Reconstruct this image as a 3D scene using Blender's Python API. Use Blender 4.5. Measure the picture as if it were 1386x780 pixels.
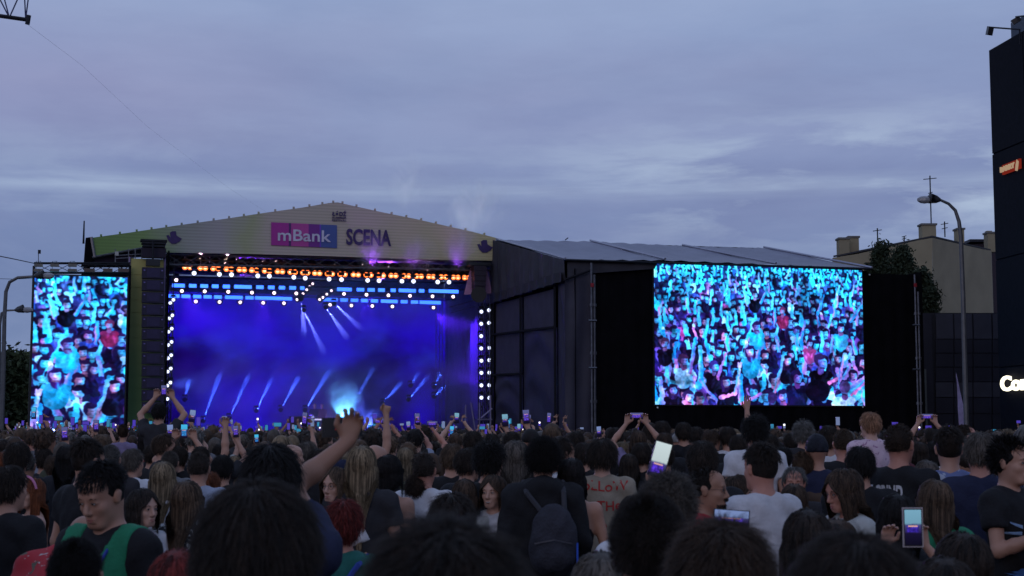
import bpy, math, random, time
import numpy as np
from mathutils import Vector, Matrix, Euler
from mathutils.bvhtree import BVHTree
T0 = time.time()
for o in list(bpy.data.objects):
    bpy.data.objects.remove(o)
SC = bpy.context.scene
COL = SC.collection
PI = math.pi
R = math.radians
rnd = random.Random(7)

# ------------------------------------------------------------------ camera
CAMH, FPX, HZ = 1.82, 2000.0, 584.0
PITCH = math.atan((HZ - 390.0) / FPX)
cam = bpy.data.cameras.new('camera')
camo = bpy.data.objects.new('camera', cam)
COL.objects.link(camo)
camo.location = (0, 0, CAMH)
camo.rotation_euler = (PI / 2 + PITCH, 0, 0)
cam.sensor_width = 36
cam.lens = 36 * FPX / 1386
cam.clip_start = 0.2
cam.clip_end = 3000
cam.dof.use_dof = True
cam.dof.focus_distance = 40
cam.dof.aperture_fstop = 8.0
SC.camera = camo
CP, SP_ = math.cos(PITCH), math.sin(PITCH)


def ray(px, py):
    """direction of a photograph pixel with its forward (y) component = 1"""
    x = (px - 693) / FPX
    u = (390 - py) / FPX
    wy = CP - SP_ * u
    wz = SP_ + CP * u
    return x / wy, wz / wy


def at(px, py, Y):
    a, b = ray(px, py)
    return Vector((a * Y, Y, CAMH + b * Y))


# ------------------------------------------------------------------ view
SC.view_settings.view_transform = 'Standard'
SC.view_settings.look = 'None'
SC.view_settings.exposure = 0.0
SC.view_settings.gamma = 1.0
SC.cycles.use_denoising = True
SC.cycles.max_bounces = 5
SC.cycles.diffuse_bounces = 2
SC.cycles.glossy_bounces = 2
SC.cycles.transmission_bounces = 2
SC.cycles.transparent_max_bounces = 8
SC.cycles.volume_bounces = 0
SC.cycles.volume_step_rate = 1.5
SC.cycles.volume_max_steps = 128

# ------------------------------------------------------------------ node helper
class NT:
    def __init__(s, tree):
        s.t = tree
        s.n = tree.nodes
        s.n.clear()

    def new(s, typ, **kw):
        n = s.n.new(typ)
        for k, v in kw.items():
            if k.startswith('i_'):
                n.inputs[int(k[2:])].default_value = v
            else:
                setattr(n, k, v)
        return n

    def link(s, a, ao, b, bi):
        s.t.links.new(a.outputs[ao], b.inputs[bi])

    def math(s, op, a, b=None, c=None):
        n = s.n.new('ShaderNodeMath')
        n.operation = op
        for i, v in enumerate((a, b, c)):
            if v is None:
                continue
            if isinstance(v, (int, float)):
                n.inputs[i].default_value = v
            else:
                s.t.links.new(v, n.inputs[i])
        return n.outputs[0]

    def mix(s, f, a, b, op='MIX'):
        n = s.n.new('ShaderNodeMixRGB')
        n.blend_type = op
        for i, v in enumerate((f, a, b)):
            if isinstance(v, (int, float)):
                n.inputs[i].default_value = v
            elif isinstance(v, (tuple, list)):
                n.inputs[i].default_value = (*v[:3], 1)
            else:
                s.t.links.new(v, n.inputs[i])
        return n.outputs[0]

    def ramp(s, f, stops, interp='LINEAR'):
        n = s.n.new('ShaderNodeValToRGB')
        r = n.color_ramp
        r.interpolation = interp
        while len(r.elements) < len(stops):
            r.elements.new(0.5)
        for e, (p, c) in zip(r.elements, stops):
            e.position = p
            e.color = (*c[:3], 1) if isinstance(c, (tuple, list)) else (c, c, c, 1)
        s.t.links.new(f, n.inputs[0])
        return n.outputs[0]

    def noise(s, vec, scale, detail=4, rough=0.55, dist=0.0):
        n = s.n.new('ShaderNodeTexNoise')
        n.inputs['Scale'].default_value = scale
        n.inputs['Detail'].default_value = detail
        n.inputs['Roughness'].default_value = rough
        n.inputs['Distortion'].default_value = dist
        if vec is not None:
            s.t.links.new(vec, n.inputs['Vector'])
        return n.outputs['Fac']

    def mapping(s, vec, loc=(0, 0, 0), rot=(0, 0, 0), scale=(1, 1, 1)):
        n = s.n.new('ShaderNodeMapping')
        n.inputs['Location'].default_value = loc
        n.inputs['Rotation'].default_value = rot
        n.inputs['Scale'].default_value = scale
        s.t.links.new(vec, n.inputs['Vector'])
        return n.outputs[0]


def lin(r, g, b):
    f = lambda c: (c / 255 / 12.92) if c <= 10 else ((c / 255 + .055) / 1.055) ** 2.4
    return (f(r), f(g), f(b))


# ------------------------------------------------------------------ sky (dusk, broken cloud)
W = bpy.data.worlds.new('World')
SC.world = W
W.use_nodes = True
w = NT(W.node_tree)
tc = w.new('ShaderNodeTexCoord')
gen = tc.outputs['Generated']
sep = w.new('ShaderNodeSeparateXYZ')
w.t.links.new(gen, sep.inputs[0])
Z = sep.outputs['Z']
sky = w.new('ShaderNodeTexSky', sky_type='NISHITA', sun_disc=False)
sky.sun_elevation = R(3)
sky.sun_rotation = R(200)
sky.air_density = 1.6
sky.ozone_density = 3.0
base = w.ramp(Z, [(0.0, lin(92, 116, 168)), (0.10, lin(96, 117, 170)), (0.145, lin(106, 124, 177)), (0.20, lin(119, 133, 184)), (0.30, lin(132, 153, 200)), (0.6, lin(118, 140, 190)), (1.0, lin(110, 132, 182))])
flat = w.mapping(gen, scale=(1, 1, 3.4))
n1 = w.noise(flat, 5.0, 8, 0.58, 0.3)
n2 = w.noise(w.mapping(gen, loc=(3.1, .4, 1.7), scale=(1.2, 1.2, 6.5)), 6.0, 9, 0.6, 0.3)
n3 = w.noise(w.mapping(gen, loc=(7, 2, 0), scale=(1, 1, 3)), 2.2, 4, 0.5)
c1 = w.mix(w.math('MULTIPLY', w.ramp(n1, [(0.42, 0.0), (0.62, 1.0)]), 0.20), base, lin(158, 172, 212))
# warm tint low in the cloud sheet, and the paler streaks in the gap above the roofs
warm = w.math('MULTIPLY', w.ramp(n3, [(0.48, 0.0), (0.66, 1.0)]), w.ramp(Z, [(0.17, 0.0), (0.225, 0.55), (0.29, 0.0)]))
c2 = w.mix(w.math('MULTIPLY', warm, 0.55), c1, lin(152, 140, 186))
band = w.ramp(Z, [(0.115, 0.0), (0.15, 1.0), (0.175, .85), (0.225, 0.0)])
right = w.math('ADD', w.math('MULTIPLY', w.ramp(sep.outputs['X'], [(0.0, 0.25), (0.16, 1.0)]), 1.0), 0.0)
streak = w.math('MULTIPLY', w.math('MULTIPLY', w.ramp(n2, [(0.46, 0.0), (0.62, 1.0)]), band), right)
c3 = w.mix(w.math('MULTIPLY', streak, 0.95), c2, lin(164, 183, 214))
line = w.math('MULTIPLY', w.ramp(Z, [(0.152, 0.0), (0.161, 1.0), (0.172, 0.0)]), w.ramp(w.noise(w.mapping(gen, scale=(1, 1, 16)), 3.4, 9, .62), [(0.36, 0.0), (0.62, 1.0)]))
c4 = w.mix(w.math('MULTIPLY', line, 0.75), c3, lin(160, 180, 214))
dark = w.math('MULTIPLY', w.ramp(w.noise(w.mapping(gen, loc=(1, 5, 2), scale=(1, 1, 4.5)), 4.0, 8, .58), [(0.45, 0.0), (0.68, 1.0)]), w.ramp(Z, [(0.1, .3), (0.16, 1.0), (0.3, 0.3)]))
c5 = w.mix(w.math('MULTIPLY', dark, 0.5), c4, lin(104, 112, 164))
skc = w.mix(1.0, sky.outputs[0], (0.06, 0.06, 0.06), 'MULTIPLY')
hs = w.new('ShaderNodeHueSaturation'); hs.inputs['Saturation'].default_value = .86; hs.inputs['Hue'].default_value = .494
w.t.links.new(c5, hs.inputs['Color'])
fin = w.mix(0.04, hs.outputs[0], skc)
bg = w.new('ShaderNodeBackground')
bg.inputs['Strength'].default_value = 1.07
w.t.links.new(fin, bg.inputs['Color'])
out = w.new('ShaderNodeOutputWorld')
w.link(bg, 0, out, 0)

# ------------------------------------------------------------------ the last daylight, behind the cloud
sun = bpy.data.lights.new('sun', 'SUN')
sun.energy = 0.22
sun.angle = R(25)
sun.color = (1.0, 0.80, 0.72)
suno = bpy.data.objects.new('sun', sun)
COL.objects.link(suno)
suno.rotation_euler = (R(76), 0, R(-15))


# ------------------------------------------------------------------ object helpers
def tag(o, label=None, cat=None, group=None, kind=None):
    if label: o['label'] = label
    if cat: o['category'] = cat
    if group: o['group'] = group
    if kind: o['kind'] = kind
    return o


def empty(name, loc=(0, 0, 0), rz=0.0, label=None, cat=None, group=None):
    o = bpy.data.objects.new(name, None)
    o.empty_display_size = .2
    COL.objects.link(o)
    o.location = loc
    o.rotation_euler = (0, 0, rz)
    return tag(o, label, cat, group)


def link(name, me, mats=None, parent=None, loc=None):
    o = bpy.data.objects.new(name, me)
    COL.objects.link(o)
    if mats is not None and not me.materials:
        for m in (mats if isinstance(mats, (list, tuple)) else [mats]):
            me.materials.append(m)
    if parent is not None:
        o.parent = parent
    if loc is not None:
        o.location = loc
    return o


class MB:
    """collects simple solids and links them as one mesh object"""
    def __init__(s):
        s.v, s.f, s.m = [], [], []

    def add(s, vs, fs, mi=0):
        b = len(s.v)
        s.v += [tuple(v) for v in vs]
        s.f += [tuple(i + b for i in f) for f in fs]
        s.m += [mi] * len(fs)
        return s

    def box(s, c, d, rot=None, mi=0, taper=1.0):
        hx, hy, hz = d[0] / 2, d[1] / 2, d[2] / 2
        vs = []
        for z in (-hz, hz):
            k = taper if z > 0 else 1.0
            for x, y in ((-hx, -hy), (hx, -hy), (hx, hy), (-hx, hy)):
                v = Vector((x * k, y * k, z))
                if rot is not None:
                    v = rot @ v
                vs.append(v + Vector(c))
        return s.add(vs, [(3, 2, 1, 0), (4, 5, 6, 7), (0, 1, 5, 4), (1, 2, 6, 5), (2, 3, 7, 6), (3, 0, 4, 7)], mi)

    def tube(s, pts, r, n=6, mi=0, caps=True):
        pts = [Vector(p) for p in pts]
        rs = r if isinstance(r, (list, tuple)) else [r] * len(pts)
        rings = []
        for i, p in enumerate(pts):
            d = (pts[min(i + 1, len(pts) - 1)] - pts[max(i - 1, 0)]).normalized()
            a = d.orthogonal().normalized() if i == 0 else (a - d * a.dot(d)).normalized()
            b = d.cross(a)
            rings.append([p + (a * math.cos(2 * PI * k / n) + b * math.sin(2 * PI * k / n)) * rs[i] for k in range(n)])
        vs = [v for q in rings for v in q]
        fs = []
        for i in range(len(pts) - 1):
            for k in range(n):
                k2 = (k + 1) % n
                fs.append((i * n + k, i * n + k2, (i + 1) * n + k2, (i + 1) * n + k))
        if caps:
            fs.append(tuple(range(n))[::-1])
            fs.append(tuple((len(pts) - 1) * n + k for k in range(n)))
        return s.add(vs, fs, mi)

    def prism(s, poly, n, mi=0):
        """poly: list of points; n: extrusion vector"""
        k = len(poly)
        n = Vector(n)
        vs = [Vector(p) for p in poly] + [Vector(p) + n for p in poly]
        fs = [tuple(range(k))[::-1], tuple(range(k, 2 * k))]
        for i in range(k):
            j = (i + 1) % k
            fs.append((i, j, k + j, k + i))
        return s.add(vs, fs, mi)

    def grid(s, fn, nu, nv, mi=0):
        vs = [fn(i / nu, j / nv) for j in range(nv + 1) for i in range(nu + 1)]
        fs = [(j * (nu + 1) + i, j * (nu + 1) + i + 1, (j + 1) * (nu + 1) + i + 1, (j + 1) * (nu + 1) + i) for j in range(nv) for i in range(nu)]
        return s.add(vs, fs, mi)

    def disc(s, c, nrm, r, n=12, mi=0, depth=0.0):
        nrm = Vector(nrm).normalized()
        return s.tube([Vector(c), Vector(c) + nrm * max(depth, .002)], r, n, mi)

    def ball(s, c, r, n=8, mi=0):
        c = Vector(c)
        rr = r if isinstance(r, (tuple, list)) else (r, r, r)
        vs = [c + Vector((0, 0, -rr[2]))]
        m = n // 2 + 1
        for j in range(1, m):
            t = PI * j / m - PI / 2
            for i in range(n):
                a = 2 * PI * i / n
                vs.append(c + Vector((rr[0] * math.cos(t) * math.cos(a), rr[1] * math.cos(t) * math.sin(a), rr[2] * math.sin(t))))
        vs.append(c + Vector((0, 0, rr[2])))
        fs = [(0, 1 + (i + 1) % n, 1 + i) for i in range(n)]
        for j in range(m - 2):
            for i in range(n):
                a, b = 1 + j * n + i, 1 + j * n + (i + 1) % n
                fs.append((a, b, b + n, a + n))
        L = len(vs) - 1
        fs += [(L, L - n + i, L - n + (i + 1) % n) for i in range(n)]
        return s.add(vs, fs, mi)

    def mesh(s, name, mats, smooth=False):
        me = bpy.data.meshes.new(name)
        me.from_pydata(s.v, [], s.f)
        for m in (mats if isinstance(mats, (list, tuple)) else [mats]):
            me.materials.append(m)
        if any(s.m):
            me.polygons.foreach_set('material_index', s.m)
        if smooth:
            me.polygons.foreach_set('use_smooth', [True] * len(s.f))
        me.update()
        return me

    def build(s, name, mats, parent=None, smooth=False, loc=None):
        return link(name, s.mesh(name, mats, smooth), None, parent, loc)


def truss(mb, a, b, w=.3, n=None, r=.025, rd=.012):
    """box truss between a and b"""
    a, b = Vector(a), Vector(b)
    d = (b - a)
    L = d.length
    d.normalize()
    s1 = d.orthogonal().normalized() if abs(d.z) > .9 else d.cross(Vector((0, 0, 1))).normalized()
    s2 = d.cross(s1).normalized()
    n = n or max(2, int(L / (w * 1.6)))
    cs = [(s1 * i + s2 * j) * w / 2 for i, j in ((-1, -1), (1, -1), (1, 1), (-1, 1))]
    for c in cs:
        mb.tube([a + c, b + c], r, 5)
    for k in range(n):
        p, q = a + d * (L * k / n), a + d * (L * (k + 1) / n)
        for i in range(4):
            c0, c1 = cs[i], cs[(i + 1) % 4]
            if k % 2: c0, c1 = c1, c0
            mb.tube([p + c0, q + c1], rd, 4, caps=False)
    return mb


def text_mesh(body, size, depth=.01, bold=.0, spacing=1.0, sx=1.0):
    """lettering lying in the local XZ plane, facing -Y, origin at the left of its baseline; returns (verts, faces, width)"""
    cu = bpy.data.curves.new('t', 'FONT')
    cu.body = body
    cu.size = size
    cu.extrude = depth / 2
    cu.offset = bold
    cu.space_character = spacing
    cu.resolution_u = 3
    o = bpy.data.objects.new('t', cu)
    COL.objects.link(o)
    dg = bpy.context.evaluated_depsgraph_get()
    me = bpy.data.meshes.new_from_object(o.evaluated_get(dg))
    vs = [Vector((v.co.x * sx, -v.co.z, v.co.y)) for v in me.vertices]
    fs = [tuple(p.vertices) for p in me.polygons]
    bpy.data.objects.remove(o)
    bpy.data.curves.remove(cu)
    bpy.data.meshes.remove(me)
    x0 = min(v.x for v in vs); x1 = max(v.x for v in vs)
    return [v - Vector((x0, 0, 0)) for v in vs], fs, x1 - x0


# ------------------------------------------------------------------ materials
MATS = {}


def mat(name, col, rough=.7, metal=0.0, var=.15, scale=6.0, bump=0.0, bscale=40.0, spec=.3, coord='Object', stretch=(1, 1, 1), sheen=0.0):
    if name in MATS: return MATS[name]
    m = bpy.data.materials.new(name)
    m.use_nodes = True
    t = NT(m.node_tree)
    p = t.new('ShaderNodeBsdfPrincipled')
    o = t.new('ShaderNodeOutputMaterial')
    t.link(p, 0, o, 0)
    tc = t.new('ShaderNodeTexCoord')
    v = t.mapping(tc.outputs[coord], scale=stretch)
    nz = t.noise(v, scale, 5, .6)
    lo = tuple(c * (1 - var) for c in col)
    hi = tuple(min(1, c * (1 + var)) for c in col)
    t.t.links.new(t.ramp(nz, [(0.3, lo), (0.7, hi)]), p.inputs['Base Color'])
    p.inputs['Roughness'].default_value = rough
    p.inputs['Metallic'].default_value = metal
    p.inputs['Specular IOR Level'].default_value = spec
    if sheen: p.inputs['Sheen Weight'].default_value = sheen
    if bump:
        bn = t.new('ShaderNodeBump')
        bn.inputs['Strength'].default_value = bump
        bn.inputs['Distance'].default_value = .02
        t.t.links.new(t.noise(v, bscale, 3, .6), bn.inputs['Height'])
        t.link(bn, 0, p, 'Normal')
    MATS[name] = m
    return m


def emis(name, col, s=1.0):
    if name in MATS: return MATS[name]
    m = bpy.data.materials.new(name)
    m.use_nodes = True
    t = NT(m.node_tree)
    e = t.new('ShaderNodeEmission')
    e.inputs[0].default_value = (*col, 1)
    e.inputs[1].default_value = s
    o = t.new('ShaderNodeOutputMaterial')
    t.link(e, 0, o, 0)
    MATS[name] = m
    return m


M_black = mat('black_cloth', (.0045, .0042, .006), .95, bump=.2, bscale=6, var=.3, scale=1.5, spec=.1)
M_metal = mat('aluminium_truss', (.16, .16, .18), .45, .8, var=.3)
M_dark = mat('dark_steel', (.02, .02, .026), .5, .5, var=.3)
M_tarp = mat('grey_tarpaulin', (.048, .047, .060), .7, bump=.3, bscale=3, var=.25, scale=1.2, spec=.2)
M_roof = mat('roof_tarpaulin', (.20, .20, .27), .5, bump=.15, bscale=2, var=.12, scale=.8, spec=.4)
M_plastic = mat('black_plastic', (.015, .015, .018), .4, spec=.4)

# ================================================================== GROUND
M_ground = mat('asphalt', (.045, .045, .05), .9, var=.3, scale=.6, bump=.3, bscale=30)
g = MB().grid(lambda u, v: ((u - .5) * 1600, v * 1500 - 60, 0), 8, 8).build('ground', M_ground)
tag(g, kind='structure')

# ================================================================== STAGE FRAME
SO = Vector((-18.9, 66.0, 0))
SA = math.atan2(5.5, 18.08)
SU = Vector((math.cos(SA), math.sin(SA), 0))
SN = Vector((-math.sin(SA), math.cos(SA), 0))
TO = Vector((2.2, 61.3, 0))


def loc_in(O, px, py, off=0.0):
    """stage-frame coordinates (x along the front, y depth behind it, z up) seen at a photograph pixel"""
    a, b = ray(px, py)
    d = Vector((a, 1, 0))
    # O + n*off + u*x = d*Y
    q = O + SN * off
    # solve
    det = d.x * (-SU.y) - (-SU.x) * d.y
    Y = (q.x * (-SU.y) - (-SU.x) * q.y) / det
    x = (d.x * q.y - d.y * q.x) / det
    P = d * Y
    x = (P - q).dot(SU)
    return Vector((x, off, CAMH + b * Y))


def sl(px, py, off=0.0): return loc_in(SO, px, py, off)
def tl(px, py, off=0.0): return loc_in(TO, px, py, off)
def wS(l, O=SO): return O + SU * l.x + SN * l.y + Vector((0, 0, l.z))


FRONT = Vector((0, -1, 0))
DECK = 1.45
DEPTH = 11.0
stage = empty('concert_stage', SO, SA, 'large open-air concert stage with gabled green and grey banner fascia, purple blue light inside', 'stage')

# fascia: gable banner
M_fasc = bpy.data.materials.new('fascia_banner')
M_fasc.use_nodes = True
t = NT(M_fasc.node_tree)
p = t.new('ShaderNodeBsdfPrincipled'); o_ = t.new('ShaderNodeOutputMaterial'); t.link(p, 0, o_, 0)
tcn = t.new('ShaderNodeTexCoord'); sp = t.new('ShaderNodeSeparateXYZ'); t.t.links.new(tcn.outputs['Object'], sp.inputs[0])
xx = t.math('DIVIDE', sp.outputs['X'], 19.0)
c = t.ramp(t.math('ADD', xx, t.math('MULTIPLY', t.noise(tcn.outputs['Object'], .5, 3), .12)),
           [(0.05, (.15, .27, .06)), (0.19, (.22, .33, .11)), (0.27, (.32, .34, .28)), (0.36, (.44, .40, .40)), (0.42, (.42, .43, .24)), (.47, (.54, .45, .38)), (.7, (.55, .46, .36)), (1.0, (.58, .50, .27))])
wv = t.new('ShaderNodeTexWave', wave_type='BANDS', bands_direction='Z'); wv.inputs['Scale'].default_value = 2.2; wv.inputs['Distortion'].default_value = .4
t.t.links.new(tcn.outputs['Object'], wv.inputs['Vector'])
c2 = t.mix(.18, c, t.mix(1.0, c, wv.outputs['Color'], 'MULTIPLY'))
t.t.links.new(c2, p.inputs['Base Color']); p.inputs['Roughness'].default_value = .6
bn = t.new('ShaderNodeBump'); bn.inputs['Strength'].default_value = .3; t.t.links.new(t.noise(tcn.outputs['Object'], 2, 4), bn.inputs['Height']); t.link(bn, 0, p, 'Normal')

top = [(124, 322), (175, 315), (235, 306), (300, 297), (360, 288), (410, 281), (445, 275), (457, 274), (470, 277), (520, 288), (560, 296), (600, 305), (640, 314), (671, 322)]
bot = [(671, 353), (560, 351), (450, 347), (340, 344), (228, 342), (200, 334), (127, 347)]
poly = [sl(x, y) for x, y in top + bot]
MB().prism(poly, (0, .06, 0)).build('fascia_banner', M_fasc, stage)
# eyelet tabs along the roof edge
for i in range(len(top) - 1):
    (x0, y0), (x1, y1) = top[i], top[i + 1]
    k = max(1, round((x1 - x0) / 23))
    for j in range(k):
        q = sl(x0 + (x1 - x0) * (j + .5) / k, y0 + (y1 - y0) * (j + .5) / k, .02)
        MB().box(q + Vector((0, 0, .05)), (.09, .08, .09)).build('eyelet_tab', M_fasc, stage)
# left gable return, bare frame end
lt, lb = sl(124, 322), sl(127, 347)
mb = MB()
mb.prism([sl(116, 322), sl(123, 321), sl(126, 347), sl(122, 362), sl(113, 362)], (0, 1.2, 0))
mb.build('gable_end_curtain', M_black, stage)
MB().tube([sl(123.5, 321, -.05), sl(128, 348, -.05)], .07, 6).build('gable_edge_pole', M_metal, stage)
MB().tube([sl(125, 348.5, -.05), sl(203, 334, -.05)], .05, 6).build('lower_edge_pole', M_metal, stage)
MB().tube([sl(113, 330, .3), sl(114, 299, .3)], [.05, .03], 5).build('lightning_rod', M_dark, stage)
# roof sheet running back from the fascia
mb = MB()
for i in range(len(top) - 1):
    a, b = sl(*top[i]), sl(*top[i + 1])
    up = Vector((0, 0, -.03))
    mb.add([a + up, b + up, b + up + Vector((0, DEPTH, 0)), a + up + Vector((0, DEPTH, 0))], [(0, 1, 2, 3)])
mb.build('roof_sheet', M_tarp, stage)
# interior
XL, XR = sl(228, 500).x, sl(668, 500).x
ZT = sl(450, 347).z
M_ceil = mat('ceiling_cloth', (.055, .04, .10), .9, var=.3, bump=.4, bscale=3)
MB().box(((XL + XR) / 2, DEPTH / 2 + .3, ZT + .1), (XR - XL, DEPTH - .6, .08)).build('ceiling_cloth', M_ceil, stage)
MB().box(((XL + XR) / 2, DEPTH / 2, DECK - .1), (XR - XL + 2, DEPTH, .2)).build('deck', mat('deck_boards', (.02, .02, .025), .5, scale=2), stage)
MB().box(((XL + XR) / 2, .05, (DECK - .2) / 2), (XR - XL + 2, .06, DECK - .2)).build('deck_skirt', M_black, stage)
MB().box((XL - .1, DEPTH / 2, ZT / 2 + .6), (.08, DEPTH, ZT - 1.2)).build('side_wall', M_black, stage)
MB().grid(lambda u, v: Vector((XR + .3 + .06 * math.sin(u * 70), .8 + u * (DEPTH - .9), DECK + v * (ZT - DECK))), 90, 2).build('side_drape', mat('side_drape', (.10, .10, .17), .9), stage)
# pleated black drapes over the upper stage opening
mb = MB()
mb.grid(lambda u, v: Vector((XL + (XR - XL) * u, 1.7 + .12 * math.sin(u * 240), ZT - .02 - v * .75)), 480, 2)
mb.build('border_drape', mat('drape_purple', (.05, .035, .08), .85), stage)

# emissive backdrop behind the stage: deep blue haze glow painted into its colour
m = bpy.data.materials.new('backdrop_haze_glow'); m.use_nodes = True
t = NT(m.node_tree)
tcn = t.new('ShaderNodeTexCoord'); ob = tcn.outputs['Object']
na = t.noise(t.mapping(ob, scale=(.13, 1, .22)), 1.0, 5, .55, .4)
nb = t.noise(t.mapping(ob, loc=(9, 0, 3), scale=(.35, 1, .5)), 1.0, 6, .6, .6)
sx_ = t.new('ShaderNodeSeparateXYZ'); t.t.links.new(ob, sx_.inputs[0])
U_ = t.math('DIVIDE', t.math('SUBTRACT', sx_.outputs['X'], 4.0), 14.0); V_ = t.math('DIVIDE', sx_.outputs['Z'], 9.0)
dk = t.math('MULTIPLY', t.ramp(U_, [(.34, 0.15), (.56, 1.0), (.80, 1.0), (.97, .25)]), t.ramp(V_, [(.1, 1.0), (.55, .9), (.82, 0.0)]))  # unlit smoky zone painted into the glow, lower right of centre
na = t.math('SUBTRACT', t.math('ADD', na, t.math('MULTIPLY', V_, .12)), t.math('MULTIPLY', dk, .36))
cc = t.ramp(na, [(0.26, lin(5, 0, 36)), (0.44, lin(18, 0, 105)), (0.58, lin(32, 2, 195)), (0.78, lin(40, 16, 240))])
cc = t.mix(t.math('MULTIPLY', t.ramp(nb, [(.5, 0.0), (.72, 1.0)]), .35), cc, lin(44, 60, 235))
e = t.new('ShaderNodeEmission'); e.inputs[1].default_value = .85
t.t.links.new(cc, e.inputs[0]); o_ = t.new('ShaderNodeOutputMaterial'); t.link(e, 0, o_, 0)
M_glowback = m
BW = DEPTH - .5
pl, pr = sl(232, 405, BW), sl(636, 415, BW)
zb = DECK + .2
ztop = ZT - .9
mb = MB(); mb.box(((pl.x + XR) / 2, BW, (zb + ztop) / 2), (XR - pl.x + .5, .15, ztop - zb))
lw = mb.build('glow_backdrop', M_glowback, stage)
MB().box(((XL + XR) / 2, DEPTH, ZT / 2 + .5), (XR - XL + .6, .08, ZT - 1)).build('rear_curtain', M_black, stage)

# structural trusses and columns
for nm, (a, b, w_) in {
    'front_truss': (sl(226, 352, .35), sl(668, 360, .35), .45),
    'lamp_truss': (sl(232, 366, 1.1) + Vector((0, 0, .35)), sl(640, 381, 1.1) + Vector((0, 0, .35)), .35),
    'bar_truss_upper': (sl(234, 380, 4.0), sl(630, 388, 4.0), .35),
    'bar_truss_lower': (sl(232, 394, 7.0), sl(616, 402, 7.0), .35)}.items():
    truss(MB(), a, b, w_).build('truss', M_dark if 'bar' in nm else M_metal, stage)
for x in (XL - .1, XR - .1):
    truss(MB(), (x, .6, 0), (x, .6, ZT), .4).build('tower_truss', M_metal, stage)
    truss(MB(), (x, DEPTH - 1, 0), (x, DEPTH - 1, ZT), .4).build('tower_truss', M_metal, stage)
for xa in (XL + 4.2, XL + 9.5):
    truss(MB(), (xa, .6, ZT - .3), (xa, DEPTH - 1, ZT - .3), .35).build('truss', M_metal, stage)

# ---- prints on the fascia
def fascia_text(body, p0, p1, hpx, m, name, bold=0.0, depth=.02, sx=None, off=-.05):
    """text whose baseline runs from photo pixel p0 to p1"""
    a, b = sl(*p0, off), sl(*p1, off)
    zt = sl(p0[0], p0[1] - hpx, off).z - a.z
    vs, fs, wd = text_mesh(body, zt / .70, depth, bold * zt)
    k = (b.x - a.x) / wd
    mb = MB()
    mb.add([Vector((a.x + v.x * k, off + v.y, a.z + (b.z - a.z) * (v.x / wd) + v.z)) for v in vs], fs)
    return mb.build(name, m, stage)


M_purple = mat('print_purple', (.055, .03, .12), .6)
lp = [sl(367, 301, -.03), sl(456, 305, -.03), sl(456, 336, -.03), sl(367, 332, -.03)]
stripes = [(0, .265, (.42, .035, .30)), (.265, .30, (.11, .03, .16)), (.30, .565, (.50, .07, .32)), (.565, .735, (.20, .035, .27)), (.735, .755, (.16, .06, .5)), (.755, 1, (.075, .11, .33))]
lp_o = MB().prism([lp[3], lp[2], lp[1], lp[0]], (0, .02, 0)).build('logo_panel', mat('logo_ground', (.2, .05, .2), .5), stage)
for k, (a, b, cl) in enumerate(stripes):
    q = [lp[0].lerp(lp[1], a), lp[0].lerp(lp[1], b), lp[3].lerp(lp[2], b), lp[3].lerp(lp[2], a)]
    q = [v + Vector((0, -.004, 0)) for v in q]
    MB().prism(q[::-1], (0, -.012, 0)).build('stripe', mat('stripe_%d' % k, cl, .5, var=.05), lp_o)
fascia_text('mBank', (376, 325.5), (448, 327.5), 15.5, mat('print_white', (.62, .58, .72), .5), 'lettering', bold=.02, off=-.075)
fascia_text('SCENA', (468.5, 330.5), (529.5, 332.5), 20.5, M_purple, 'lettering', bold=.045)
fascia_text('ŁÓDŹ', (449.5, 292), (468.5, 292.6), 5.2, M_purple, 'lettering', bold=.05)
fascia_text('SUMMER', (449.5, 295.8), (469, 296.3), 2.4, M_purple, 'lettering', bold=.02)
fascia_text('FESTIVAL', (449.5, 299.4), (469, 299.9), 2.4, M_purple, 'lettering', bold=.02)
for cx_, cy_ in ((235, 322), (656, 334)):
    pts = [(-10, -3), (-7, -4), (-4, 0), (-5, -7), (-2, -9), (3, -9), (4, -3), (7, -1), (11, 1), (8, 5), (3, 8), (-3, 8), (-7, 4)]
    MB().prism([sl(cx_ + x, cy_ + y, -.04) for x, y in pts][::-1], (0, .03, 0)).build('emblem', M_purple, stage)

# ================================================================== SHOW LIGHTS
M_warm = emis('lamp_amber', (1.0, .17, .03), 3.0)
M_warmc = emis('lamp_amber_core', (1.0, .62, .36), 2.0)
M_white = emis('lamp_white', (.66, .72, 1.0), 1.9)
M_bluebar = emis('led_bar_blue', (.03, .13, 1.0), 4.2)
M_pink = emis('lamp_pinkwhite', (1.0, .75, .92), 3.0)
blind_lens = MB().disc((0, 0, 0), FRONT, .125, 12, 0, .01).mesh('lens', M_warm)
core_lens = MB().disc((0, -.012, 0), FRONT, .07, 10, 0, .01).mesh('core', M_warmc)
bh = MB(); bh.box((0, .09, 0), (.44, .14, .26)); bh.tube([(-.2, .1, .1), (-.2, .1, .32), (.2, .1, .32), (.2, .1, .1)], .02, 4)
bh = bh.mesh('housing', M_plastic)
spot_h = MB(); spot_h.tube([(0, .04, 0), (0, .3, .02)], [.15, .11], 10); spot_h.tube([(-.17, .12, -.02), (-.17, .12, .22), (.17, .12, .22), (.17, .12, -.02)], .02, 4); spot_h.box((0, .12, .26), (.28, .24, .12))
spot_h = spot_h.mesh('housing', M_plastic)
spot_l = MB().disc((0, 0, 0), FRONT, .108, 14, 0, .012).mesh('lens', M_white)
spot_s = MB().disc((0, 0, 0), FRONT, .085, 12, 0, .012).mesh('lens', M_pink)


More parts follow.
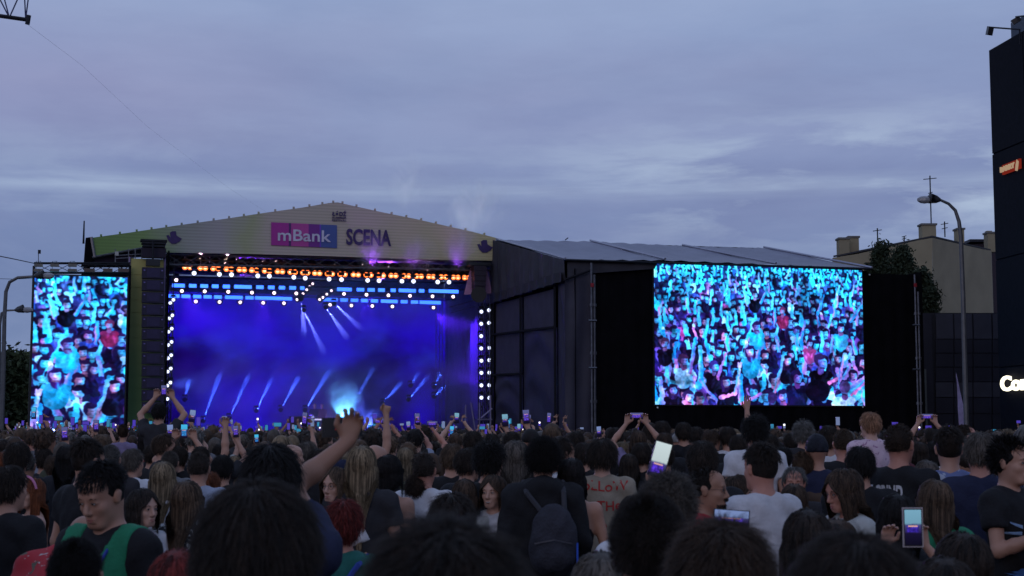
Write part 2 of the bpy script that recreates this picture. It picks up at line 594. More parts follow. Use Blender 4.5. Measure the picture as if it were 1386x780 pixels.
def fixture(name, l, parts, label, cat, group, rz=0.0, rx=0.0, scale=1.0):
    r = empty(name, wS(l), SA + rz, label, cat, group)
    r.rotation_euler = (rx, 0, SA + rz)
    r.scale = (scale,) * 3
    for nm, me, loc in parts:
        link(nm, me, None, r, loc)
    return r


K = 4.587
ORD = 'first second third fourth fifth sixth seventh eighth ninth tenth eleventh twelfth thirteenth fourteenth fifteenth sixteenth seventeenth eighteenth nineteenth twentieth twenty-first twenty-second twenty-third twenty-fourth twenty-fifth'.split()
bx = [155, 250, 330, 412, 492, 569, 649, 729, 808, 886, 960, 1039]
by = lambda x: 467 + (x - 155) * 41 / 884
bl = [(220 + x / K, 260 + by(x) / K) for x in bx]
bx2 = [108, 191, 270, 347, 424, 505, 583, 658, 735, 811, 880]
bl += [(440 + x / K, 260 + (511 + (x - 108) * 21 / 772) / K) for x in bx2]
for i, (x, y) in enumerate(bl):
    fixture('blinder_light', sl(x, y, 1.0), [('housing', bh, None), ('lamp', blind_lens, (-.115, 0, 0)), ('lamp', blind_lens, (.115, 0, 0)), ('lamp_core', core_lens, (-.115, 0, 0)), ('lamp_core', core_lens, (.115, 0, 0))],
            'amber two-lamp blinder on the front stage truss, %s from the left' % ORD[i], 'stage light', 'amber blinders along the front truss')
sp1 = [(196, 505), (353, 512), (428, 514), (591, 521), (663, 523), (815, 530), (886, 535), (1034, 541)]
sp2 = [(102, 544), (264, 549), (335, 551), (477, 554), (549, 555), (699, 559), (769, 560)]
for i, (x, y) in enumerate([(220 + a / K, 260 + b / K) for a, b in sp1] + [(440 + a / K, 260 + b / K) for a, b in sp2]):
    fixture('spot_light', sl(x, y, .9), [('housing', spot_h, None), ('lens', spot_l, None)], 'round white spot lamp hanging below the amber blinders, %s from the left' % ORD[i], 'stage light', 'white spots below the blinders')
bars1 = [(60, 138), (165, 210), (235, 282), (307, 347), (375, 418), (445, 553), (582, 627), (655, 695), (723, 760), (788, 828), (855, 880)]
bars1b = [(75, 165), (197, 242), (265, 308), (330, 370), (408, 438), (458, 563), (583, 615), (645, 828)]
bars2 = [(28, 105), (118, 172), (190, 240), (255, 305), (320, 368), (388, 498), (515, 565), (575, 803), (1000, 1087)]
bars2b = [(95, 140), (160, 205), (223, 265), (285, 328), (347, 450), (470, 512), (533, 577), (587, 718)]
BARN = {'upper': 0, 'lower': 0}
def ledbar(x0, x1, y0, y1, off, row):
    BARN[row] += 1
    a, b = sl(x0, y0, off), sl(x1, y1, off)
    r = empty('led_bar', wS(a.lerp(b, .5)), SA, 'glowing blue LED batten on the %s stage truss, %s from the left' % (row, ORD[BARN[row] - 1]), 'LED bar', 'blue LED battens, %s row' % row)
    L = (b - a).length
    MB().box((0, 0, 0), (L, .03, .17)).build('diffuser', M_bluebar, r)
    MB().box((0, .07, 0), (L, .08, .16)).build('housing', M_plastic, r)
for a, b in bars1: ledbar(220 + a / K, 220 + b / K, 260 + (580 + (a - 60) * .0207) / K, 260 + (580 + (b - 60) * .0207) / K, 3.8, 'upper')
for a, b in bars1b: ledbar(440 + a / K, 440 + b / K, 260 + (604 + (a - 75) * .0186) / K, 260 + (604 + (b - 75) * .0186) / K, 3.8, 'upper')
for a, b in bars2: ledbar(220 + a / K, 220 + b / K, 260 + (645 + (a - 28) * .023) / K, 260 + (645 + (b - 28) * .023) / K, 6.8, 'lower')
for a, b in bars2b: ledbar(440 + a / K, 440 + b / K, 260 + (670 + (a - 95) * .029) / K, 260 + (670 + (b - 95) * .029) / K, 6.8, 'lower')
dots = [(120, 615, 3.7), (262, 617, 3.7), (408, 620, 3.7), (555, 625, 3.7), (693, 627, 3.7), (830, 630, 3.7), (207, 680, 6.7), (354, 683, 6.7), (482, 685, 6.7), (625, 688, 6.7), (754, 691, 6.7), (1040, 700, 6.7), (85, 547, 3.0)]
dots = [(220 + a / K, 260 + b / K, o) for a, b, o in dots]
dots += [(440 + a / K, 260 + b / K, o) for a, b, o in [(117, 633, 3.7), (257, 638, 3.7), (393, 642, 3.7), (527, 645, 3.7), (667, 648, 3.7), (795, 650, 3.7), (32, 700, 6.7), (163, 705, 6.7), (293, 708, 6.7), (418, 711, 6.7), (673, 718, 6.7)]]
for x, y, o in dots:
    same = sorted(d[0] for d in dots if d[2] == o)
    fixture('moving_head', sl(x, y, o + .5), [('housing', spot_h, None), ('lens', spot_s, None)], 'small white lamp below the %s row of blue battens, %s from the left' % ('lower' if o == 6.7 else 'upper', ORD[same.index(x)]), 'stage light', 'small lamps under the batten rows', scale=1.0)
diag = [(932, 570), (912, 587), (895, 607), (872, 632), (850, 652), (835, 668), (996, 655), (975, 668), (1020, 635), (1048, 613)]
for a, b in diag:
    same = sorted(d[0] for d in diag)
    fixture('moving_head', sl(220 + a / K, 260 + b / K, 5.2), [('housing', spot_h, None), ('lens', spot_s, None)], 'tiny lamp on the slanted middle trusses of the stage, %s from the left' % ORD[same.index(a)], 'stage light', 'lamps on the slanted middle trusses', scale=.75)
truss(MB(), sl(424, 383, 5.5), sl(400, 407, 5.5), .25).build('truss', M_dark, stage)
truss(MB(), sl(450, 392, 5.5), sl(430, 408, 5.5), .25).build('truss', M_dark, stage)
truss(MB(), sl(609, 420, 3.0), sl(641, 411, 3.0), .3).build('truss', M_metal, stage)
# side ladders of lamps
ml = [(232.5, 408), (231, 429), (230.3, 447), (230, 465), (229.5, 483), (229, 501), (228.5, 520), (228.5, 538)]
for i, (x, y) in enumerate(ml):
    for dx, dy in ((-2, 2.2), (2.2, -2)):
        fixture('side_lamp', sl(x + dx, y + dy, .55), [('housing', spot_h, None), ('lens', spot_l, None)], '%s lamp of the %s pair from the top on the left light ladder' % ('lower' if dx < 0 else 'upper', ORD[i]), 'stage light', 'lamps of the left light ladder', scale=.74)
K5 = 3.9
mr = [(864, 86), (904, 78), (863, 150), (904, 145), (863, 215), (863, 280), (906, 277), (864, 345), (906, 342), (864, 409), (906, 408), (864, 475), (906, 474), (864, 540), (906, 541)]
for a, b in mr:
    colr = sorted(d[1] for d in mr if (d[0] > 880) == (a > 880))
    fixture('side_lamp', sl(430 + a / K5, 400 + b / K5, .5), [('housing', spot_h, None), ('lens', spot_l, None)], '%s white lamp from the top in the %s column of the right light ladder' % (ORD[colr.index(b)], 'outer' if a > 880 else 'inner'), 'stage light', 'lamps of the right light ladder', scale=.85)
for x in (652, 662, 230):
    a, b = sl(x, 410, .75), sl(x, 560, .75)
    truss(MB(), a, Vector((a.x, a.y, DECK)), .22, r=.02).build('light_ladder', M_dark, stage)

# line array right of the opening, pinkish cover sheet behind it
lr = empty('line_array', wS(sl(647, 360, -.2)), SA, 'black hanging speaker cluster with pink lit sides, right of the stage opening', 'speaker')
s0 = sl(647, 360, -.2)
def rl(px, py, o=0): return sl(px, py, -.2 + o) - s0
MB().prism([rl(637, 363, .4), rl(659, 363, .4), rl(666, 397, .4), rl(628, 399, .4)][::-1], (0, .05, 0)).build('cover_sheet', mat('pinkish_net', (.5, .25, .42), .7, scale=3), lr)
MB().box(rl(648, 358), (1.1, .5, .16)).build('flying_frame', M_plastic, lr)
for k in range(5):
    q = rl(648, 364 + k * 7.2)
    MB().box(q, (.62 - .02 * k, .55, .235), Matrix.Rotation(-.05 * k, 3, 'X')).build('speaker_cabinet', mat('cabinet', (.03, .02, .035), .5), lr)
MB().tube([rl(648, 399, -.4), rl(648, 399, .1)], .38, 14).build('round_horn', M_plastic, lr)

# ---- DJ riser, performers
r = empty('dj_table', wS(sl(433, 572, 6.0)), SA, 'white lit DJ table in the middle of the stage', 'table')
a, b = sl(418, 568, 6), sl(449, 568, 6)
hgt = a.z - DECK
MB().box((0, 0, a.z - sl(433, 572, 6).z), ((b.x - a.x), .7, .07)).build('table_top', emis('white_glow_edge', (.62, .60, 1), 1.3), r)
MB().box((0, .05, a.z - sl(433, 572, 6).z - hgt / 2), ((b.x - a.x) * .96, .55, hgt - .08)).build('table_front', mat('dj_front', (.03, .03, .06), .6), r)
MB().ball((-.42, .1, .3), (.16, .12, .10)).build('mixer', mat('pale_gear', (.6, .6, .65), .4), r)
# crates left of it
r = empty('flight_case', wS(Vector((sl(405, 566, 4).x, 4, DECK))), SA, 'brown road case on the stage left of the DJ table', 'case')
MB().box((0, 0, .55), (.95, .6, 1.1)).build('case_body', mat('case_brown', (.07, .035, .03), .7), r)
for z in (.02, 1.08): MB().box((0, 0, z), (.99, .64, .05)).build('edge_rail', M_metal, r)
# side scaffold, bottom right of the stage
r = empty('scaffold_stair', wS(Vector((sl(640, 560, .2).x, .2, 0))), SA, 'small scaffold platform with pinkish lit rail at the right end of the stage', 'scaffold')
x0 = sl(640, 560, .2).x
def q_(px, py): v = sl(px, py, .2); return Vector((v.x - x0, 0, v.z))
for a, b in (((637, 545), (643, 582)), ((649, 545), (649, 590)), ((664, 535), (664, 590)), ((646, 568), (666, 568)), ((651, 566), (666, 553)), ((630, 548), (630, 590)), ((646, 580), (666, 580))):
    MB().tube([q_(*a), q_(*b)], .04, 5).build('scaffold_tube', mat('tube_lilac', (.28, .25, .38), .4, .6), r)
MB().box(q_(656, 568) + Vector((0, .5, 0)), (.7, 1, .06)).build('platform', M_metal, r)

# ================================================================== VIDEO PICTURE (flat picture shown by both LED screens)
def paint_crowd():
    Wc, Hc = 849, 570
    yy, xx = np.mgrid[0:Hc, 0:Wc].astype(np.float32)
    img = np.zeros((Hc, Wc, 3), np.float32)
    rg = np.random.RandomState(5)
    # far top: cyan wash
    base = np.array([24, 16, 80], np.float32)
    img[:] = base

    def region(x0, y0, x1, y1):
        a, b, c_, d = max(0, int(x0)), min(Wc, int(x1) + 1), max(0, int(y0)), min(Hc, int(y1) + 1)
        if a >= b or c_ >= d: return None
        return slice(c_, d), slice(a, b)

    def ell(cx, cy, rx, ry, col, rot=0.0, soft=1.2, op=1.0, grad=None):
        rr = max(rx, ry) + 3
        s = region(cx - rr, cy - rr, cx + rr, cy + rr)
        if s is None: return
        X, Y = xx[s] - cx, yy[s] - cy
        c_, n_ = math.cos(rot), math.sin(rot)
        U, V = X * c_ + Y * n_, -X * n_ + Y * c_
        d = (np.sqrt((U / rx) ** 2 + (V / ry) ** 2) - 1) * min(rx, ry)
        a = np.clip(.5 - d / soft, 0, 1) * op
        col = np.array(col, np.float32)
        if grad is not None:
            g = np.clip(U / rx * .5 + .5 + grad[3], 0, 1)[..., None]
            cc = col * (1 - g) + np.array(grad[:3], np.float32) * g
        else:
            cc = col
        img[s] = img[s] * (1 - a[..., None]) + cc * a[..., None]

    def cap(x0, y0, x1, y1, r0, r1, col, col2=None, rim=None):
        rr = max(r0, r1) + 3
        s = region(min(x0, x1) - rr, min(y0, y1) - rr, max(x0, x1) + rr, max(y0, y1) + rr)
        if s is None: return
        X, Y = xx[s] - x0, yy[s] - y0
        dx, dy = x1 - x0, y1 - y0
        L = math.hypot(dx, dy) + 1e-3
        tt = np.clip((X * dx + Y * dy) / L ** 2, 0, 1)
        side = (X * dy - Y * dx) / L
        r_ = r0 + (r1 - r0) * tt
        d = np.sqrt((X - dx * tt) ** 2 + (Y - dy * tt) ** 2) - r_
        a = np.clip(.5 - d / 1.3, 0, 1)
        c1 = np.array(col, np.float32)
        c2_ = c1 if col2 is None else np.array(col2, np.float32)
        cc = c1 * (1 - tt[..., None]) + c2_ * tt[..., None]
        if rim is not None:
            g = np.clip(side / np.maximum(r_, 1) * .8 + .1, 0, 1)[..., None]
            cc = cc * (1 - g) + np.array(rim, np.float32) * g
        img[s] = img[s] * (1 - a[..., None]) + cc * a[..., None]

    CY, CY2, PK, WH = (20, 150, 245), (50, 205, 255), (215, 125, 200), (175, 235, 255)
    SK = [(205, 120, 190), (170, 95, 180), (225, 140, 190), (120, 80, 190), (190, 110, 150)]
    TOPS = [(14, 8, 40)] * 9 + [(30, 26, 100)] * 4 + [(40, 60, 170)] * 2 + [(40, 190, 240), (150, 220, 255), (30, 130, 170), (150, 50, 130), (90, 60, 170), (60, 40, 110)]

    def hand(x, y, s, col):
        for k in range(4):
            an = -PI / 2 + (k - 1.5) * .28 + rg.uniform(-.15, .15)
            cap(x, y, x + math.cos(an) * 6.5 * s, y + math.sin(an) * 6.5 * s, 1.7 * s, 1.1 * s, col)
        ell(x, y, 3.6 * s, 4.2 * s, col)

    def person(x, y, s, skin=None, top=None, hair=(16, 8, 30), lit=.6, look=0.0, longh=False, rimc=CY2, hairf=1.0):
        skin = skin or SK[rg.randint(len(SK))]
        top = top if top is not None else TOPS[rg.randint(len(TOPS))]
        ell(x, y + 33 * s, 16 * s, 20 * s, top, grad=(*[min(255, c * .8 + k * .25 * lit) for c, k in zip(top, rimc)], -.25))
        cap(x - 12 * s, y + 20 * s, x + 12 * s, y + 20 * s, 6 * s, 6 * s, top)
        cap(x, y + 5 * s, x, y + 14 * s, 4.2 * s, 5 * s, [c * .75 for c in skin])
        tl_ = rg.uniform(-.35, .35)
        side_ = look if abs(look) > .15 else (.15 if rg.rand() < .5 else -.15)
        hv = rg.uniform(.7, 1.6)
        hair = [min(255, c * hv + k) for c, k in zip(hair, (8, 6, 22))]
        if longh:
            ell(x - side_ * 1.5 * s, y + 5 * s, 10 * s, 16 * s, hair, tl_ * .3, 2.5)
            cap(x - side_ * 7 * s, y, x - side_ * 9 * s, y + 18 * s, 4 * s, 3 * s, [c * 1.5 for c in hair])
        else:
            ell(x - side_ * 1.5 * s, y - 2.5 * s, 9.2 * s, 9.8 * s, hair, tl_, 2.2)
        fx, fy = x + side_ * 3.0 * s, y + 1.5 * s
        dk = [c * .62 for c in skin]
        ell(fx, fy, 6.6 * s, 8.8 * s, dk, tl_, 2.0, grad=(*rimc, -.35 + .45 * lit))
        ell(fx + 2.0 * s * (1 if lit > .3 else -1), fy + .5 * s, 4.4 * s, 6.6 * s, [min(255, c * 1.12) for c in skin], tl_, 3.0, op=.75, grad=(*rimc, -.2 + .5 * lit))
        ell(fx - side_ * 1.5 * s, fy - 8.2 * s, 7.2 * s, 3.4 * s, hair, tl_, 2.5)
        if s > .95:
            for e_ in (-1, 1):
                ell(fx + e_ * 2.7 * s + side_ * 1.4 * s, fy - 1.2 * s + e_ * tl_ * 2 * s, 1.9 * s, 1.1 * s, [c * .35 for c in skin], op=.55, soft=2.2)
            ell(fx + side_ * 2.0 * s, fy + 1.4 * s, 1.0 * s, 2.2 * s, [min(255, c * 1.25 + 20) for c in skin], op=.5, soft=2.0)
            ell(fx + side_ * 1.4 * s, fy + 4.8 * s, 2.2 * s, .8 * s, [c * .4 for c in skin], op=.5, soft=2.0)
            cap(fx - 3 * s, fy + 8.5 * s, fx + 3 * s, fy + 8.5 * s, 1.2 * s, 1.2 * s, [c * .4 for c in skin])
        # folds and lights on the clothes
        for _f in range(3):
            ox = rg.uniform(-10, 10) * s
            ell(x + ox, y + rg.uniform(20, 40) * s, 2.2 * s, rg.uniform(5, 11) * s, [min(255, c * 1.6 + 18 * k_) for c, k_ in zip(top, (.6, 1.2, 2.4))], rg.uniform(-.7, .7), 3.5, op=.5)

    def arm(x, y, s, dx=None, h=None, col=None, phone=None):
        dx = rg.uniform(-10, 10) if dx is None else dx
        h = rg.uniform(24, 40) if h is None else h
        ca = [CY, (170, 115, 205), (110, 140, 240), CY2][rg.randint(4)] if col is None else col
        rim = CY2 if rg.rand() < .6 else PK
        ex, ey = x + dx * s * .9 + rg.uniform(-4, 4) * s, y - h * s * .42
        cap(x, y + 6 * s, ex, ey, 5.0 * s, 4.0 * s, ca, None, rim)
        hx, hy = ex + rg.uniform(-6, 6) * s, y - h * s
        cap(ex, ey, hx, hy, 3.9 * s, 2.8 * s, ca, [min(255, c * 1.1 + 20) for c in ca], rim)
        if phone is None: phone = rg.rand() < .45
        if phone:
            cap(hx - 1 * s, hy - 8 * s, hx + 1 * s, hy - 2 * s, 3.2 * s, 3.2 * s, (20, 14, 50) if rg.rand() < .75 else WH)
            ell(hx, hy, 4 * s, 3.6 * s, ca)
        else:
            hand(hx, hy, s, ca)

    rows = 13
    for rI in range(rows):
        f = rI / (rows - 1)
        s = .84 + 1.5 * f ** 1.2
        y = 6 + f ** 1.25 * 520
        n = int(Wc / (20 * s))
        for k in range(n):
            x = (k + .5 + rg.uniform(-.38, .38)) * Wc / n
            yj = y + rg.uniform(-9, 9) * s
            cy = rg.rand() < (.90 - .55 * f)
            if rg.rand() < .12: continue
            if cy:
                person(x, yj, s, skin=[(40, 190, 245), (90, 170, 245), (60, 215, 250)][rg.randint(3)], lit=.9, look=rg.uniform(-1, 1), longh=rg.rand() < .35)
            else:
                person(x, yj, s, lit=rg.uniform(.0, .8), look=rg.uniform(-1, 1), longh=rg.rand() < .45)
            for _a in range(1 if rg.rand() < .92 - .35 * f else 0):
                arm(x + rg.choice([-13, 13]) * s, yj + 10 * s, s, col=CY2 if (cy and rg.rand() < .7) else None)
    # the people one can make out in the photograph's picture
    F = lambda px, py: ((px - 885) * 3, (py - 358) * 3)
    def P(px, py, s, **k): x, y = F(px, py); person(x, y, s * .95, **k)
    def C(a, b, r0, r1, col, col2=None, rim=None): x, y = F(*a); u, v = F(*b); cap(x, y, u, v, r0 * .62, r1 * .62, col, col2, rim)
    P(1018, 396, 1.5, top=(8, 5, 20), lit=.5)
    C((1026, 408), (1036, 385), 10, 6, CY, CY2, PK)
    C((1010, 408), (1003, 386), 9, 6, (90, 190, 240), CY2)
    P(1056, 418, 1.5, top=(120, 26, 70), skin=(200, 120, 190), hair=(120, 30, 60), lit=.3)
    P(1092, 462, 1.7, top=(140, 50, 110), skin=(140, 80, 150), lit=.3)
    P(1020, 440, 1.9, top=(20, 190, 235), skin=(120, 90, 190), lit=.5)
    P(1066, 478, 1.7, top=(10, 6, 22), skin=(190, 110, 190), longh=True, lit=.4)
    P(898, 465, 1.9, top=(14, 8, 30), hair=(62, 36, 60), skin=(180, 105, 175), lit=.1)
    P(935, 466, 1.7, top=(14, 8, 30), skin=(150, 100, 210), lit=.6)
    P(1011, 474, 2.3, top=(20, 130, 165), skin=(215, 150, 215), hair=(22, 8, 40), longh=True, lit=.45, look=-.2)
    C((1000, 486), (995, 500), 8, 9, (30, 160, 190)); C((1020, 486), (1026, 500), 8, 9, (30, 150, 180))
    P(922, 488, 2.3, top=(120, 215, 250), hair=(60, 30, 60), skin=(150, 80, 160), lit=.4, look=.6)
    C((930, 505), (938, 458), 14, 9, (170, 90, 190), CY, CY2)
    C((945, 515), (944, 470), 17, 12, CY, CY2, WH)
    C((956, 480), (950, 455), 10, 8, CY, CY2)
    C((944, 515), (968, 546), 12, 10, (120, 130, 235), (140, 120, 220), CY)
    P(962, 496, 2.1, top=(14, 8, 30), hair=(28, 18, 60), skin=(150, 110, 210), lit=.7, look=.7)
    C((967, 512), (978, 478), 10, 7, (160, 90, 190), (150, 130, 240), PK)
    P(977, 516, 2.3, top=(10, 6, 24), skin=(200, 160, 230), hair=(20, 10, 40), longh=True, lit=.5, look=.6)
    C((970, 538), (990, 532), 13, 12, PK); C((990, 532), (996, 500), 12, 9, (200, 130, 220), (180, 210, 250), CY2)
    x, y = F(996, 495); hand(x, y, 2.3, (200, 170, 240))
    P(908, 527, 2.2, top=(14, 8, 26), skin=(165, 90, 180), hair=(24, 10, 34), longh=True, lit=.05)
    P(928, 537, 2.5, top=(14, 8, 26), skin=(215, 120, 180), hair=(34, 18, 50), lit=.3, look=.5)
    P(1060, 486, 2.0, top=(12, 8, 28), skin=(230, 130, 190), longh=True, lit=.5, look=.8)
    C((1043, 530), (1054, 488), 11, 8, (220, 110, 150), (60, 190, 240), CY2)
    x, y = F(1055, 484); hand(x, y, 2.2, (90, 200, 245))
    P(1074, 509, 2.7, top=(14, 12, 50), hair=(10, 6, 26), skin=(120, 60, 180), lit=.55, look=.5)
    P(1136, 440, 1.9, top=(40, 180, 235), skin=(180, 110, 190), hair=(20, 8, 30), lit=.4)
    C((1150, 430), (1166, 408), 12, 9, CY, CY2, PK)
    P(1107, 487, 2.9, top=(8, 5, 18), hair=(40, 20, 50), skin=(130, 90, 210), lit=.6, look=.9)
    x, y = F(1102, 528); ell(x, y, 50, 46, (12, 8, 28))
    C((1118, 516), (1135, 508), 12, 12, PK); C((1134, 512), (1139, 480), 12, 9, (205, 120, 200), (200, 170, 235), CY)
    P(1152, 505, 2.2, top=(60, 210, 245), skin=(190, 110, 200), lit=.6)
    C((1148, 524), (1172, 505), 14, 12, (60, 150, 230), (190, 110, 190), PK)
    P(1140, 524, 2.6, top=(150, 225, 255), hair=(88, 60, 120), skin=(120, 80, 170), lit=.2)
    x, y = F(1140, 524); ell(x, y - 3, 19, 22, (84, 56, 116))
    C((1150, 532), (1172, 512), 13, 10, (215, 110, 170), (205, 110, 175), CY)
    x, y = F(1132, 545); ell(x, y, 34, 18, (170, 235, 255))
    P(1040, 540, 2.3, top=(14, 8, 26), skin=(90, 50, 140), hair=(58, 30, 90), lit=.1)
    x, y = F(1040, 538); ell(x, y, 20, 21, (56, 32, 92))
    C((1000, 546), (1024, 532), 12, 11, (230, 100, 140), (120, 110, 230), PK)
    # mottled light, folds and camera softness in the picture
    def vnoise(n, seed):
        r2 = np.random.RandomState(seed)
        gy, gx = int(Hc / n) + 3, int(Wc / n) + 3
        gr = r2.normal(0, 1, (gy, gx)).astype(np.float32)
        fy, fx = yy / n, xx / n
        iy, ix = fy.astype(int), fx.astype(int)
        ty, tx = fy - iy, fx - ix
        ty, tx = ty * ty * (3 - 2 * ty), tx * tx * (3 - 2 * tx)
        return (gr[iy, ix] * (1 - tx) + gr[iy, ix + 1] * tx) * (1 - ty) + (gr[iy + 1, ix] * (1 - tx) + gr[iy + 1, ix + 1] * tx) * ty
    amp = .55 + 1.0 * yy / Hc
    wx, wy = vnoise(9, 1) * amp + vnoise(22, 2) * 1.2, vnoise(9, 3) * amp + vnoise(22, 4) * 1.2
    img = img[np.clip((yy + wy).astype(int), 0, Hc - 1), np.clip((xx + wx).astype(int), 0, Wc - 1)]
    m1 = (1.05 + .09 * vnoise(7, 5) + .16 * vnoise(16, 6) + .20 * vnoise(60, 7))[..., None]
    img = img * np.clip(m1, .25, 1.9)
    tint = vnoise(26, 8)[..., None]
    lum = img.mean(2, keepdims=True)
    cyv, pkv = np.array([.16, 1.05, 1.9], np.float32), np.array([1.25, .7, 1.15], np.float32)
    img = img * .88 + .12 * lum * np.where(tint > 0, cyv, pkv) * 1.15
    img = img * (1 + .05 * vnoise(3, 9)[..., None])
    img += rg.normal(0, 2.5, img.shape)
    # slight blur
    for _ in range(3):
        img[1:-1] = (img[:-2] + img[1:-1] * 2 + img[2:]) / 4
        img[:, 1:-1] = (img[:, :-2] + img[:, 1:-1] * 2 + img[:, 2:]) / 4
    wash = np.clip(1 - yy / 200, 0, 1)[..., None] * .30
    img = img * (1 - wash) + np.array([20, 190, 245], np.float32) * wash * (img.mean(2, keepdims=True) / 75)
    img = np.clip(img * np.array([.92, .93, 1.08], np.float32), 0, 255) / 255
    rgba = np.ones((Hc, Wc, 4), np.float32)
    rgba[..., :3] = img
    im = bpy.data.images.new('crowd_picture', Wc, Hc)
    im.pixels.foreach_set(rgba[::-1].ravel())
    im.update()
    im.pack()
    return im


IMG = paint_crowd()
m = bpy.data.materials.new('screen_picture'); m.use_nodes = True
t = NT(m.node_tree)
it = t.new('ShaderNodeTexImage', image=IMG, interpolation='Linear', extension='EXTEND')
uv = t.new('ShaderNodeTexCoord'); t.link(uv, 'UV', it, 0)
e = t.new('ShaderNodeEmission'); e.inputs[1].default_value = 1.25
t.link(it, 0, e, 0); o_ = t.new('ShaderNodeOutputMaterial'); t.link(e, 0, o_, 0)
M_picture = m


def screen_mesh(corners, uvs, name='picture'):
    """corners bl, br, tr, tl"""
    me = bpy.data.meshes.new(name)
    me.from_pydata([tuple(c) for c in corners], [], [(0, 1, 2, 3)])
    l = me.uv_layers.new(name='UVMap')
    for i, q in enumerate(uvs): l.data[i].uv = q
    me.materials.append(M_picture)
    return me


def led_screen(O, corners, uvrect, label, module=.5):
    c0 = sum(corners, Vector()) / 4
    r = empty('led_screen', O + SU * c0.x + SN * c0.y, SA, label, 'video screen')
    L = [Vector((c.x - c0.x, c.y - c0.y, c.z)) for c in corners]
    u0, v0, u1, v1 = uvrect
    link('picture', screen_mesh(L, [(u0, v0), (u1, v0), (u1, v1), (u0, v1)]), None, r)
    mb = MB()
    e = .06
    x0, x1, z0, z1 = min(v.x for v in L) - e, max(v.x for v in L) + e, min(v.z for v in L) - e, max(v.z for v in L) + e
    y = L[0].y + .08
    mb.box(((x0 + x1) / 2, y, (z0 + z1) / 2), (x1 - x0, .12, z1 - z0)).build('screen_cabinet', M_plastic, r)
    return r


# ================================================================== LEFT SCREEN TOWER
OFL = -2.0
cor = [sl(42.5, 584, OFL), sl(172.5, 584, OFL), sl(172.5, 376, OFL), sl(47, 376, OFL)]
cor[1].x = cor[2].x; cor[0].x = cor[3].x
cor[3].z = cor[2].z
u0 = (990.6 - 885) / 283; u1 = (990.6 + 80 - 885) / 283
led_screen(SO, cor, (u0, 1 - 178 / 190, u1, 1 - 7 / 190), 'tall LED screen left of the stage showing the cyan lit crowd')
r = empty('screen_rig', wS(sl(110, 368, -1.9)), SA, 'dark truss frame over the left LED screen', 'truss')
c0 = sl(110, 368, -1.9)
def lq(px, py, o=-1.9): v = sl(px, py, o); return Vector((v.x - c0.x, v.y - c0.y, v.z - c0.z))
truss(MB(), lq(46, 363), lq(176, 363), .42, r=.03, rd=.018).build('header_truss', M_dark, r)
truss(MB(), lq(110, 366, -1.3), lq(176, 366, -1.3), .42, r=.04, rd=.02).build('header_truss', M_dark, r)
for px in (46, 176):
    a = lq(px, 360, -1.3); MB().tube([a, Vector((a.x, a.y, -c0.z))], .06, 6).build('post', M_dark, r)
for i, px in enumerate((52, 74, 98)):
    f = empty('flood_light', wS(sl(px, 363, -2.5)), SA, ('small grey floodlight on the screen truss, leftmost', 'small grey floodlight on the screen truss, second from left', 'small grey floodlight on the screen truss, third from left')[i], 'floodlight', 'floodlights on the left screen truss')
    MB().box((0, 0, .12), (.36, .14, .13)).build('lamp_head', mat('flood_grey', (.18, .17, .15), .5), f)
    MB().box((0, 0, -.1), (.38, .14, .12)).build('lamp_head', mat('flood_grey', (.18, .17, .15), .5), f)
    MB().tube([(-.1, .05, -.16), (-.1, .05, .3), (.1, .05, .3)], .015, 4).build('bracket', M_dark, f)
for px, w2 in ((121, .45), (146, .4), (167, .45)):
    MB().box(lq(px, 366, -2.25), (w2, .05, .16)).build('ballast_plate', mat('rust_plate', (.12, .09, .08), .7), r)
MB().tube([lq(52, 359), lq(52, 340)], .02, 4).build('aerial_mast', M_dark, r)
MB().box(lq(53.3, 341), (.12, .1, .16)).build('sensor', M_dark, r)

# banner tower with the left line array
r = empty('banner_tower', wS(sl(198, 560, -1.0)), SA, 'tall green yellow banner tower between left screen and stage opening', 'banner tower')
r.location.z = 0; c0 = sl(198, 560, -1.0); c0 = Vector((c0.x, c0.y, 0))
def lq(px, py, o=-1.0): v = sl(px, py, o); return Vector((v.x - c0.x, v.y - c0.y, v.z))
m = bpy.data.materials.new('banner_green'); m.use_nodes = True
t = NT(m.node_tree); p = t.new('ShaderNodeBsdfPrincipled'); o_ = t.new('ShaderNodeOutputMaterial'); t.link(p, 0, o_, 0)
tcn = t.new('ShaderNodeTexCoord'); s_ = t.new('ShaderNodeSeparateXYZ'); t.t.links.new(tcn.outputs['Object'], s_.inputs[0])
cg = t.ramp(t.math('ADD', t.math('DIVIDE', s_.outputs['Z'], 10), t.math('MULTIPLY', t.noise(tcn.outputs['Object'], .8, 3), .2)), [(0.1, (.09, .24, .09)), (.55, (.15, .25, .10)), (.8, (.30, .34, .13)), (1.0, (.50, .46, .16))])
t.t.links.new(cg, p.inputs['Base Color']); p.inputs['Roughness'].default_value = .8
a, b = lq(175, 350), lq(223, 350)
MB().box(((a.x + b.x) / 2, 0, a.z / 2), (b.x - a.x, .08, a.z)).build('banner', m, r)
for px in (175.5, 223):
    q = lq(px, 350); MB().tube([(q.x, -.08, 0), (q.x, -.08, q.z + .05)], .045, 6).build('edge_tube', mat('edge_lilac', (.22, .18, .32), .5, .5), r)
for py in range(372, 580, 17):
    q = lq(199, py); MB().box((q.x, -.052, q.z), (b.x - a.x - .12, .02, .02)).build('seam', m, r)
vs, fs, wd = text_mesh('COD', .36, .02, .012)
q = lq(183, 574); MB().add([Vector((q.x + v.x, -.06 + v.y, q.z + v.z)) for v in vs], fs).build('lettering', mat('print_yellow', (.35, .33, .12), .6), r)
r = empty('line_array', wS(sl(207, 360, -1.9)), SA, 'long black speaker line array hanging in front of the green banner tower', 'speaker')
c0 = sl(207, 360, -1.9)
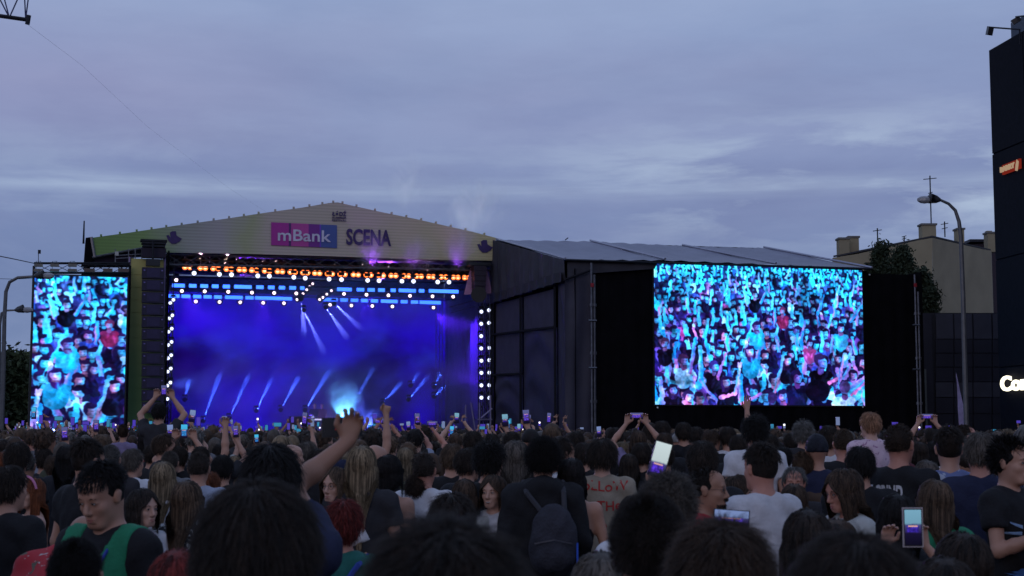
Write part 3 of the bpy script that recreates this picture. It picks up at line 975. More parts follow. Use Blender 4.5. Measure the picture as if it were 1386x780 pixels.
def lq(px, py, o=-1.9): v = sl(px, py, o); return Vector((v.x - c0.x, v.y - c0.y, v.z - c0.z))
M_cab = mat('line_cabinet', (.022, .018, .045), .5, scale=8)
M_grille = mat('line_grille', (.035, .028, .08), .6)
n = 12
for k in range(n):
    py = 362 + (560 - 362) * (k + .5) / n
    q = lq(207, py); h_ = (lq(207, 362).z - lq(207, 560).z) / n
    q.y += .02 * (k / n) ** 2 * 10
    cbn = MB().box(q, (.94, .5, h_ * .9)).build('speaker_cabinet', M_cab, r)
    MB().box(q + Vector((0, -.262, 0)), (.55, .02, h_ * .7)).build('grille', M_grille, cbn)
    for sx in (-.38, .38):
        MB().box(q + Vector((sx, -.262, h_ * .2)), (.07, .02, .05)).build('hinge_plate', mat('hinge_lilac', (.20, .16, .40), .4, .5), cbn)
MB().box(lq(207, 356), (.6, .5, .3)).build('flying_frame', M_plastic, r)
MB().tube([lq(207, 354), lq(207, 326)], .05, 5).build('hoist_chain', M_dark, r)
r = empty('rigging_head', wS(sl(207, 335, -1.4)), SA, 'dark rigging beams on top of the green banner tower', 'truss')
c0 = sl(207, 335, -1.4)
def lq(px, py, o=-1.4): v = sl(px, py, o); return Vector((v.x - c0.x, v.y - c0.y, v.z - c0.z))
for py, w2 in ((326.5, 1.15), (330, 1.05), (334, .98)):
    MB().box(lq(208, py), (w2, .6, .085)).build('beam', M_dark, r)
MB().box(lq(208, 343), (1.05, .5, .42)).build('motor_box', mat('motor_dark', (.02, .014, .03), .7), r)
for px in (156, 174, 183, 192): MB().tube([lq(px, 337, -.3), lq(px, 362, -.3)], .028, 4).build('frame_tube', M_metal, r)
for py in (346, 350): MB().tube([lq(156, py, -.3), lq(192, py - 2, -.3)], .022, 4).build('frame_tube', M_metal, r)
MB().box(lq(158, 343.5, -.4), (.16, .05, .18)).build('white_plate', mat('plate_pale', (.45, .45, .42), .6), r)
MB().prism([lq(122, 352, .2), lq(178, 340, .2), lq(185, 362, .2), lq(122, 362, .2)][::-1], (0, .1, 0)).build('shade_cloth', mat('shade_dark', (.018, .012, .026), .9), r)

# floor lamps at the foot of the left screen
M_flb = emis('floor_lamp_lens', (.25, .38, 1.0), 14.0)
for i, px in enumerate((46.5, 71.5, 93, 116, 141)):
    f = empty('floor_lamp', wS(sl(px, 583.5, -3.0)), SA, ORD[i] + ' from left: bright blue white lamp in the row along the foot of the left screen', 'stage light', 'blue lamps at the foot of the left screen')
    MB().disc((0, 0, 0), FRONT, .085, 12, 0, .02).build('lens', M_flb, f)
    MB().tube([(0, .03, 0), (0, .3, 0)], .12, 8).build('housing', M_plastic, f)
    MB().tube([(0, .15, -.1), (0, .15, -f.location.z)], .03, 5).build('stand', M_plastic, f)

# ================================================================== RIGHT TENT (side stage with big screen)
tent = empty('side_stage_tent', TO, SA, 'dark tarpaulin covered side structure with sloping grey roof right of the stage', 'tent')
DT = 10.7
eave = [tl(765, 352), tl(900, 352.5), tl(1050, 358.5), tl(1180, 364)]
ridge = [tl(672, 325, DT), tl(799, 327, DT), tl(924, 333, DT), tl(1034, 336, DT)]
mb_r = []
for k in range(3):
    a, b, c, d = eave[k], eave[k + 1], ridge[k + 1], ridge[k]
    mb = MB()
    def fn(u, v, a=a, b=b, c=c, d=d):
        p0 = a.lerp(b, u).lerp(d.lerp(c, u), v)
        p0.z -= .22 * math.sin(PI * u) * math.sin(PI * min(1, v * 1.0)) + .03 * math.sin(u * 31 + v * 7)
        return p0
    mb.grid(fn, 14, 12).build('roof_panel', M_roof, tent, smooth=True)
for k in range(4):
    MB().tube([eave[k] + Vector((0, -.03, .06)), ridge[k] + Vector((0, 0, .06))], .055, 5).build('rafter', mat('rafter_pale', (.34, .34, .42), .4, .5), tent)
MB().tube([eave[0], eave[3]], .05, 5).build('eave_tube', M_dark, tent)
# back slope
mb = MB(); mb.add([ridge[0], ridge[3], ridge[3] + Vector((0, 9, -1.8)), ridge[0] + Vector((0, 9, -1.8))], [(0, 1, 2, 3)]); mb.build('rear_roof_panel', M_roof, tent)
MB().tube([tl(765, 325, DT), tl(769, 322, DT)], .03, 4).build('ridge_fitting', M_dark, tent)
# side curtain under the verge: pleated
def side(f, py_, y_off=0):
    pass
cA = eave[0]; cB = ridge[0]
# in tent frame the side wall runs from (0,0) back to (0,DT)
zc0, zc1 = cA.z, cB.z
def side_z(px, py, s_):  # height on side wall plane x = cA.x at depth s_
    q = TO + SU * cA.x + SN * s_
    a_, b_ = ray(px, py)
    return CAMH + b_ * q.y
lowN, lowF = side_z(762, 379, 0), side_z(668, 409, DT)
def fn(u, v):
    zt = zc0 + (zc1 - zc0) * u; zb_ = lowN + (lowF - lowN) * u - .10 * abs(math.sin(u * 9))
    return Vector((cA.x - .05 + (.06 * math.sin(u * 42 + v * 1.5) + .03 * math.sin(u * 95 + v * 3)) * (.35 + .9 * v) - .5 * v * math.sin(PI * min(1, v)) * .15, u * DT, zt + (zb_ - zt) * v))
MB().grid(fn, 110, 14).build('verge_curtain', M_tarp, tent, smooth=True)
def fn(u, v):
    zt = lowN + .35; zt2 = lowF + .35
    z0 = zt + (zt2 - zt) * u
    return Vector((cA.x - .18 + .05 * math.sin(u * 60), u * DT, z0 - .42 * v))
MB().grid(fn, 80, 3).build('curtain_hem', mat('hem_dark', (.03, .03, .04), .7), tent, smooth=True)
# depth along side wall for a given photo column
def side_s(px):
    lo, hi = -3, DT + 3
    tx = ray(px, 400)[0]
    for _ in range(40):
        mid = (lo + hi) / 2
        q = TO + SU * (cA.x + .1) + SN * mid
        if q.x / q.y > tx: lo = mid
        else: hi = mid
    return mid
def sp_(px, py, inset=.1):
    s_ = side_s(px); q = TO + SU * (cA.x + inset) + SN * s_
    return Vector((cA.x + inset, s_, CAMH + ray(px, py)[1] * q.y))
M_pan = mat('wall_panel', (.062, .058, .085), .8, spec=.15, scale=1.5, bump=.1, bscale=4)
M_tp = mat('wall_tarp', (.042, .040, .062), .62, scale=1.2, bump=.8, bscale=1.6, spec=.3)
def panel(x0, x1, t0, t1, b0, b1, m_, nm, wav=0.0):
    A, B, C_, D = sp_(x0, t0), sp_(x1, t1), sp_(x1, b1), sp_(x0, b0)
    def fn(u, v):
        q = A.lerp(B, u).lerp(D.lerp(C_, u), v)
        q.x += wav * (math.sin(v * 17 + 3.5 * math.sin(u * 3 + v)) * .6 + math.sin(u * 9 - v * 11) * .4) * math.sin(PI * u) ** .5 if 0 < u < 1 else 0
        return q
    return MB().grid(fn, 24 if wav else 2, 40 if wav else 2).build(nm, m_, tent, smooth=bool(wav))
panel(669.5, 707, 412, 402.5, 452, 447, M_pan, 'wall_panel')
panel(709, 751, 402, 391, 446, 441, M_pan, 'wall_panel')
panel(669.5, 707, 455, 450, 507, 505, M_pan, 'wall_panel')
panel(669.5, 707.5, 509, 507, 588, 590, M_tp, 'wall_tarp', .10)
panel(709, 754, 447, 443, 588, 590, M_tp, 'wall_tarp', .12)
panel(755.5, 765.5, 378, 376, 590, 590, M_tp, 'wall_tarp', .04)
MB().grid(lambda u, v: Vector((cA.x + .45, u * DT, v * (lowN + (lowF - lowN) * u + .5))), 10, 2).build('backing_cloth', M_black, tent)
MB().box(((cA.x + eave[3].x) / 2, DT, (zc1 - .3) / 2), (eave[3].x - cA.x, .08, zc1 - .3)).build('rear_cloth', M_black, tent)
M_frm = mat('frame_grey', (.02, .02, .026), .9, 0, spec=.05)
for (a, b) in (((669, 411), (669, 590)), ((708, 402), (708, 590)), ((754.5, 388), (755, 590)), ((669, 453.5), (753, 443)), ((669, 508), (709, 506))):
    MB().tube([sp_(*a, -.02), sp_(*b, -.02)], .06, 5).build('wall_frame', M_frm, tent)
# front corner tarp between the corner and the scaffold pole
a, b = tl(765, 378, .1), tl(799, 365, .1)
def fn(u, v):
    x = a.x + (b.x - a.x) * u; zt = a.z + (b.z - a.z) * u
    return Vector((x, .12 + .035 * math.sin(u * 9 + v * 4) + .03 * math.sin(v * 14 + u * 3), zt * (1 - v)))
MB().grid(fn, 30, 30).build('corner_tarp', M_tp, tent, smooth=True)
MB().tube([tl(766, 378, -.05), tl(799, 366, -.05)], .05, 5).build('brace_tube', M_frm, tent)
# underside strip beneath the eave
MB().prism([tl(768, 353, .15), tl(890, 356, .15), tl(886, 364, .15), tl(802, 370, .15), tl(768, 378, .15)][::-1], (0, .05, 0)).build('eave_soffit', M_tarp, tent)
# front black cloth around the screen
a, b = tl(803, 366, .35), tl(1241, 383, .35)
fz = tl(890, 357, .35).z
def fn(u, v):
    x = a.x + (b.x - a.x) * u
    zt = fz if x < eave[3].x else fz - .1
    return Vector((x, .35 + .03 * math.sin(u * 150), zt * (1 - v)))
MB().grid(fn, 200, 2).build('front_cloth', M_black, tent, smooth=True)
MB().box((b.x, DT / 2, fz / 2), (.08, DT, fz)).build('end_cloth', M_black, tent)
for i, (px, t_) in enumerate(((800.5, 356), (804.5, 372), (1238, 372), (1242.5, 395))):
    q = tl(px, t_, -.25)
    MB().tube([(q.x, -.25, 0), (q.x, -.25, q.z)], .05, 7).build('scaffold_post', M_metal, tent)
    for z in np.arange(1, q.z, 2.0):
        MB().tube([(q.x, -.25, z), (q.x, -.25, z + .12)], .09, 7).build('coupler', M_metal, tent)
for px, py in ((802, 434), (802, 498), (1240, 440), (1240, 500)):
    q = tl(px, py, -.3); MB().tube([q - Vector((.18, 0, 0)), q + Vector((.18, 0, 0))], .04, 5).build('coupler', M_metal, tent)
for px in (801.5, 1239):
    q = tl(px, 386, -.32); MB().box(q, (.12, .06, .16)).build('red_marker', mat('marker_red', (.35, .03, .04), .5), tent)
cs = [tl(887, 548, .25), tl(1169.5, 549, .25), tl(1167.5, 365, .25), tl(885, 357.5, .25)]
cs[3].x = cs[0].x = (cs[0].x + cs[3].x) / 2; cs[1].x = cs[2].x = (cs[1].x + cs[2].x) / 2
cs[3].z = cs[2].z = (cs[2].z + cs[3].z) / 2; cs[0].z = cs[1].z = (cs[0].z + cs[1].z) / 2
led_screen(TO, cs, (0, 0, 1, 1), 'wide LED screen on the black wall of the right tent showing the crowd')
for px, py in ((879, 361), (1177, 372), (890, 552), (1168, 551)):
    MB().ball(tl(px, py, .2), .045, 6).build('hanging_lamp', mat('tiny_white', (.6, .6, .6), .4), tent)
# end of structure: fence boards between poles right
r = empty('feather_flag', at(1299, 575, 48) * 1.0, 0, 'narrow lilac feather flag beside the right street lamp', 'flag')
r.location.z = 0
H1 = at(1294, 501, 48)
x1 = H1.x - r.location.x
pts = []
for k in range(15):
    f = k / 14
    z = .6 + (H1.z - .6) * f
    xl = x1 * f ** 1.1
    wd = .27 * math.sin(PI * min(1, .12 + f * .88)) ** .6 * (1 - .75 * f ** 3)
    pts.append((xl, wd, z))
mb = MB()
mb.add([(p[0] + s_ * p[1] - .02, .015 * math.sin(k * 1.3), p[2]) for k, p in enumerate(pts) for s_ in (0, 1)], [(2 * k, 2 * k + 1, 2 * k + 3, 2 * k + 2) for k in range(14)])
mb.build('sail', mat('flag_lilac', (.33, .28, .46), .8), r)
MB().tube([(0, 0, 0)] + [(p[0] - .02, 0, p[2]) for p in pts], .018, 5).build('pole', M_dark, r)

# ================================================================== RIGHT: BUILDINGS
M_cream = mat('cream_render', (.30, .25, .16), .85, var=.14, scale=.35, bump=.2, bscale=3)
M_cream2 = mat('cream_render_gable', (.27, .225, .15), .85, var=.14, scale=.4, bump=.2, bscale=3)
r = empty('cream_tenement', at(1261, 584, 110), 0, 'cream rendered tenement with chimneys behind the side tent and trees', 'building')
r.location.z = 0
O1 = r.location.copy()
def cq(px, py, Y=110): return at(px, py, Y) - O1
# left face (recedes left), right face
MB().prism([cq(1128, 349), cq(1160, 344), cq(1240, 326), cq(1262, 322), Vector((0, 0, 0)), Vector((cq(1128, 349).x, 0, 0))][::-1], (0, .4, 0)).build('left_wall', M_cream, r)
q = cq(1341, 340, 118)
MB().prism([cq(1262, 322), Vector((q.x, q.y, q.z)), Vector((q.x, q.y, 0)), Vector((0.02, 0, 0))][::-1], (.2, .4, 0)).build('gable_wall', M_cream2, r)
MB().prism([cq(1262, 321.5) + Vector((0, 0, .02)), cq(1341, 339.5, 118), cq(1262, 321, 130), cq(1128, 348, 118), cq(1128, 349) + Vector((0, 0, .02)), cq(1240, 325.7)], (0, 0, .12)).build('roof', mat('felt_roof', (.05, .05, .055), .9), r)
for (x0, x1, y0, y1, Y) in ((1134, 1148, 325, 350, 111), (1147, 1161, 323, 350, 112), (1245.5, 1265, 306, 330, 112), (1293.5, 1303, 312, 334, 115), (1334, 1346, 317, 342, 121)):
    a, b = cq(x0, y0, Y), cq(x1, y1, Y)
    ch = MB().box(((a.x + b.x) / 2, a.y, (a.z + b.z) / 2), (b.x - a.x, 1.0, a.z - b.z)).build('chimney', M_cream, r)
    MB().box(((a.x + b.x) / 2, a.y, a.z + .06), (b.x - a.x + .16, 1.16, .14)).build('chimney_cap', mat('cap_grey', (.16, .15, .14), .9), ch)
# aerials on the roof
for (px, pb, pt, els) in ((1260.5, 307, 238, ((243, 9), (262, 3))), (1188, 331, 309, ((313, 6),)), (1279, 321, 300, ((304, 5), (310, 4))), (1224, 332, 320, ((321, 3), (324, 3)))):
    b_, t_ = at(px, pb, 112), at(px, pt, 112)
    f = empty('roof_aerial', b_, 0, {1260.5: 'tall thin mast aerial above the cream building chimney', 1188: 'bent TV aerial above the tree tops', 1279: 'small TV aerial between the two chimneys', 1224: 'short stubby aerial on the cream roof slope'}[px], 'aerial')
    MB().tube([(0, 0, 0), (0, 0, t_.z - b_.z)], .05, 5).build('mast', M_dark, f)
    for y_, w_ in els:
        z = at(px, y_, 112).z - b_.z; hw = w_ * 112 / 2000
        MB().tube([(-hw, 0, z), (hw, 0, z + .1)], .04, 4).build('crossbar', M_dark, f)
# darker house behind
r = empty('dark_house', at(1330, 584, 140), 0, 'dark roofed house just visible behind the cream gable', 'building'); r.location.z = 0
a = at(1315, 331, 140) - r.location; b = at(1350, 328, 140) - r.location
MB().prism([Vector((a.x, 0, 0)), Vector((b.x, 0, 0)), Vector((b.x, 0, b.z)), Vector((a.x, 0, a.z))], (0, 6, 0)).build('wall', mat('dark_brick', (.04, .03, .04), .9, bump=.3), r)
MB().box(((a.x + b.x) / 2, 3, b.z + .1), (b.x - a.x + .6, 7, .25)).build('roof', M_dark, r)
MB().box((b.x - .5, 1, b.z + .7), (.5, .6, 1.0)).build('chimney', M_cream2, r)
# dark low building with cladding panels
r = empty('dark_clad_building', at(1266, 584, 78), 0, 'low dark grey building with horizontal cladding panels left of the black tower', 'building'); r.location.z = 0
O1 = r.location.copy()
def cq(px, py, Y=78): return at(px, py, Y) - O1
a, b = cq(1262, 423), cq(1372, 423)
MB().box(((a.x + b.x) / 2, 2.2, a.z / 2), (b.x - a.x, 4, a.z - .02)).build('core_wall', mat('clad_core', (.02, .02, .027), .8), r)
M_clad = mat('cladding', (.045, .045, .062), .5, var=.2, scale=.8)
M_cladd = mat('cladding_dark', (.022, .022, .034), .45, var=.2, scale=.8)
ys = [424, 459, 478, 497, 517, 538, 560, 584]
xs_ = [1267, 1292, 1318, 1344, 1372]
for i in range(len(ys) - 1):
    for j in range(4):
        p0, p1 = cq(xs_[j] + .5, ys[i] + .6), cq(xs_[j + 1] - .5, ys[i + 1] - .6)
        MB().box(((p0.x + p1.x) / 2, .17, (p0.z + p1.z) / 2), (p1.x - p0.x, .08, p0.z - p1.z)).build('cladding_panel', M_clad if (i in (0, 4)) else M_cladd, r)
p0, p1 = cq(1248, 424), cq(1265, 584)
MB().box(((p0.x + p1.x) / 2, 1, p0.z / 2), (p1.x - p0.x, 2, p0.z)).build('stair_tower', M_cladd, r)
p0, p1 = cq(1244, 500), cq(1256, 584)
MB().box(((p0.x + p1.x) / 2 - .1, -.2, p0.z / 2), (p1.x - p0.x, .3, p0.z)).build('pale_pier', mat('pier_grey', (.10, .11, .11), .8), r)
# street lamps
def street_lamp(base, pts, head, dirx, label, thick=.08, hl=.9, r_top=None):
    r = empty('street_lamp', (base[0], base[1], 0), 0, label, 'street lamp', 'street lamps')
    P = [Vector(p) - Vector((base[0], base[1], 0)) for p in pts]
    rs = [thick * (1 - .5 * i / (len(P) - 1)) for i in range(len(P))]
    MB().tube(P, rs, 8).build('pole', mat('lamp_pole', (.13, .13, .135), .5, .5), r)
    MB().tube([(0, 0, 0), (0, 0, 1.1)], thick * 1.5, 8).build('pole_base', mat('lamp_pole', (.13, .13, .135), .5, .5), r)
    h = Vector(head) - Vector((base[0], base[1], 0))
    mb = MB(); d = Vector((dirx, 0, .18 * abs(dirx))).normalized()
    mb.tube([h, h + d * .12, h + d * .35, h + d * .7 * hl, h + d * hl], [.05, .12, .17, .16, .05], 8)
    mb.build('lamp_head', mat('lamp_shell', (.06, .06, .065), .4), r, smooth=True)
    MB().ball(h + d * .5 + Vector((0, 0, -.08)), (.24, .13, .12), 8).build('lamp_bowl', mat('lamp_glass', (.3, .3, .32), .2), r)
    return r
Y = 45
street_lamp(at(1308, 580, Y), [at(1308, 575, Y) * Vector((1, 1, 0)) if False else Vector((at(1308, 580, Y).x, Y, 0))] + [at(*q, Y) for q in ((1306, 500), (1303.5, 400), (1300.5, 320), (1298, 300), (1293, 285), (1284, 276), (1273, 271))], at(1273, 271, Y), -1, 'tall grey street lamp with curved arm before the cream building', .085, .42)
Y = 52
street_lamp(at(2, 580, Y), [Vector((at(2, 580, Y).x, Y, 0))] + [at(*q, Y) for q in ((4, 520), (6, 430), (8, 395), (13, 382), (24, 376), (44, 374.5))], at(46, 374, Y), 1, 'grey street lamp with long curved arm ending at the left screen', .09, .3)
Y = 58
street_lamp(at(0, 580, Y), [Vector((at(-1, 580, Y).x, Y, 0))] + [at(*q, Y) for q in ((-1, 500), (0, 440), (2, 424), (8, 420.5), (20, 420))], at(20, 420, Y), 1, 'smaller grey street lamp with short arm at the left picture edge', .07, .4)
# black tower block, right edge
YB = 60.0
A0, A1 = at(1340, 68, YB), at(1386, 41, 57.0)
dirw = Vector((A1.x - A0.x, A1.y - A0.y, 0)).normalized()
r = empty('black_tower_block', (A0.x, A0.y, 0), 0, 'tall black windowless building with lit signs at the right edge', 'building')
far_end = dirw * 30
ztw = A0.z
MB().prism([Vector((0, 0, 0)), far_end, far_end + Vector((18, 6, 0)), Vector((18, 6, 0))], (0, 0, ztw)).build('wall', mat('black_cladding', (.006, .006, .011), .8, var=.3, spec=.1), r)
nb_ = Vector((dirw.y, -dirw.x, 0)); nb_ = -nb_ if nb_.x > 0 else nb_
k = 12
for i in range(10):   # joints of the cladding, as slightly proud panels
    for j in range(4):
        c_ = dirw * (1.5 + 3 * i) + nb_ * .03 + Vector((0, 0, ztw * (j + .5) / 4))
        rot = Matrix.Rotation(math.atan2(dirw.y, dirw.x), 3, 'Z')
        MB().box(c_, (2.94, .06, ztw / 4 - .06), rot).build('cladding_panel', mat('black_panel', (.006, .006, .011), .75, var=.35, spec=.1), r)
a = dirw * .9 + Vector((.5, .1, ztw))
MB().box(a + dirw * 14 + Vector((.2, 0, .45)), (28, .4, .9), Matrix.Rotation(math.atan2(dirw.y, dirw.x), 3, 'Z')).build('parapet', mat('parapet_blue', (.04, .055, .085), .5), r)
# wall-plane placement of signs
W0 = Vector((A0.x, A0.y, 0)) + nb_ * .1
def wallpt(px, py):
    tx, tz = ray(px, py)
    # W0 + dirw*s : x/y = tx
    s_ = (W0.x - tx * W0.y) / (tx * dirw.y - dirw.x)
    q = W0 + dirw * s_
    return s_, CAMH + tz * q.y
def wall_sign(body, px0, py0, px1, hpx, m_, label, name, box=None, bold=.02, fitx=None):
    s0, z0 = wallpt(px0, py0); s1, _ = wallpt(px1, py0)
    zt = wallpt(px0, py0 - hpx)[1] - z0
    vs, fs, wd = text_mesh(body, zt / .7, .06, bold * zt)
    k_ = (s1 - s0) / wd if fitx else 1
    f = empty(name, W0 + dirw * s0 + Vector((0, 0, z0)), math.atan2(dirw.y, dirw.x), label, 'sign')
    if box:
        L = (s1 - s0)
        MB().box((L * .62, -.0, zt * .5), (L * 1.25, .1, zt * 1.8)).build('sign_box', box, f)
    MB().add([Vector((v.x * k_, v.y - .12, v.z)) for v in vs], fs).build('lettering', m_, f)
    return f
M_red = emis('sign_red', (.55, .05, .03), .3)
fB = wall_sign('BARRY', 1358, 234, 1377, 7.2, emis('sign_cream', (.9, .62, .40), .42), 'small red lit sign reading BARRY high on the black building', 'wall_sign', M_red, .02, True)
s1, z1 = wallpt(1378.5, 233)
s0, z0 = wallpt(1358, 234)
MB().add([Vector((s1 - s0 + x, -.14, z1 - z0 + z)) for x, z in ((.0, .05), (.22, .0), (.30, .2), (.34, .36), (.16, .48), (.05, .28))], [(0, 1, 2, 3, 4, 5)]).build('flame_symbol', emis('sign_cream', (.9, .62, .40), .42), fB)
wall_sign('Con', 1358.5, 529, 1396, 19, emis('sign_white', (1.0, .93, .72), 2.2), 'large white lit letters low on the black building, cut by the picture edge', 'wall_sign', None, .05, True)
# floodlights on arms
for i, (px, py, bx_, by_, lb) in enumerate(((1339.5, 38, 1380, 40, 'lower floodlight on a thin arm above the black building corner'), (1375, 24, 1392, 21, 'upper floodlight on an arm at the top right picture corner'))):
    h = at(px, py, 57); b_ = at(bx_, by_, 55.5)
    f = empty('arm_floodlight', b_, 0, lb, 'floodlight', 'floodlights on arms above the black building')
    MB().tube([(0, 0, -.6), (0, 0, .0), h - b_ + Vector((0, 0, .03))], .035, 5).build('arm', M_dark, f)
    MB().box(h - b_ + Vector((0, 0, -.12)), (.2, .3, .34), Euler((.3, .15 + .9 * i, 0)).to_matrix()).build('lamp_head', M_plastic, f)

# ================================================================== LEFT TOP: truss arm and cable
tr = at(38, 27, 24)
r = empty('lighting_truss', tr, 0, 'end of a dark truss arm poking into the top left corner', 'truss')
def cq(px, py, Y): return at(px, py, Y) - tr
MB().tube([cq(-160, 4, 24), cq(-30, 17.5, 24), cq(37, 27, 24)], .035, 8).build('lower_chord', M_dark, r)
MB().tube([cq(39, 21, 24), cq(37, 33, 24)], .04, 8).build('end_plate', M_dark, r)
M_br = mat('brace_blue', (.03, .03, .09), .5, .4)
for a, b in (((-4, -8), (11, 21)), ((4, -8), (11.5, 20)), ((27, -8), (14, 21)), ((33, -8), (34.5, 24)), ((39, -8), (35, 24)), ((-30, 14), (-18, -10))):
    MB().tube([cq(*a, 24.3), cq(*b, 24)], .012, 5).build('brace', M_br, r)
MB().tube([cq(-160, -30, 24.4), cq(60, -12, 24.4)], .035, 8).build('upper_chord', M_dark, r)
c = [at(37, 33, 24), at(110, 88, 30), at(200, 172, 42), at(310, 255, 60), at(360, 287, 66)]
tag(MB().tube(c, .0016, 4).build('stay_cable', M_dark), 'thin cable running from the truss arm down to the stage roof', 'cable')
c = [at(-20, 343, 50), at(20, 351, 53), at(48, 357, 60)]
tag(MB().tube(c, .02, 4).build('overhead_cable', M_dark), 'dark overhead cable entering from the left to the screen rig', 'cable')
c = [at(-20, 377, 50), at(20, 378, 53), at(44, 377, 60)]
tag(MB().tube(c, .012, 4).build('overhead_cable', M_dark), 'thin cable just above the left street lamp arm', 'cable')

# ================================================================== TREES
def leaf_mat(name, col):
    return mat(name, col, .8, var=.5, scale=3.0)


def tree(base, lobes, h, label, m_, seed, leaf=.22, n=2600, trunk_r=.2):
    rg = np.random.RandomState(seed)
    r = empty('tree', base, 0, label, 'tree', None)
    top = max(l[2] + l[5] * .6 for l in lobes)
    mb = MB()
    mb.tube([(0, 0, 0), (.05, 0, h * .3), (-.05, .05, h * .6), (0, 0, top)], [trunk_r, trunk_r * .8, trunk_r * .5, .03], 7)
    for l in lobes:
        c = Vector(l[:3])
        mb.tube([(0, 0, max(h * .3, c.z * .55)), c * .6 + Vector((0, 0, c.z * .25)), c], [trunk_r * .5, .06, .02], 5)
        for k in range(5):
            d = Vector(rg.normal(size=3)); d.z = abs(d.z) * .8; d.normalize()
            mb.tube([c - Vector((0, 0, l[5] * .4)), c + Vector((d.x * l[3], d.y * l[4], d.z * l[5])) * .8], [.04, .012], 4, caps=False)
    mb.build('trunk', mat('bark', (.05, .04, .032), .95, bump=.6), r)
    vol = np.array([l[3] * l[4] * l[5] for l in lobes]); vol = vol / vol.sum()
    V, F = [], []
    for l, f in zip(lobes, vol):
        m = int(n * f)
        nc = max(8, m // 26)
        cd = rg.normal(size=(nc, 3)); cd /= np.linalg.norm(cd, axis=1)[:, None]
        cc = cd * (rg.uniform(.25, 1.0, nc) ** .6)[:, None] * np.array(l[3:6]) + np.array(l[:3])
        idx = rg.randint(nc, size=m)
        p = cc[idx] + rg.normal(size=(m, 3)) * leaf * 1.25
        a = rg.normal(size=(m, 3)); a /= np.linalg.norm(a, axis=1)[:, None]
        b = rg.normal(size=(m, 3)); b -= a * (a * b).sum(1)[:, None]; b /= np.linalg.norm(b, axis=1)[:, None]
        s = leaf * rg.uniform(.5, 1.1, m)[:, None]
        q = np.stack([p - a * s, p + b * s * .45, p + a * s, p - b * s * .45], 1).reshape(-1, 3)
        o = len(V) * 0 + sum(len(v) for v in V)
        V.append(q); F.append((np.arange(m * 4) + o).reshape(-1, 4))
    V = np.concatenate(V); F = np.concatenate(F)
    me = bpy.data.meshes.new('crown'); me.from_pydata(V.tolist(), [], F.tolist()); me.materials.append(m_)
    link('crown', me, None, r)
    return r


ML1, ML2 = leaf_mat('leaves_dark', (.030, .042, .022)), leaf_mat('leaves_mid', (.05, .068, .03))
def tr_at(px, Y, lobes_px, label, m_, seed, **k):
    b = at(px, 584, Y); b.z = 0
    lobes = []
    for (x, y, rx, ry) in lobes_px:
        c = at(x, y, Y); s_ = Y / 2000
        lobes.append((c.x - b.x, 0, c.z, rx * s_, rx * s_, ry * s_))
    return tree(b, lobes, lobes[0][2], label, m_, seed, **k)
tr_at(1192, 84, [(1192, 347, 9, 17), (1191, 370, 12, 22), (1194, 410, 13, 40)], 'dark slender tree behind the right end of the tent roof', ML1, 1, n=13000, leaf=.14)
tr_at(1222, 82, [(1221, 348, 9, 15), (1220, 370, 16, 24), (1222, 415, 17, 40)], 'dark bushy tree in front of the cream building wall', ML1, 2, n=16000, leaf=.14)
tr_at(1252, 80, [(1249, 380, 9, 14), (1253, 404, 14, 22), (1250, 436, 13, 28), (1249, 480, 10, 34)], 'lower dark tree against the edge of the dark clad building', ML1, 3, n=13000, leaf=.14)
tr_at(12, 95, [(8, 505, 22, 26), (24, 500, 16, 20), (6, 545, 26, 34), (30, 545, 14, 36)], 'broad dark green tree behind the left street lamps', ML2, 4, n=9000, leaf=.28)
tr_at(34, 100, [(36, 505, 12, 22), (38, 540, 12, 40)], 'dark tree beside the edge of the left LED screen', ML2, 5, n=3600, leaf=.28)
tr_at(-30, 92, [(-30, 500, 26, 34), (-28, 550, 28, 40)], 'dark tree at the left picture edge', ML1, 6, n=5200, leaf=.28)
# low wall and hedge line far behind, right and left
far = [('hedge', (-75, 110), (-30, 118), 3.2, 'low dark hedge line far behind the left lamps')]
for nm, a, b, h_, lb in far:
    rg = np.random.RandomState(3); mb = MB()
    f = empty(nm, (a[0], a[1], 0), math.atan2(b[1] - a[1], b[0] - a[0]), lb, 'hedge')
    L = math.hypot(b[0] - a[0], b[1] - a[1])
    for k in range(2500):
        p_ = Vector((rg.uniform(0, L), rg.uniform(0, 1.4), rg.uniform(.1, h_ * (.8 + .2 * math.sin(k)))))
        d = Vector(rg.normal(size=3)).normalized() * .35; e_ = d.orthogonal() * .6
        mb.add([p_ - d, p_ + e_, p_ + d, p_ - e_], [(0, 1, 2, 3)])
    mb.build('foliage', ML1, f)

# ================================================================== STAGE HAZE, SMOKE AND LIGHT
def vol_mat(name, dens, col, scale, lo, hi, extra=None, aniso=.2):
    m = bpy.data.materials.new(name); m.use_nodes = True
    t = NT(m.node_tree)
    pv = t.new('ShaderNodeVolumePrincipled')
    pv.inputs['Color'].default_value = (*col, 1)
    pv.inputs['Anisotropy'].default_value = aniso
    tc = t.new('ShaderNodeTexCoord')
    v = t.mapping(tc.outputs['Object'], scale=scale)
    nz = t.ramp(t.noise(v, 1.0, 4, .6, .5), [(lo, 0.0), (hi, 1.0)])
    d = nz
    if extra is not None: d = extra(t, tc, nz)
    t.t.links.new(t.math('MULTIPLY', d, dens), pv.inputs['Density'])
    o = t.new('ShaderNodeOutputMaterial')
    t.t.links.new(pv.outputs[0], o.inputs['Volume'])
    return m


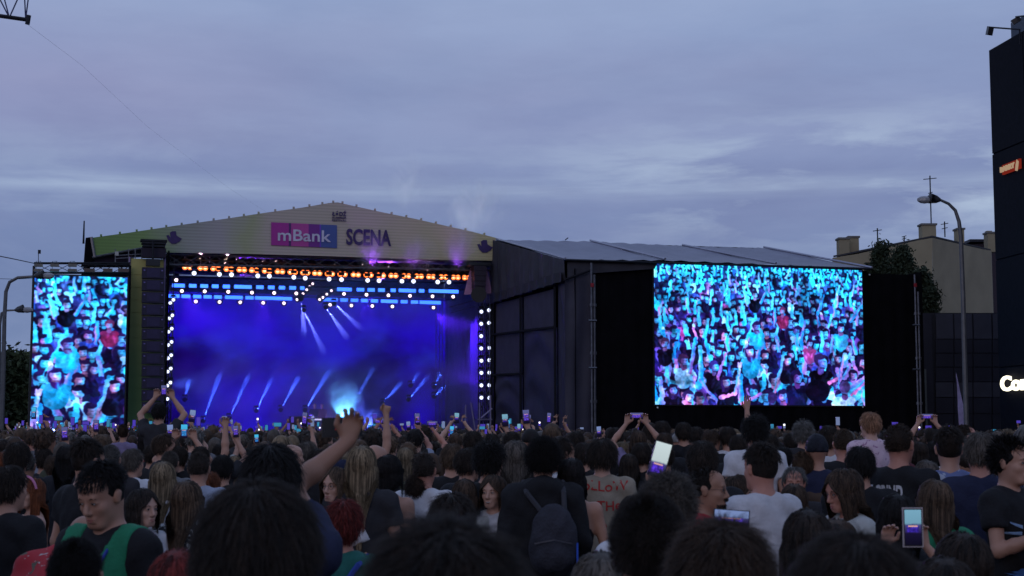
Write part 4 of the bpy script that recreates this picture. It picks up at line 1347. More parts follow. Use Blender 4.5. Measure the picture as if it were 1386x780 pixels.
def haze_profile(t, tc, n):
    # low-lying fog by the risers, thin air above it, a thicker layer again under the roof
    sp = t.new('ShaderNodeSeparateXYZ'); t.t.links.new(tc.outputs['Object'], sp.inputs[0])
    h = t.ramp(t.math('DIVIDE', sp.outputs['Z'], 10.0), [(.15, .9), (.30, 2.0), (.46, 2.0), (.56, .5), (.66, .6), (.76, 1.2), (.84, 2.0)])
    return t.math('MULTIPLY', t.math('ADD', n, .10), h)


hz = MB().box(((XL + XR) / 2, (1.0 + BW - .2) / 2, (DECK + .02 + ZT - .1) / 2), (XR - XL - .2, BW - 1.2 , ZT - DECK - .12)).build(
    'stage_haze', vol_mat('stage_haze', .065, (.9, .9, 1), (.30, .28, .38), .38, .68, haze_profile))
hz.matrix_world = Matrix.Translation(SO) @ Matrix.Rotation(SA, 4, 'Z')
tag(hz, 'thin blue lit haze filling the stage opening', 'haze', kind='stuff')


def plume(name, px, py, rx, ry, off, dens, label, sc=(1.2, 1.2, .8), lo=.42, hi=.75):
    c = wS(sl(px, py, off)); s_ = c.y / 2000
    RX, RZ = rx * s_, ry * s_
    def ex(t, tc, n):
        sp = t.new('ShaderNodeVectorMath', operation='LENGTH')
        t.t.links.new(t.mapping(tc.outputs['Object'], scale=(1 / RX, 1 / RX, 1 / RZ)), sp.inputs[0])
        f = t.ramp(sp.outputs['Value'], [(0.15, 1.0), (1.0, 0.0)])
        return t.math('MULTIPLY', n, f)
    o = MB().ball((0, 0, 0), (RX, RX, RZ), 14).build(name, vol_mat(name, dens, (1, 1, 1), sc, lo, hi, ex))
    o.location = c
    tag(o, label, 'smoke', kind='stuff')
    return o


plume('smoke', 466, 552, 30, 42, 5.2, 2.4, 'bright cyan lit smoke cloud rising beside the DJ table', (1.6, 1.6, 1.1), .30, .62)
plume('smoke', 500, 572, 34, 20, 4.6, .8, 'low smoke spreading to the right of the DJ table', (1.6, 1.6, 1.6), .35, .65)
plume('smoke', 385, 568, 30, 22, 4.6, .5, 'faint low smoke left of the DJ table', (1.4, 1.4, 1.2), .4, .7)
for px, py, rx, ry, dn, lb in ((552, 244, 30, 50, .10, 'faint pale smoke wisp rising in the sky above the stage gable'), (645, 280, 52, 46, .13, 'pale smoke cloud drifting above the right roof slope of the stage')):
    plume('smoke', px, py, rx, ry, 3, dn * 3.5, lb, (.8, .8, .6), .44, .66)
for px, py, rx, ry, dn in ((503, 340, 26, 32, .9), (622, 332, 30, 40, .7), (562, 342, 34, 28, .6)):
    plume('smoke', px, py, rx, ry, -1.0, dn, 'violet lit smoke puff before the lower edge of the fascia', (1.5, 1.5, 1.2), .40, .7)


def spot(px, py, off, tx, ty, toff, power, col, size, blend=.3, rad=.05, O=SO):
    l = bpy.data.lights.new('stage_spot', 'SPOT')
    l.energy = power; l.color = col; l.spot_size = R(size); l.spot_blend = blend; l.shadow_soft_size = rad
    o = bpy.data.objects.new('stage_spot', l); COL.objects.link(o)
    a, b = wS(loc_in(O, px, py, off), O), wS(loc_in(O, tx, ty, toff), O)
    o.location = a
    o.rotation_euler = (b - a).to_track_quat('-Z', 'Y').to_euler()
    return o


BLUE, BLUE2, VIO, CYA = (.09, .015, 1.0), (.08, .14, 1.0), (.35, .08, 1.0), (.12, .45, 1.0)
# washes that colour the haze
for (x, y, o, tx, ty, to, pw, c, s_) in (
        (250, 395, 2.5, 330, 560, 6, 2600, BLUE, 75), (350, 398, 2.5, 370, 540, 6, 1500, BLUE, 55), (500, 400, 2.5, 480, 540, 6, 650, BLUE, 60), (600, 402, 2.5, 600, 500, 6, 500, BLUE, 50),
        (655, 440, 2.0, 520, 440, 6, 1900, BLUE, 42), (655, 520, 2.0, 560, 490, 6, 1000, BLUE, 36), (590, 425, 5.0, 655, 480, 4, 1800, BLUE, 75), (233, 460, 1.5, 380, 480, 6, 2600, BLUE2, 45), (233, 520, 1.5, 330, 520, 6, 1700, BLUE2, 40),
        (466, 578, 4.6, 466, 520, 5.3, 2600, CYA, 70), (500, 580, 4.2, 500, 540, 5, 700, BLUE2, 80),
        (505, 362, -.7, 505, 338, -1.0, 60, VIO, 100), (560, 364, -.7, 560, 342, -1.0, 36, VIO, 100), (620, 364, -.7, 620, 336, -1.0, 48, VIO, 100), (320, 378, 2.0, 340, 352, 2.5, 700, VIO, 80), (520, 380, 2, 520, 352, 2.5, 900, VIO, 80)):
    spot(x, y, o, tx, ty, to, pw * (1.25 if c is not VIO else 2.4), c, s_, .8, .1)
# pencil beams
for (x, y, o, tx, ty, to, pw) in (
        (407.5, 405, 5, 412, 452, 5.4, 500), (411, 420, 5, 439, 478, 5.4, 420), (441, 416, 5, 470, 458, 5.4, 420), (452, 411, 5, 488, 444, 5.4, 300), (405, 402, 5, 376, 430, 5.4, 200),
        (250, 541, 8, 256, 515, 7, 200), (275, 570, 8, 298, 506, 7, 420), (310, 566, 8, 337, 508, 7, 420), (347, 556, 8, 369, 510, 7, 460), (380, 555, 8, 404, 510, 7, 460), (413, 555, 8, 447, 500, 7, 460),
        (482, 541, 8, 506, 496, 7, 260), (518, 546, 8, 543, 518, 7, 300), (553, 541, 8, 581, 508, 7, 260), (588, 524, 8, 596, 505, 7, 160), (588, 537, 8, 600, 524, 7, 140), (556, 522, 8, 566, 505, 7, 140)):
    o = 6.6 if y > 480 else o
    spot(x, y, o, tx, ty, BW - .1, pw * (330 if y > 480 else 320), (.05, .13, 1.0) if y > 480 else (.16, .20, 1.0), 4.2, .35, .03)
    fixture('moving_head', sl(x, y, o - .38), [('housing', spot_h, None)], 'dark moving head lamp throwing a narrow blue beam across the stage', 'stage light', 'moving heads with narrow blue beams', scale=.8)
# unseen lamps added behind the gable to brighten the smoke over the roof
for tx_, ty_, pw in ((552, 240, 330), (560, 262, 180), (645, 282, 420), (610, 290, 200)):
    spot(tx_, 318 if tx_ > 600 else 300, 6.0, tx_, ty_, 3.0, pw, (.80, .88, 1.0), 60, .9, .3)
# upward warm shafts on the front truss
for (x, y) in ((267, 362), (303, 362), (320, 355), (354, 358), (371, 360), (452, 362), (490, 364), (524, 368), (560, 368), (578, 370)):
    spot(x, y, 1.3, x + 6, y - 22, 1.4, 30000, (1, .72, .60), 9, .5, .04)
# the stage and screens spill violet over the crowd
for (x, y, tx, ty, pw, c) in ((300, 400, 250, 700, 2200, (.50, .30, 1.0)), (560, 400, 620, 690, 2200, (.50, .30, 1.0))):
    o = spot(x, y, -.3, tx, ty, -40, pw * 1.5, c, 50, .9, 1.2)

# ================================================================== PEOPLE
def rcap(p, a, b, r0, r1):
    a, b = np.array(a, np.float32), np.array(b, np.float32)
    ab = b - a
    tt = np.clip(((p - a) @ ab) / max(1e-9, float(ab @ ab)), 0, 1)
    return np.linalg.norm(p - a - tt[..., None] * ab, axis=-1) - (r0 + (r1 - r0) * tt)


def rell(p, c, r):
    r = np.array(r, np.float32)
    q = (p - np.array(c, np.float32)) / r
    k0 = np.linalg.norm(q, axis=-1)
    k1 = np.linalg.norm(q / r, axis=-1) + 1e-6
    return k0 * (k0 - 1) / k1


class Field:
    """smooth union of rounded forms on a grid whose spacing varies, turned into one closed skin (surface nets)"""
    def __init__(s):
        s.ops = []

    def cap(s, a, b, r0, r1=None, k=.02, M=None, cut=None):
        s.ops.append(('c', tuple(a), tuple(b), r0, r0 if r1 is None else r1, k, M, cut)); return s

    def ell(s, c, r, k=.02, M=None):
        s.ops.append(('e', tuple(c), tuple(r), 0, 0, k, M, None)); return s

    def sub(s, c, r, k=.01, M=None):
        s.ops.append(('s', tuple(c), (r,) * 3 if not isinstance(r, tuple) else r, 0, 0, k, M, None)); return s

    def world_box(s, op):
        typ, a, b, r0, r1, k, M, cut = op
        pts = [Vector(a), Vector(b)] if typ == 'c' else [Vector(a)]
        R_ = max(r0, r1) if typ == 'c' else max(b)
        if M is not None: pts = [M @ q for q in pts]
        lo = [min(q[i] for q in pts) - R_ for i in range(3)]
        hi = [max(q[i] for q in pts) + R_ for i in range(3)]
        return lo, hi

    def mesh(s, name, mats, h=.012, fine=(), post=None, margin=.03):
        bs = [s.world_box(o) for o in s.ops if o[0] != 's']
        ax = []
        for i in range(3):
            lo, hi = min(b[0][i] for b in bs) - margin, max(b[1][i] for b in bs) + margin
            x = [lo]
            while x[-1] < hi:
                st = h
                for (a, b, hf) in (f[i] for f in fine):
                    if a - h < x[-1] < b: st = min(st, hf)
                x.append(x[-1] + st)
            ax.append(np.array(x, np.float32))
        X, Y, Zz = ax
        F = np.full((len(X), len(Y), len(Zz)), .08, np.float32)
        for op in s.ops:
            typ, a, b, r0, r1, k, M, cut = op
            lo, hi = s.world_box(op)
            pad = max(.02, k) + h * 1.5
            sl_ = []
            for i in range(3):
                i0 = np.searchsorted(ax[i], lo[i] - pad); i1 = np.searchsorted(ax[i], hi[i] + pad)
                sl_.append(slice(i0, max(i1, i0 + 1)))
            gx, gy, gz = np.meshgrid(X[sl_[0]], Y[sl_[1]], Zz[sl_[2]], indexing='ij')
            P_ = np.stack([gx, gy, gz], -1)
            if M is not None:
                Mi = np.array(M.inverted())
                P_ = P_ @ Mi[:3, :3].T.astype(np.float32) + Mi[:3, 3].astype(np.float32)
            d = rcap(P_, a, b, r0, r1) if typ == 'c' else rell(P_, a, b)
            if cut is not None:
                d = np.maximum(d, (P_ - np.array(cut[0], np.float32)) @ np.array(cut[1], np.float32))
            f = F[tuple(sl_)]
            if typ == 's':
                hh = np.clip(.5 - .5 * (f + d) / k, 0, 1)
                F[tuple(sl_)] = f * (1 - hh) + (-d) * hh + k * hh * (1 - hh)
            else:
                hh = np.clip(.5 + .5 * (f - d) / k, 0, 1)
                F[tuple(sl_)] = f * (1 - hh) + d * hh - k * hh * (1 - hh)
        if post is not None:
            gx, gy, gz = np.meshgrid(X, Y, Zz, indexing='ij')
            F = post(F, gx, gy, gz)
        for q in (0, -1):
            F[q, :, :] = .05; F[:, q, :] = .05; F[:, :, q] = .05
        return surface_net(name, X, Y, Zz, F, mats)


def surface_net(name, X, Y, Zz, F, mats):
    ins = F < 0
    nx, ny, nz = F.shape
    c = [ins[i:nx - 1 + i, j:ny - 1 + j, k:nz - 1 + k] for i in (0, 1) for j in (0, 1) for k in (0, 1)]
    cnt = sum(a.astype(np.int8) for a in c)
    act = (cnt > 0) & (cnt < 8)
    ci, cj, ck = np.nonzero(act)
    idx = -np.ones(act.shape, np.int64)
    idx[ci, cj, ck] = np.arange(len(ci))
    acc = np.zeros((len(ci), 3), np.float32); w = np.zeros(len(ci), np.float32)
    corners = [(i, j, k) for i in (0, 1) for j in (0, 1) for k in (0, 1)]
    for a in corners:
        for axis in range(3):
            if a[axis]: continue
            b = list(a); b[axis] = 1
            fa = F[ci + a[0], cj + a[1], ck + a[2]]; fb = F[ci + b[0], cj + b[1], ck + b[2]]
            m = (fa < 0) != (fb < 0)
            t_ = np.where(m, fa / np.where(np.abs(fa - fb) < 1e-9, 1e-9, fa - fb), 0)
            pa = np.stack([X[ci + a[0]], Y[cj + a[1]], Zz[ck + a[2]]], 1)
            pb = np.stack([X[ci + b[0]], Y[cj + b[1]], Zz[ck + b[2]]], 1)
            acc += np.where(m[:, None], pa + (pb - pa) * t_[:, None], 0); w += m
    V = acc / w[:, None]
    quads = []
    for axis in range(3):
        s0 = [slice(1, -1)] * 3; s0[axis] = slice(0, -1); s1 = list(s0); s1[axis] = slice(1, None)
        a_, b_ = ins[tuple(s0)], ins[tuple(s1)]
        i, j, k = np.nonzero(a_ != b_)
        flip = a_[i, j, k]
        off = [1, 1, 1]; off[axis] = 0
        i, j, k = i + off[0], j + off[1], k + off[2]
        u, v = [(1, 2), (2, 0), (0, 1)][axis]
        def cell(du, dv):
            q = [i.copy(), j.copy(), k.copy()]
            q[u] -= du; q[v] -= dv
            return idx[q[0], q[1], q[2]]
        Q = np.stack([cell(1, 1), cell(0, 1), cell(0, 0), cell(1, 0)], 1)
        Q[~flip] = Q[~flip][:, ::-1]
        quads.append(Q)
    Q = np.concatenate(quads)
    Q = Q[(Q >= 0).all(1)]
    me = bpy.data.meshes.new(name)
    me.vertices.add(len(V)); me.vertices.foreach_set('co', V.ravel())
    me.loops.add(len(Q) * 4); me.loops.foreach_set('vertex_index', Q.ravel().astype(np.int32))
    me.polygons.add(len(Q)); me.polygons.foreach_set('loop_start', np.arange(0, len(Q) * 4, 4, dtype=np.int32))
    me.polygons.foreach_set('use_smooth', np.ones(len(Q), bool))
    me.update(); me.validate()
    for m in mats: me.materials.append(m)
    return me


# ---- skeleton ------------------------------------------------------------
V3 = Vector
POSES = {
    'down':  dict(R=((.235, -.03, 1.16), (.225, .08, .92), (0, .25, -1)), L=((-.235, -.03, 1.16), (-.23, .07, .92), (0, .25, -1))),
    'front': dict(R=((.235, .06, 1.17), (.10, .27, 1.27), (-.35, .35, .75)), L=((-.235, .06, 1.17), (-.10, .26, 1.25), (.35, .35, .75))),
    'phone': dict(R=((.30, .19, 1.60), (.17, .27, 1.83), (-.1, .0, 1)), L=((-.235, -.03, 1.16), (-.23, .07, .92), (0, .25, -1))),
    'both':  dict(R=((.285, .17, 1.64), (.115, .24, 1.86), (-.25, .0, 1)), L=((-.285, .17, 1.64), (-.115, .24, 1.86), (.25, .0, 1))),
    'up':    dict(R=((.25, .07, 1.73), (.24, .10, 1.99), (.05, .0, 1)), L=((-.235, -.03, 1.16), (-.23, .07, .92), (0, .25, -1))),
}
HEADC = V3((0, .012, 1.655))


def head_matrix(yaw=0, pitch=0, sc=1.0):
    piv = V3((0, -.01, 1.56))
    return Matrix.Translation(piv) @ Matrix.Rotation(R(yaw), 4, 'Z') @ Matrix.Rotation(R(-pitch), 4, 'X') @ Matrix.Translation(HEADC - piv) @ Matrix.Scale(sc, 4)


def add_head(f, M, fem=False):
    j = .93 if fem else 1.0
    f.ell((0, -.018, .028), (.076, .098, .094), .03, M)
    f.ell((0, .028, -.04), (.064 * j, .064, .082 * j), .03, M)
    f.cap((-.018, .066, -.100 * j), (.018, .066, -.100 * j), .019 * j, None, .03, M)
    f.ell((0, .045, .05), (.062, .045, .05), .03, M)
    f.ell((.038, .058, -.025), (.022, .024, .022), .02, M); f.ell((-.038, .058, -.025), (.022, .024, .022), .02, M)
    f.cap((-.032, .083, .024), (.032, .083, .024), .010, None, .02, M)
    f.cap((0, .088, .012), (0, .109, -.033), .008, .0120, .012, M)
    f.cap((-.010, .098, -.039), (.010, .098, -.039), .008, None, .008, M)
    f.sub((.031, .108, .004), .017, .012, M); f.sub((-.031, .108, .004), .017, .012, M)
    f.ell((.031, .076, .003), (.017, .015, .013), .006, M); f.ell((-.031, .076, .003), (.017, .015, .013), .006, M)
    f.cap((-.019, .088, -.064), (.019, .088, -.064), .0065, None, .006, M)
    f.cap((-.015, .088, -.077), (.015, .088, -.077), .0078, None, .006, M)
    for s_ in (-1, 1):
        f.ell((s_ * .078, -.006, -.004), (.010, .018, .029), .008, M)
        f.ell((s_ * .083, -.012, .010), (.008, .018, .018), .006, M)


def arm_joints(pose, side, sh=.178):
    P = POSES[pose][side] if isinstance(pose, str) else pose[side]
    s_ = 1 if side == 'R' else -1
    S = V3((s_ * sh, 0, 1.435))
    return S, V3(P[0]), V3(P[1]), V3(P[2]).normalized()


def hand(f, wr, hd, side, grip, fr=.0082, inward=None):
    s_ = 1 if side == 'R' else -1
    pn = V3(inward) if inward else (V3((0, -1, 0)) if hd.z > .5 else V3((-s_, 0, 0)))
    pn = (pn - hd * pn.dot(hd)).normalized()
    sd = hd.cross(pn).normalized()
    if sd.x * s_ < 0: sd = -sd      # towards the little finger side
    if hd.z < 0: sd = V3((0, -1, 0)) - hd * (V3((0, -1, 0)).dot(hd)); sd.normalize()
    kn = []
    for i, o_ in enumerate((-.029, -.010, .010, .028)):
        b = wr + hd * (.084 - .006 * abs(i - 1)) + sd * o_
        f.cap(wr + sd * o_ * .55 + hd * .015, b, .0155, .0115, .012)
        ln = (.074, .082, .076, .06)[i]
        sp_ = sd * ((i - 1.5) * .10)
        d1 = (hd + sp_ + pn * (.15 + grip * .7)).normalized()
        d2 = (hd * (1 - grip * 1.1) + sp_ * .6 + pn * (.25 + grip * 1.2)).normalized()
        m1 = b + d1 * ln * .5
        m2 = m1 + d2 * ln * .3
        d3 = (hd * (1 - grip * 1.8) + pn * (.3 + grip * 1.4)).normalized()
        f.cap(b, m1, fr * 1.12, fr, .004)
        f.cap(m1, m2, fr, fr * .92, .003); f.cap(m2, m2 + d3 * ln * .22, fr * .92, fr * .8, .003)
    tb = wr + hd * .025 - sd * .026
    d = (hd * .75 - sd * .75 + pn * .45).normalized()
    t1 = tb + d * .045
    f.cap(tb, t1, .015, .0115, .012)
    f.cap(t1, t1 + (hd * 1.0 - sd * (.25 - grip * .3) + pn * .25).normalized() * .035, .0115, .0088, .004)


def body_field(pose, fem=False, Mh=None, grips=None, fr=.0082, feet=True):
    f = Field()
    w = .93 if fem else 1.0
    add_head(f, Mh or head_matrix(sc=.97 if fem else 1.0), fem)
    nr = .045 if fem else .054
    f.cap((0, -.022, 1.44), (0, -.012, 1.60), nr * 1.12, nr, .04)
    f.cap((-.05, -.03, 1.46), (.05, -.03, 1.46), .055, None, .05)
    f.cap((-.165 * w, -.01, 1.425), (.165 * w, -.01, 1.425), .055 * w, None, .05)
    f.ell((0, 0, 1.30), (.165 * w, .112, .17), .06)
    f.ell((0, 0, 1.10), (.135 * w, .095, .16), .06)
    f.ell((0, -.005, .93), (.165 if fem else .155, .115, .12), .06)
    if fem:
        f.ell((.068, .085, 1.29), (.055, .05, .055), .04); f.ell((-.068, .085, 1.29), (.055, .05, .055), .04)
    for s_ in (-1, 1):
        f.cap((s_ * .09, 0, .90), (s_ * .10, .01, .50), .088, .058, .04)
        f.cap((s_ * .10, .01, .50), (s_ * .105, -.015, .09), .057, .036, .03)
        if feet: f.cap((s_ * .105, -.02, .045), (s_ * .12, .14, .032), .042, .034, .03)
    for side in 'RL':
        S, E, Wr, hd = arm_joints(pose, side, .178 * w)
        a = .88 if fem else 1.0
        f.cap(S, E, .052 * a, .038 * a, .035)
        f.cap(E, E.lerp(Wr, .35), .038 * a, .040 * a, .02)
        f.cap(E.lerp(Wr, .35), Wr, .040 * a, .026 * a, .02)
        hand(f, Wr, hd, side, (grips or {}).get(side, .35), fr)
    return f


def wrinkle(amp):
    def post(F, x, y, z):
        return F + amp * (np.sin(x * 31 + 9 * z + 3 * np.sin(z * 13)) * .5 + np.sin(z * 37 + x * 17 + 2 * np.sin(y * 21 + x * 9)) * .5 + .4 * np.sin(x * 63 - z * 41))
    return post


def shirt_field(pose, fem=False, sleeve=.55, loose=.014, strappy=False, hood=False):
    f = Field()
    w = .93 if fem else 1.0
    g = loose
    if strappy:
        f.ell((0, 0, 1.27), (.165 * w + g * .5, .112 + g * .5, .16), .05)
        if fem:
            f.ell((.068, .085, 1.28), (.058, .054, .058), .04); f.ell((-.068, .085, 1.28), (.058, .054, .058), .04)
        f.ell((0, 0, 1.10), (.137 * w + g, .097 + g, .16), .06)
        f.ell((0, -.005, .95), (.16 + g, .115 + g, .12), .06)
        for s_ in (-1, 1):
            f.cap((s_ * .07, -.10, 1.36), (s_ * .075, -.05, 1.50), .008, None, .005); f.cap((s_ * .075, -.05, 1.50), (s_ * .07, .09, 1.40), .008, None, .005)
    else:
        f.cap((-.06, -.03, 1.455), (.06, -.03, 1.455), .058 + g, None, .06)
        f.cap((-.168 * w, -.01, 1.42), (.168 * w, -.01, 1.42), .060 * w + g, None, .06)
        f.ell((0, 0, 1.30), (.170 * w + g, .116 + g, .17 + g), .06)
        f.ell((0, 0, 1.10), (.150 * w + g * 1.5, .105 + g * 1.3, .17), .07)
        f.ell((0, -.005, .95), (.168 + g, .12 + g, .13), .07)
        if fem:
            f.ell((.068, .085, 1.29), (.058 + g, .054 + g, .058), .05); f.ell((-.068, .085, 1.29), (.058 + g, .054 + g, .058), .05)
        for side in 'RL':
            S, E, Wr, hd = arm_joints(pose, side, .178 * w)
            a = .9 if fem else 1.0
            if sleeve <= 1:
                e = S.lerp(E, sleeve + .15)
                d = (E - S).normalized()
                f.cap(S, e, .060 * a + g, .056 * a + g, .04, None, (S.lerp(E, sleeve), d))
            else:
                f.cap(S, E, .058 * a + g, .046 * a + g, .04)
                d = (Wr - E).normalized()
                f.cap(E, Wr, .046 * a + g, .034 * a + g, .03, None, (E.lerp(Wr, .93), d))
    if hood:
        f.ell((0, -.085, 1.50), (.115, .055, .07), .03)
        f.cap((-.08, -.01, 1.50), (.08, -.01, 1.50), .05, None, .03)
    if not strappy and not hood:
        f.sub((0, .02, 1.575), (.083, .098, .075), .01)
    elif hood:
        f.sub((0, .02, 1.60), (.078, .095, .085), .01)
    return f


def trousers_field():
    f = Field()
    f.ell((0, -.005, .93), (.165, .125, .12), .05)
    for s_ in (-1, 1):
        f.cap((s_ * .09, 0, .90), (s_ * .10, .01, .50), .100, .076, .04)
        f.cap((s_ * .10, .01, .50), (s_ * .107, -.01, .10), .076, .064, .03)
    return f


# ---- materials of people ---------------------------------------------------
SKINS = [mat('skin_light', (.44, .235, .165), .5, var=.08, scale=9, spec=.4), mat('skin_fair', (.52, .30, .225), .5, var=.08, scale=9, spec=.4), mat('skin_tan', (.34, .175, .115), .5, var=.08, scale=9, spec=.4), mat('skin_rosy', (.48, .22, .16), .5, var=.1, scale=9, spec=.4)]


def hair_mat(name, col, rough=.5):
    if name in MATS: return MATS[name]
    m = mat(name, col, rough, var=.45, scale=26, stretch=(1, 1, .35), spec=.22, bump=.5, bscale=120)
    # every lock has a tone of its own
    t = m.node_tree; pr = [n for n in t.nodes if n.type == 'BSDF_PRINCIPLED'][0]
    src = pr.inputs['Base Color'].links[0].from_socket
    g = t.nodes.new('ShaderNodeNewGeometry'); mr = t.nodes.new('ShaderNodeMapRange')
    mr.inputs['To Min'].default_value = .35; mr.inputs['To Max'].default_value = 1.8
    t.links.new(g.outputs['Random Per Island'], mr.inputs['Value'])
    mx = t.nodes.new('ShaderNodeVectorMath'); mx.operation = 'SCALE'
    t.links.new(src, mx.inputs[0]); t.links.new(mr.outputs[0], mx.inputs['Scale'])
    t.links.new(mx.outputs[0], pr.inputs['Base Color'])
    return m


HAIR = {k: hair_mat('hair_' + k, tuple(x * .62 for x in c), .62) for k, c in dict(
    black=(.011, .008, .008), dark=(.030, .020, .015), brown=(.068, .042, .028), lightbrown=(.11, .07, .045), blond=(.25, .18, .11), ginger=(.22, .065, .025),
    red=(.16, .022, .018), grey=(.16, .15, .14), ash=(.12, .10, .085), buzz=(.075, .055, .045), navycap=(.02, .022, .04), whitecap=(.5, .48, .46), childred=(.42, .22, .13)).items()}
CLOTH = {k: mat('cloth_' + k, c, .85, var=.12, scale=14, bump=.25, bscale=60, sheen=.0) for k, c in dict(
    black=(.012, .012, .015), charcoal=(.026, .025, .030), white=(.58, .57, .60), offwhite=(.42, .42, .40), navy=(.018, .022, .055), grey=(.14, .14, .15), beige=(.30, .25, .19),
    palegreyblue=(.30, .33, .42), red=(.35, .02, .03), wine=(.10, .02, .03), green=(.02, .20, .10), teal=(.02, .13, .11), pink=(.42, .22, .30), lilac=(.20, .16, .28), olive=(.06, .065, .04), brown=(.08, .05, .035)).items()}


def pattern_mat(name, a, b, scale, th, c=None):
    m = bpy.data.materials.new(name); m.use_nodes = True
    t = NT(m.node_tree); p = t.new('ShaderNodeBsdfPrincipled'); o = t.new('ShaderNodeOutputMaterial'); t.link(p, 0, o, 0)
    tc = t.new('ShaderNodeTexCoord')
    n = t.ramp(t.noise(tc.outputs['Object'], scale, 3, .6, 1.5), [(th - .01, 0.0), (th + .01, 1.0)])
    cc = t.mix(n, a, b)
    if c: cc = t.mix(t.ramp(t.noise(t.mapping(tc.outputs['Object'], loc=(5, 1, 2)), scale * .8, 2, .5, 1.0), [(.60, 0.0), (.62, 1.0)]), cc, c)
    t.t.links.new(cc, p.inputs['Base Color']); p.inputs['Roughness'].default_value = .85
    return m


CLOTH['redfloral'] = pattern_mat('cloth_redfloral', (.42, .02, .03), (.45, .42, .40), 11, .64, (.12, .10, .07))
CLOTH['bluewash'] = pattern_mat('cloth_bluewash', (.15, .20, .42), (.42, .48, .62), 9, .54)
CLOTH['bwfloral'] = pattern_mat('cloth_bwfloral', (.012, .012, .015), (.5, .5, .5), 22, .56)
CLOTH['pinkprint'] = pattern_mat('cloth_pinkprint', (.62, .45, .52), (.30, .14, .25), 13, .60)
M_jeans = mat('cloth_jeans', (.03, .04, .07), .85, bump=.3, bscale=70)
M_shoe = mat('shoe_dark', (.02, .02, .02), .6)
M_eye = mat('eye_white', (.34, .31, .30), .25, var=.02, spec=.6)
M_iris = mat('iris_dark', (.03, .02, .015), .2, spec=.7)
M_lip = mat('lip', (.33, .11, .10), .45, var=.05)
M_brow = mat('brow', (.025, .016, .012), .8)

# ---- body meshes -------------------------------------------------------------
FH = lambda M: tuple((c - .125, c + .13, .0062) for c in (M @ V3((0, 0, 0))))
BODIES, SHIRTS = {}, {}


def get_body(pose, fem, key=None, Mh=None, grips=None, hi=True):
    kk = (key or (pose if isinstance(pose, str) else pose['name']), fem, hi)
    if kk not in BODIES:
        M = Mh or head_matrix(sc=.97 if fem else 1.0)
        f = body_field(pose, fem, M, grips, .0082 if hi else .0098)
        fine = [tuple((c - .125, c + .13, .0056 if hi else .010) for c in (M @ V3((0, 0, 0))))]
        for side in 'RL':
            S, E, Wr, hd = arm_joints(pose, side)
            if Wr.z > 1.0 and hi:
                c = Wr + hd * .08
                fine.append(tuple((c[i] - .10, c[i] + .10, .0066) for i in range(3)))
        BODIES[kk] = f.mesh('body', [SKINS[0]], .020 if hi else .024, fine)
    return BODIES[kk]


def get_shirt(pose, fem, kind='tee', key=None):
    kk = (key or (pose if isinstance(pose, str) else pose['name']), fem, kind)
    if kk not in SHIRTS:
        f = shirt_field(pose, fem, {'tee': .55, 'long': 2, 'hood': 2, 'top': .5, 'vest': .05}[kind], {'tee': .016, 'long': .018, 'hood': .026, 'top': .006, 'vest': .022}[kind], kind == 'top', kind == 'hood')
        SHIRTS[kk] = f.mesh('shirt', [CLOTH['black']], .0155, [], wrinkle(.0046 if kind != 'top' else .001))
    return SHIRTS[kk]


TROU = trousers_field().mesh('trousers', [M_jeans], .024, [], wrinkle(.004))
mbs = MB()
for s_ in (-1, 1):
    mbs.tube([(s_ * .105, -.075, .05), (s_ * .108, .0, .062), (s_ * .115, .09, .05), (s_ * .12, .185, .035)], [.040, .056, .052, .028], 8)
SHOE = mbs.mesh('shoes', [M_shoe], True)

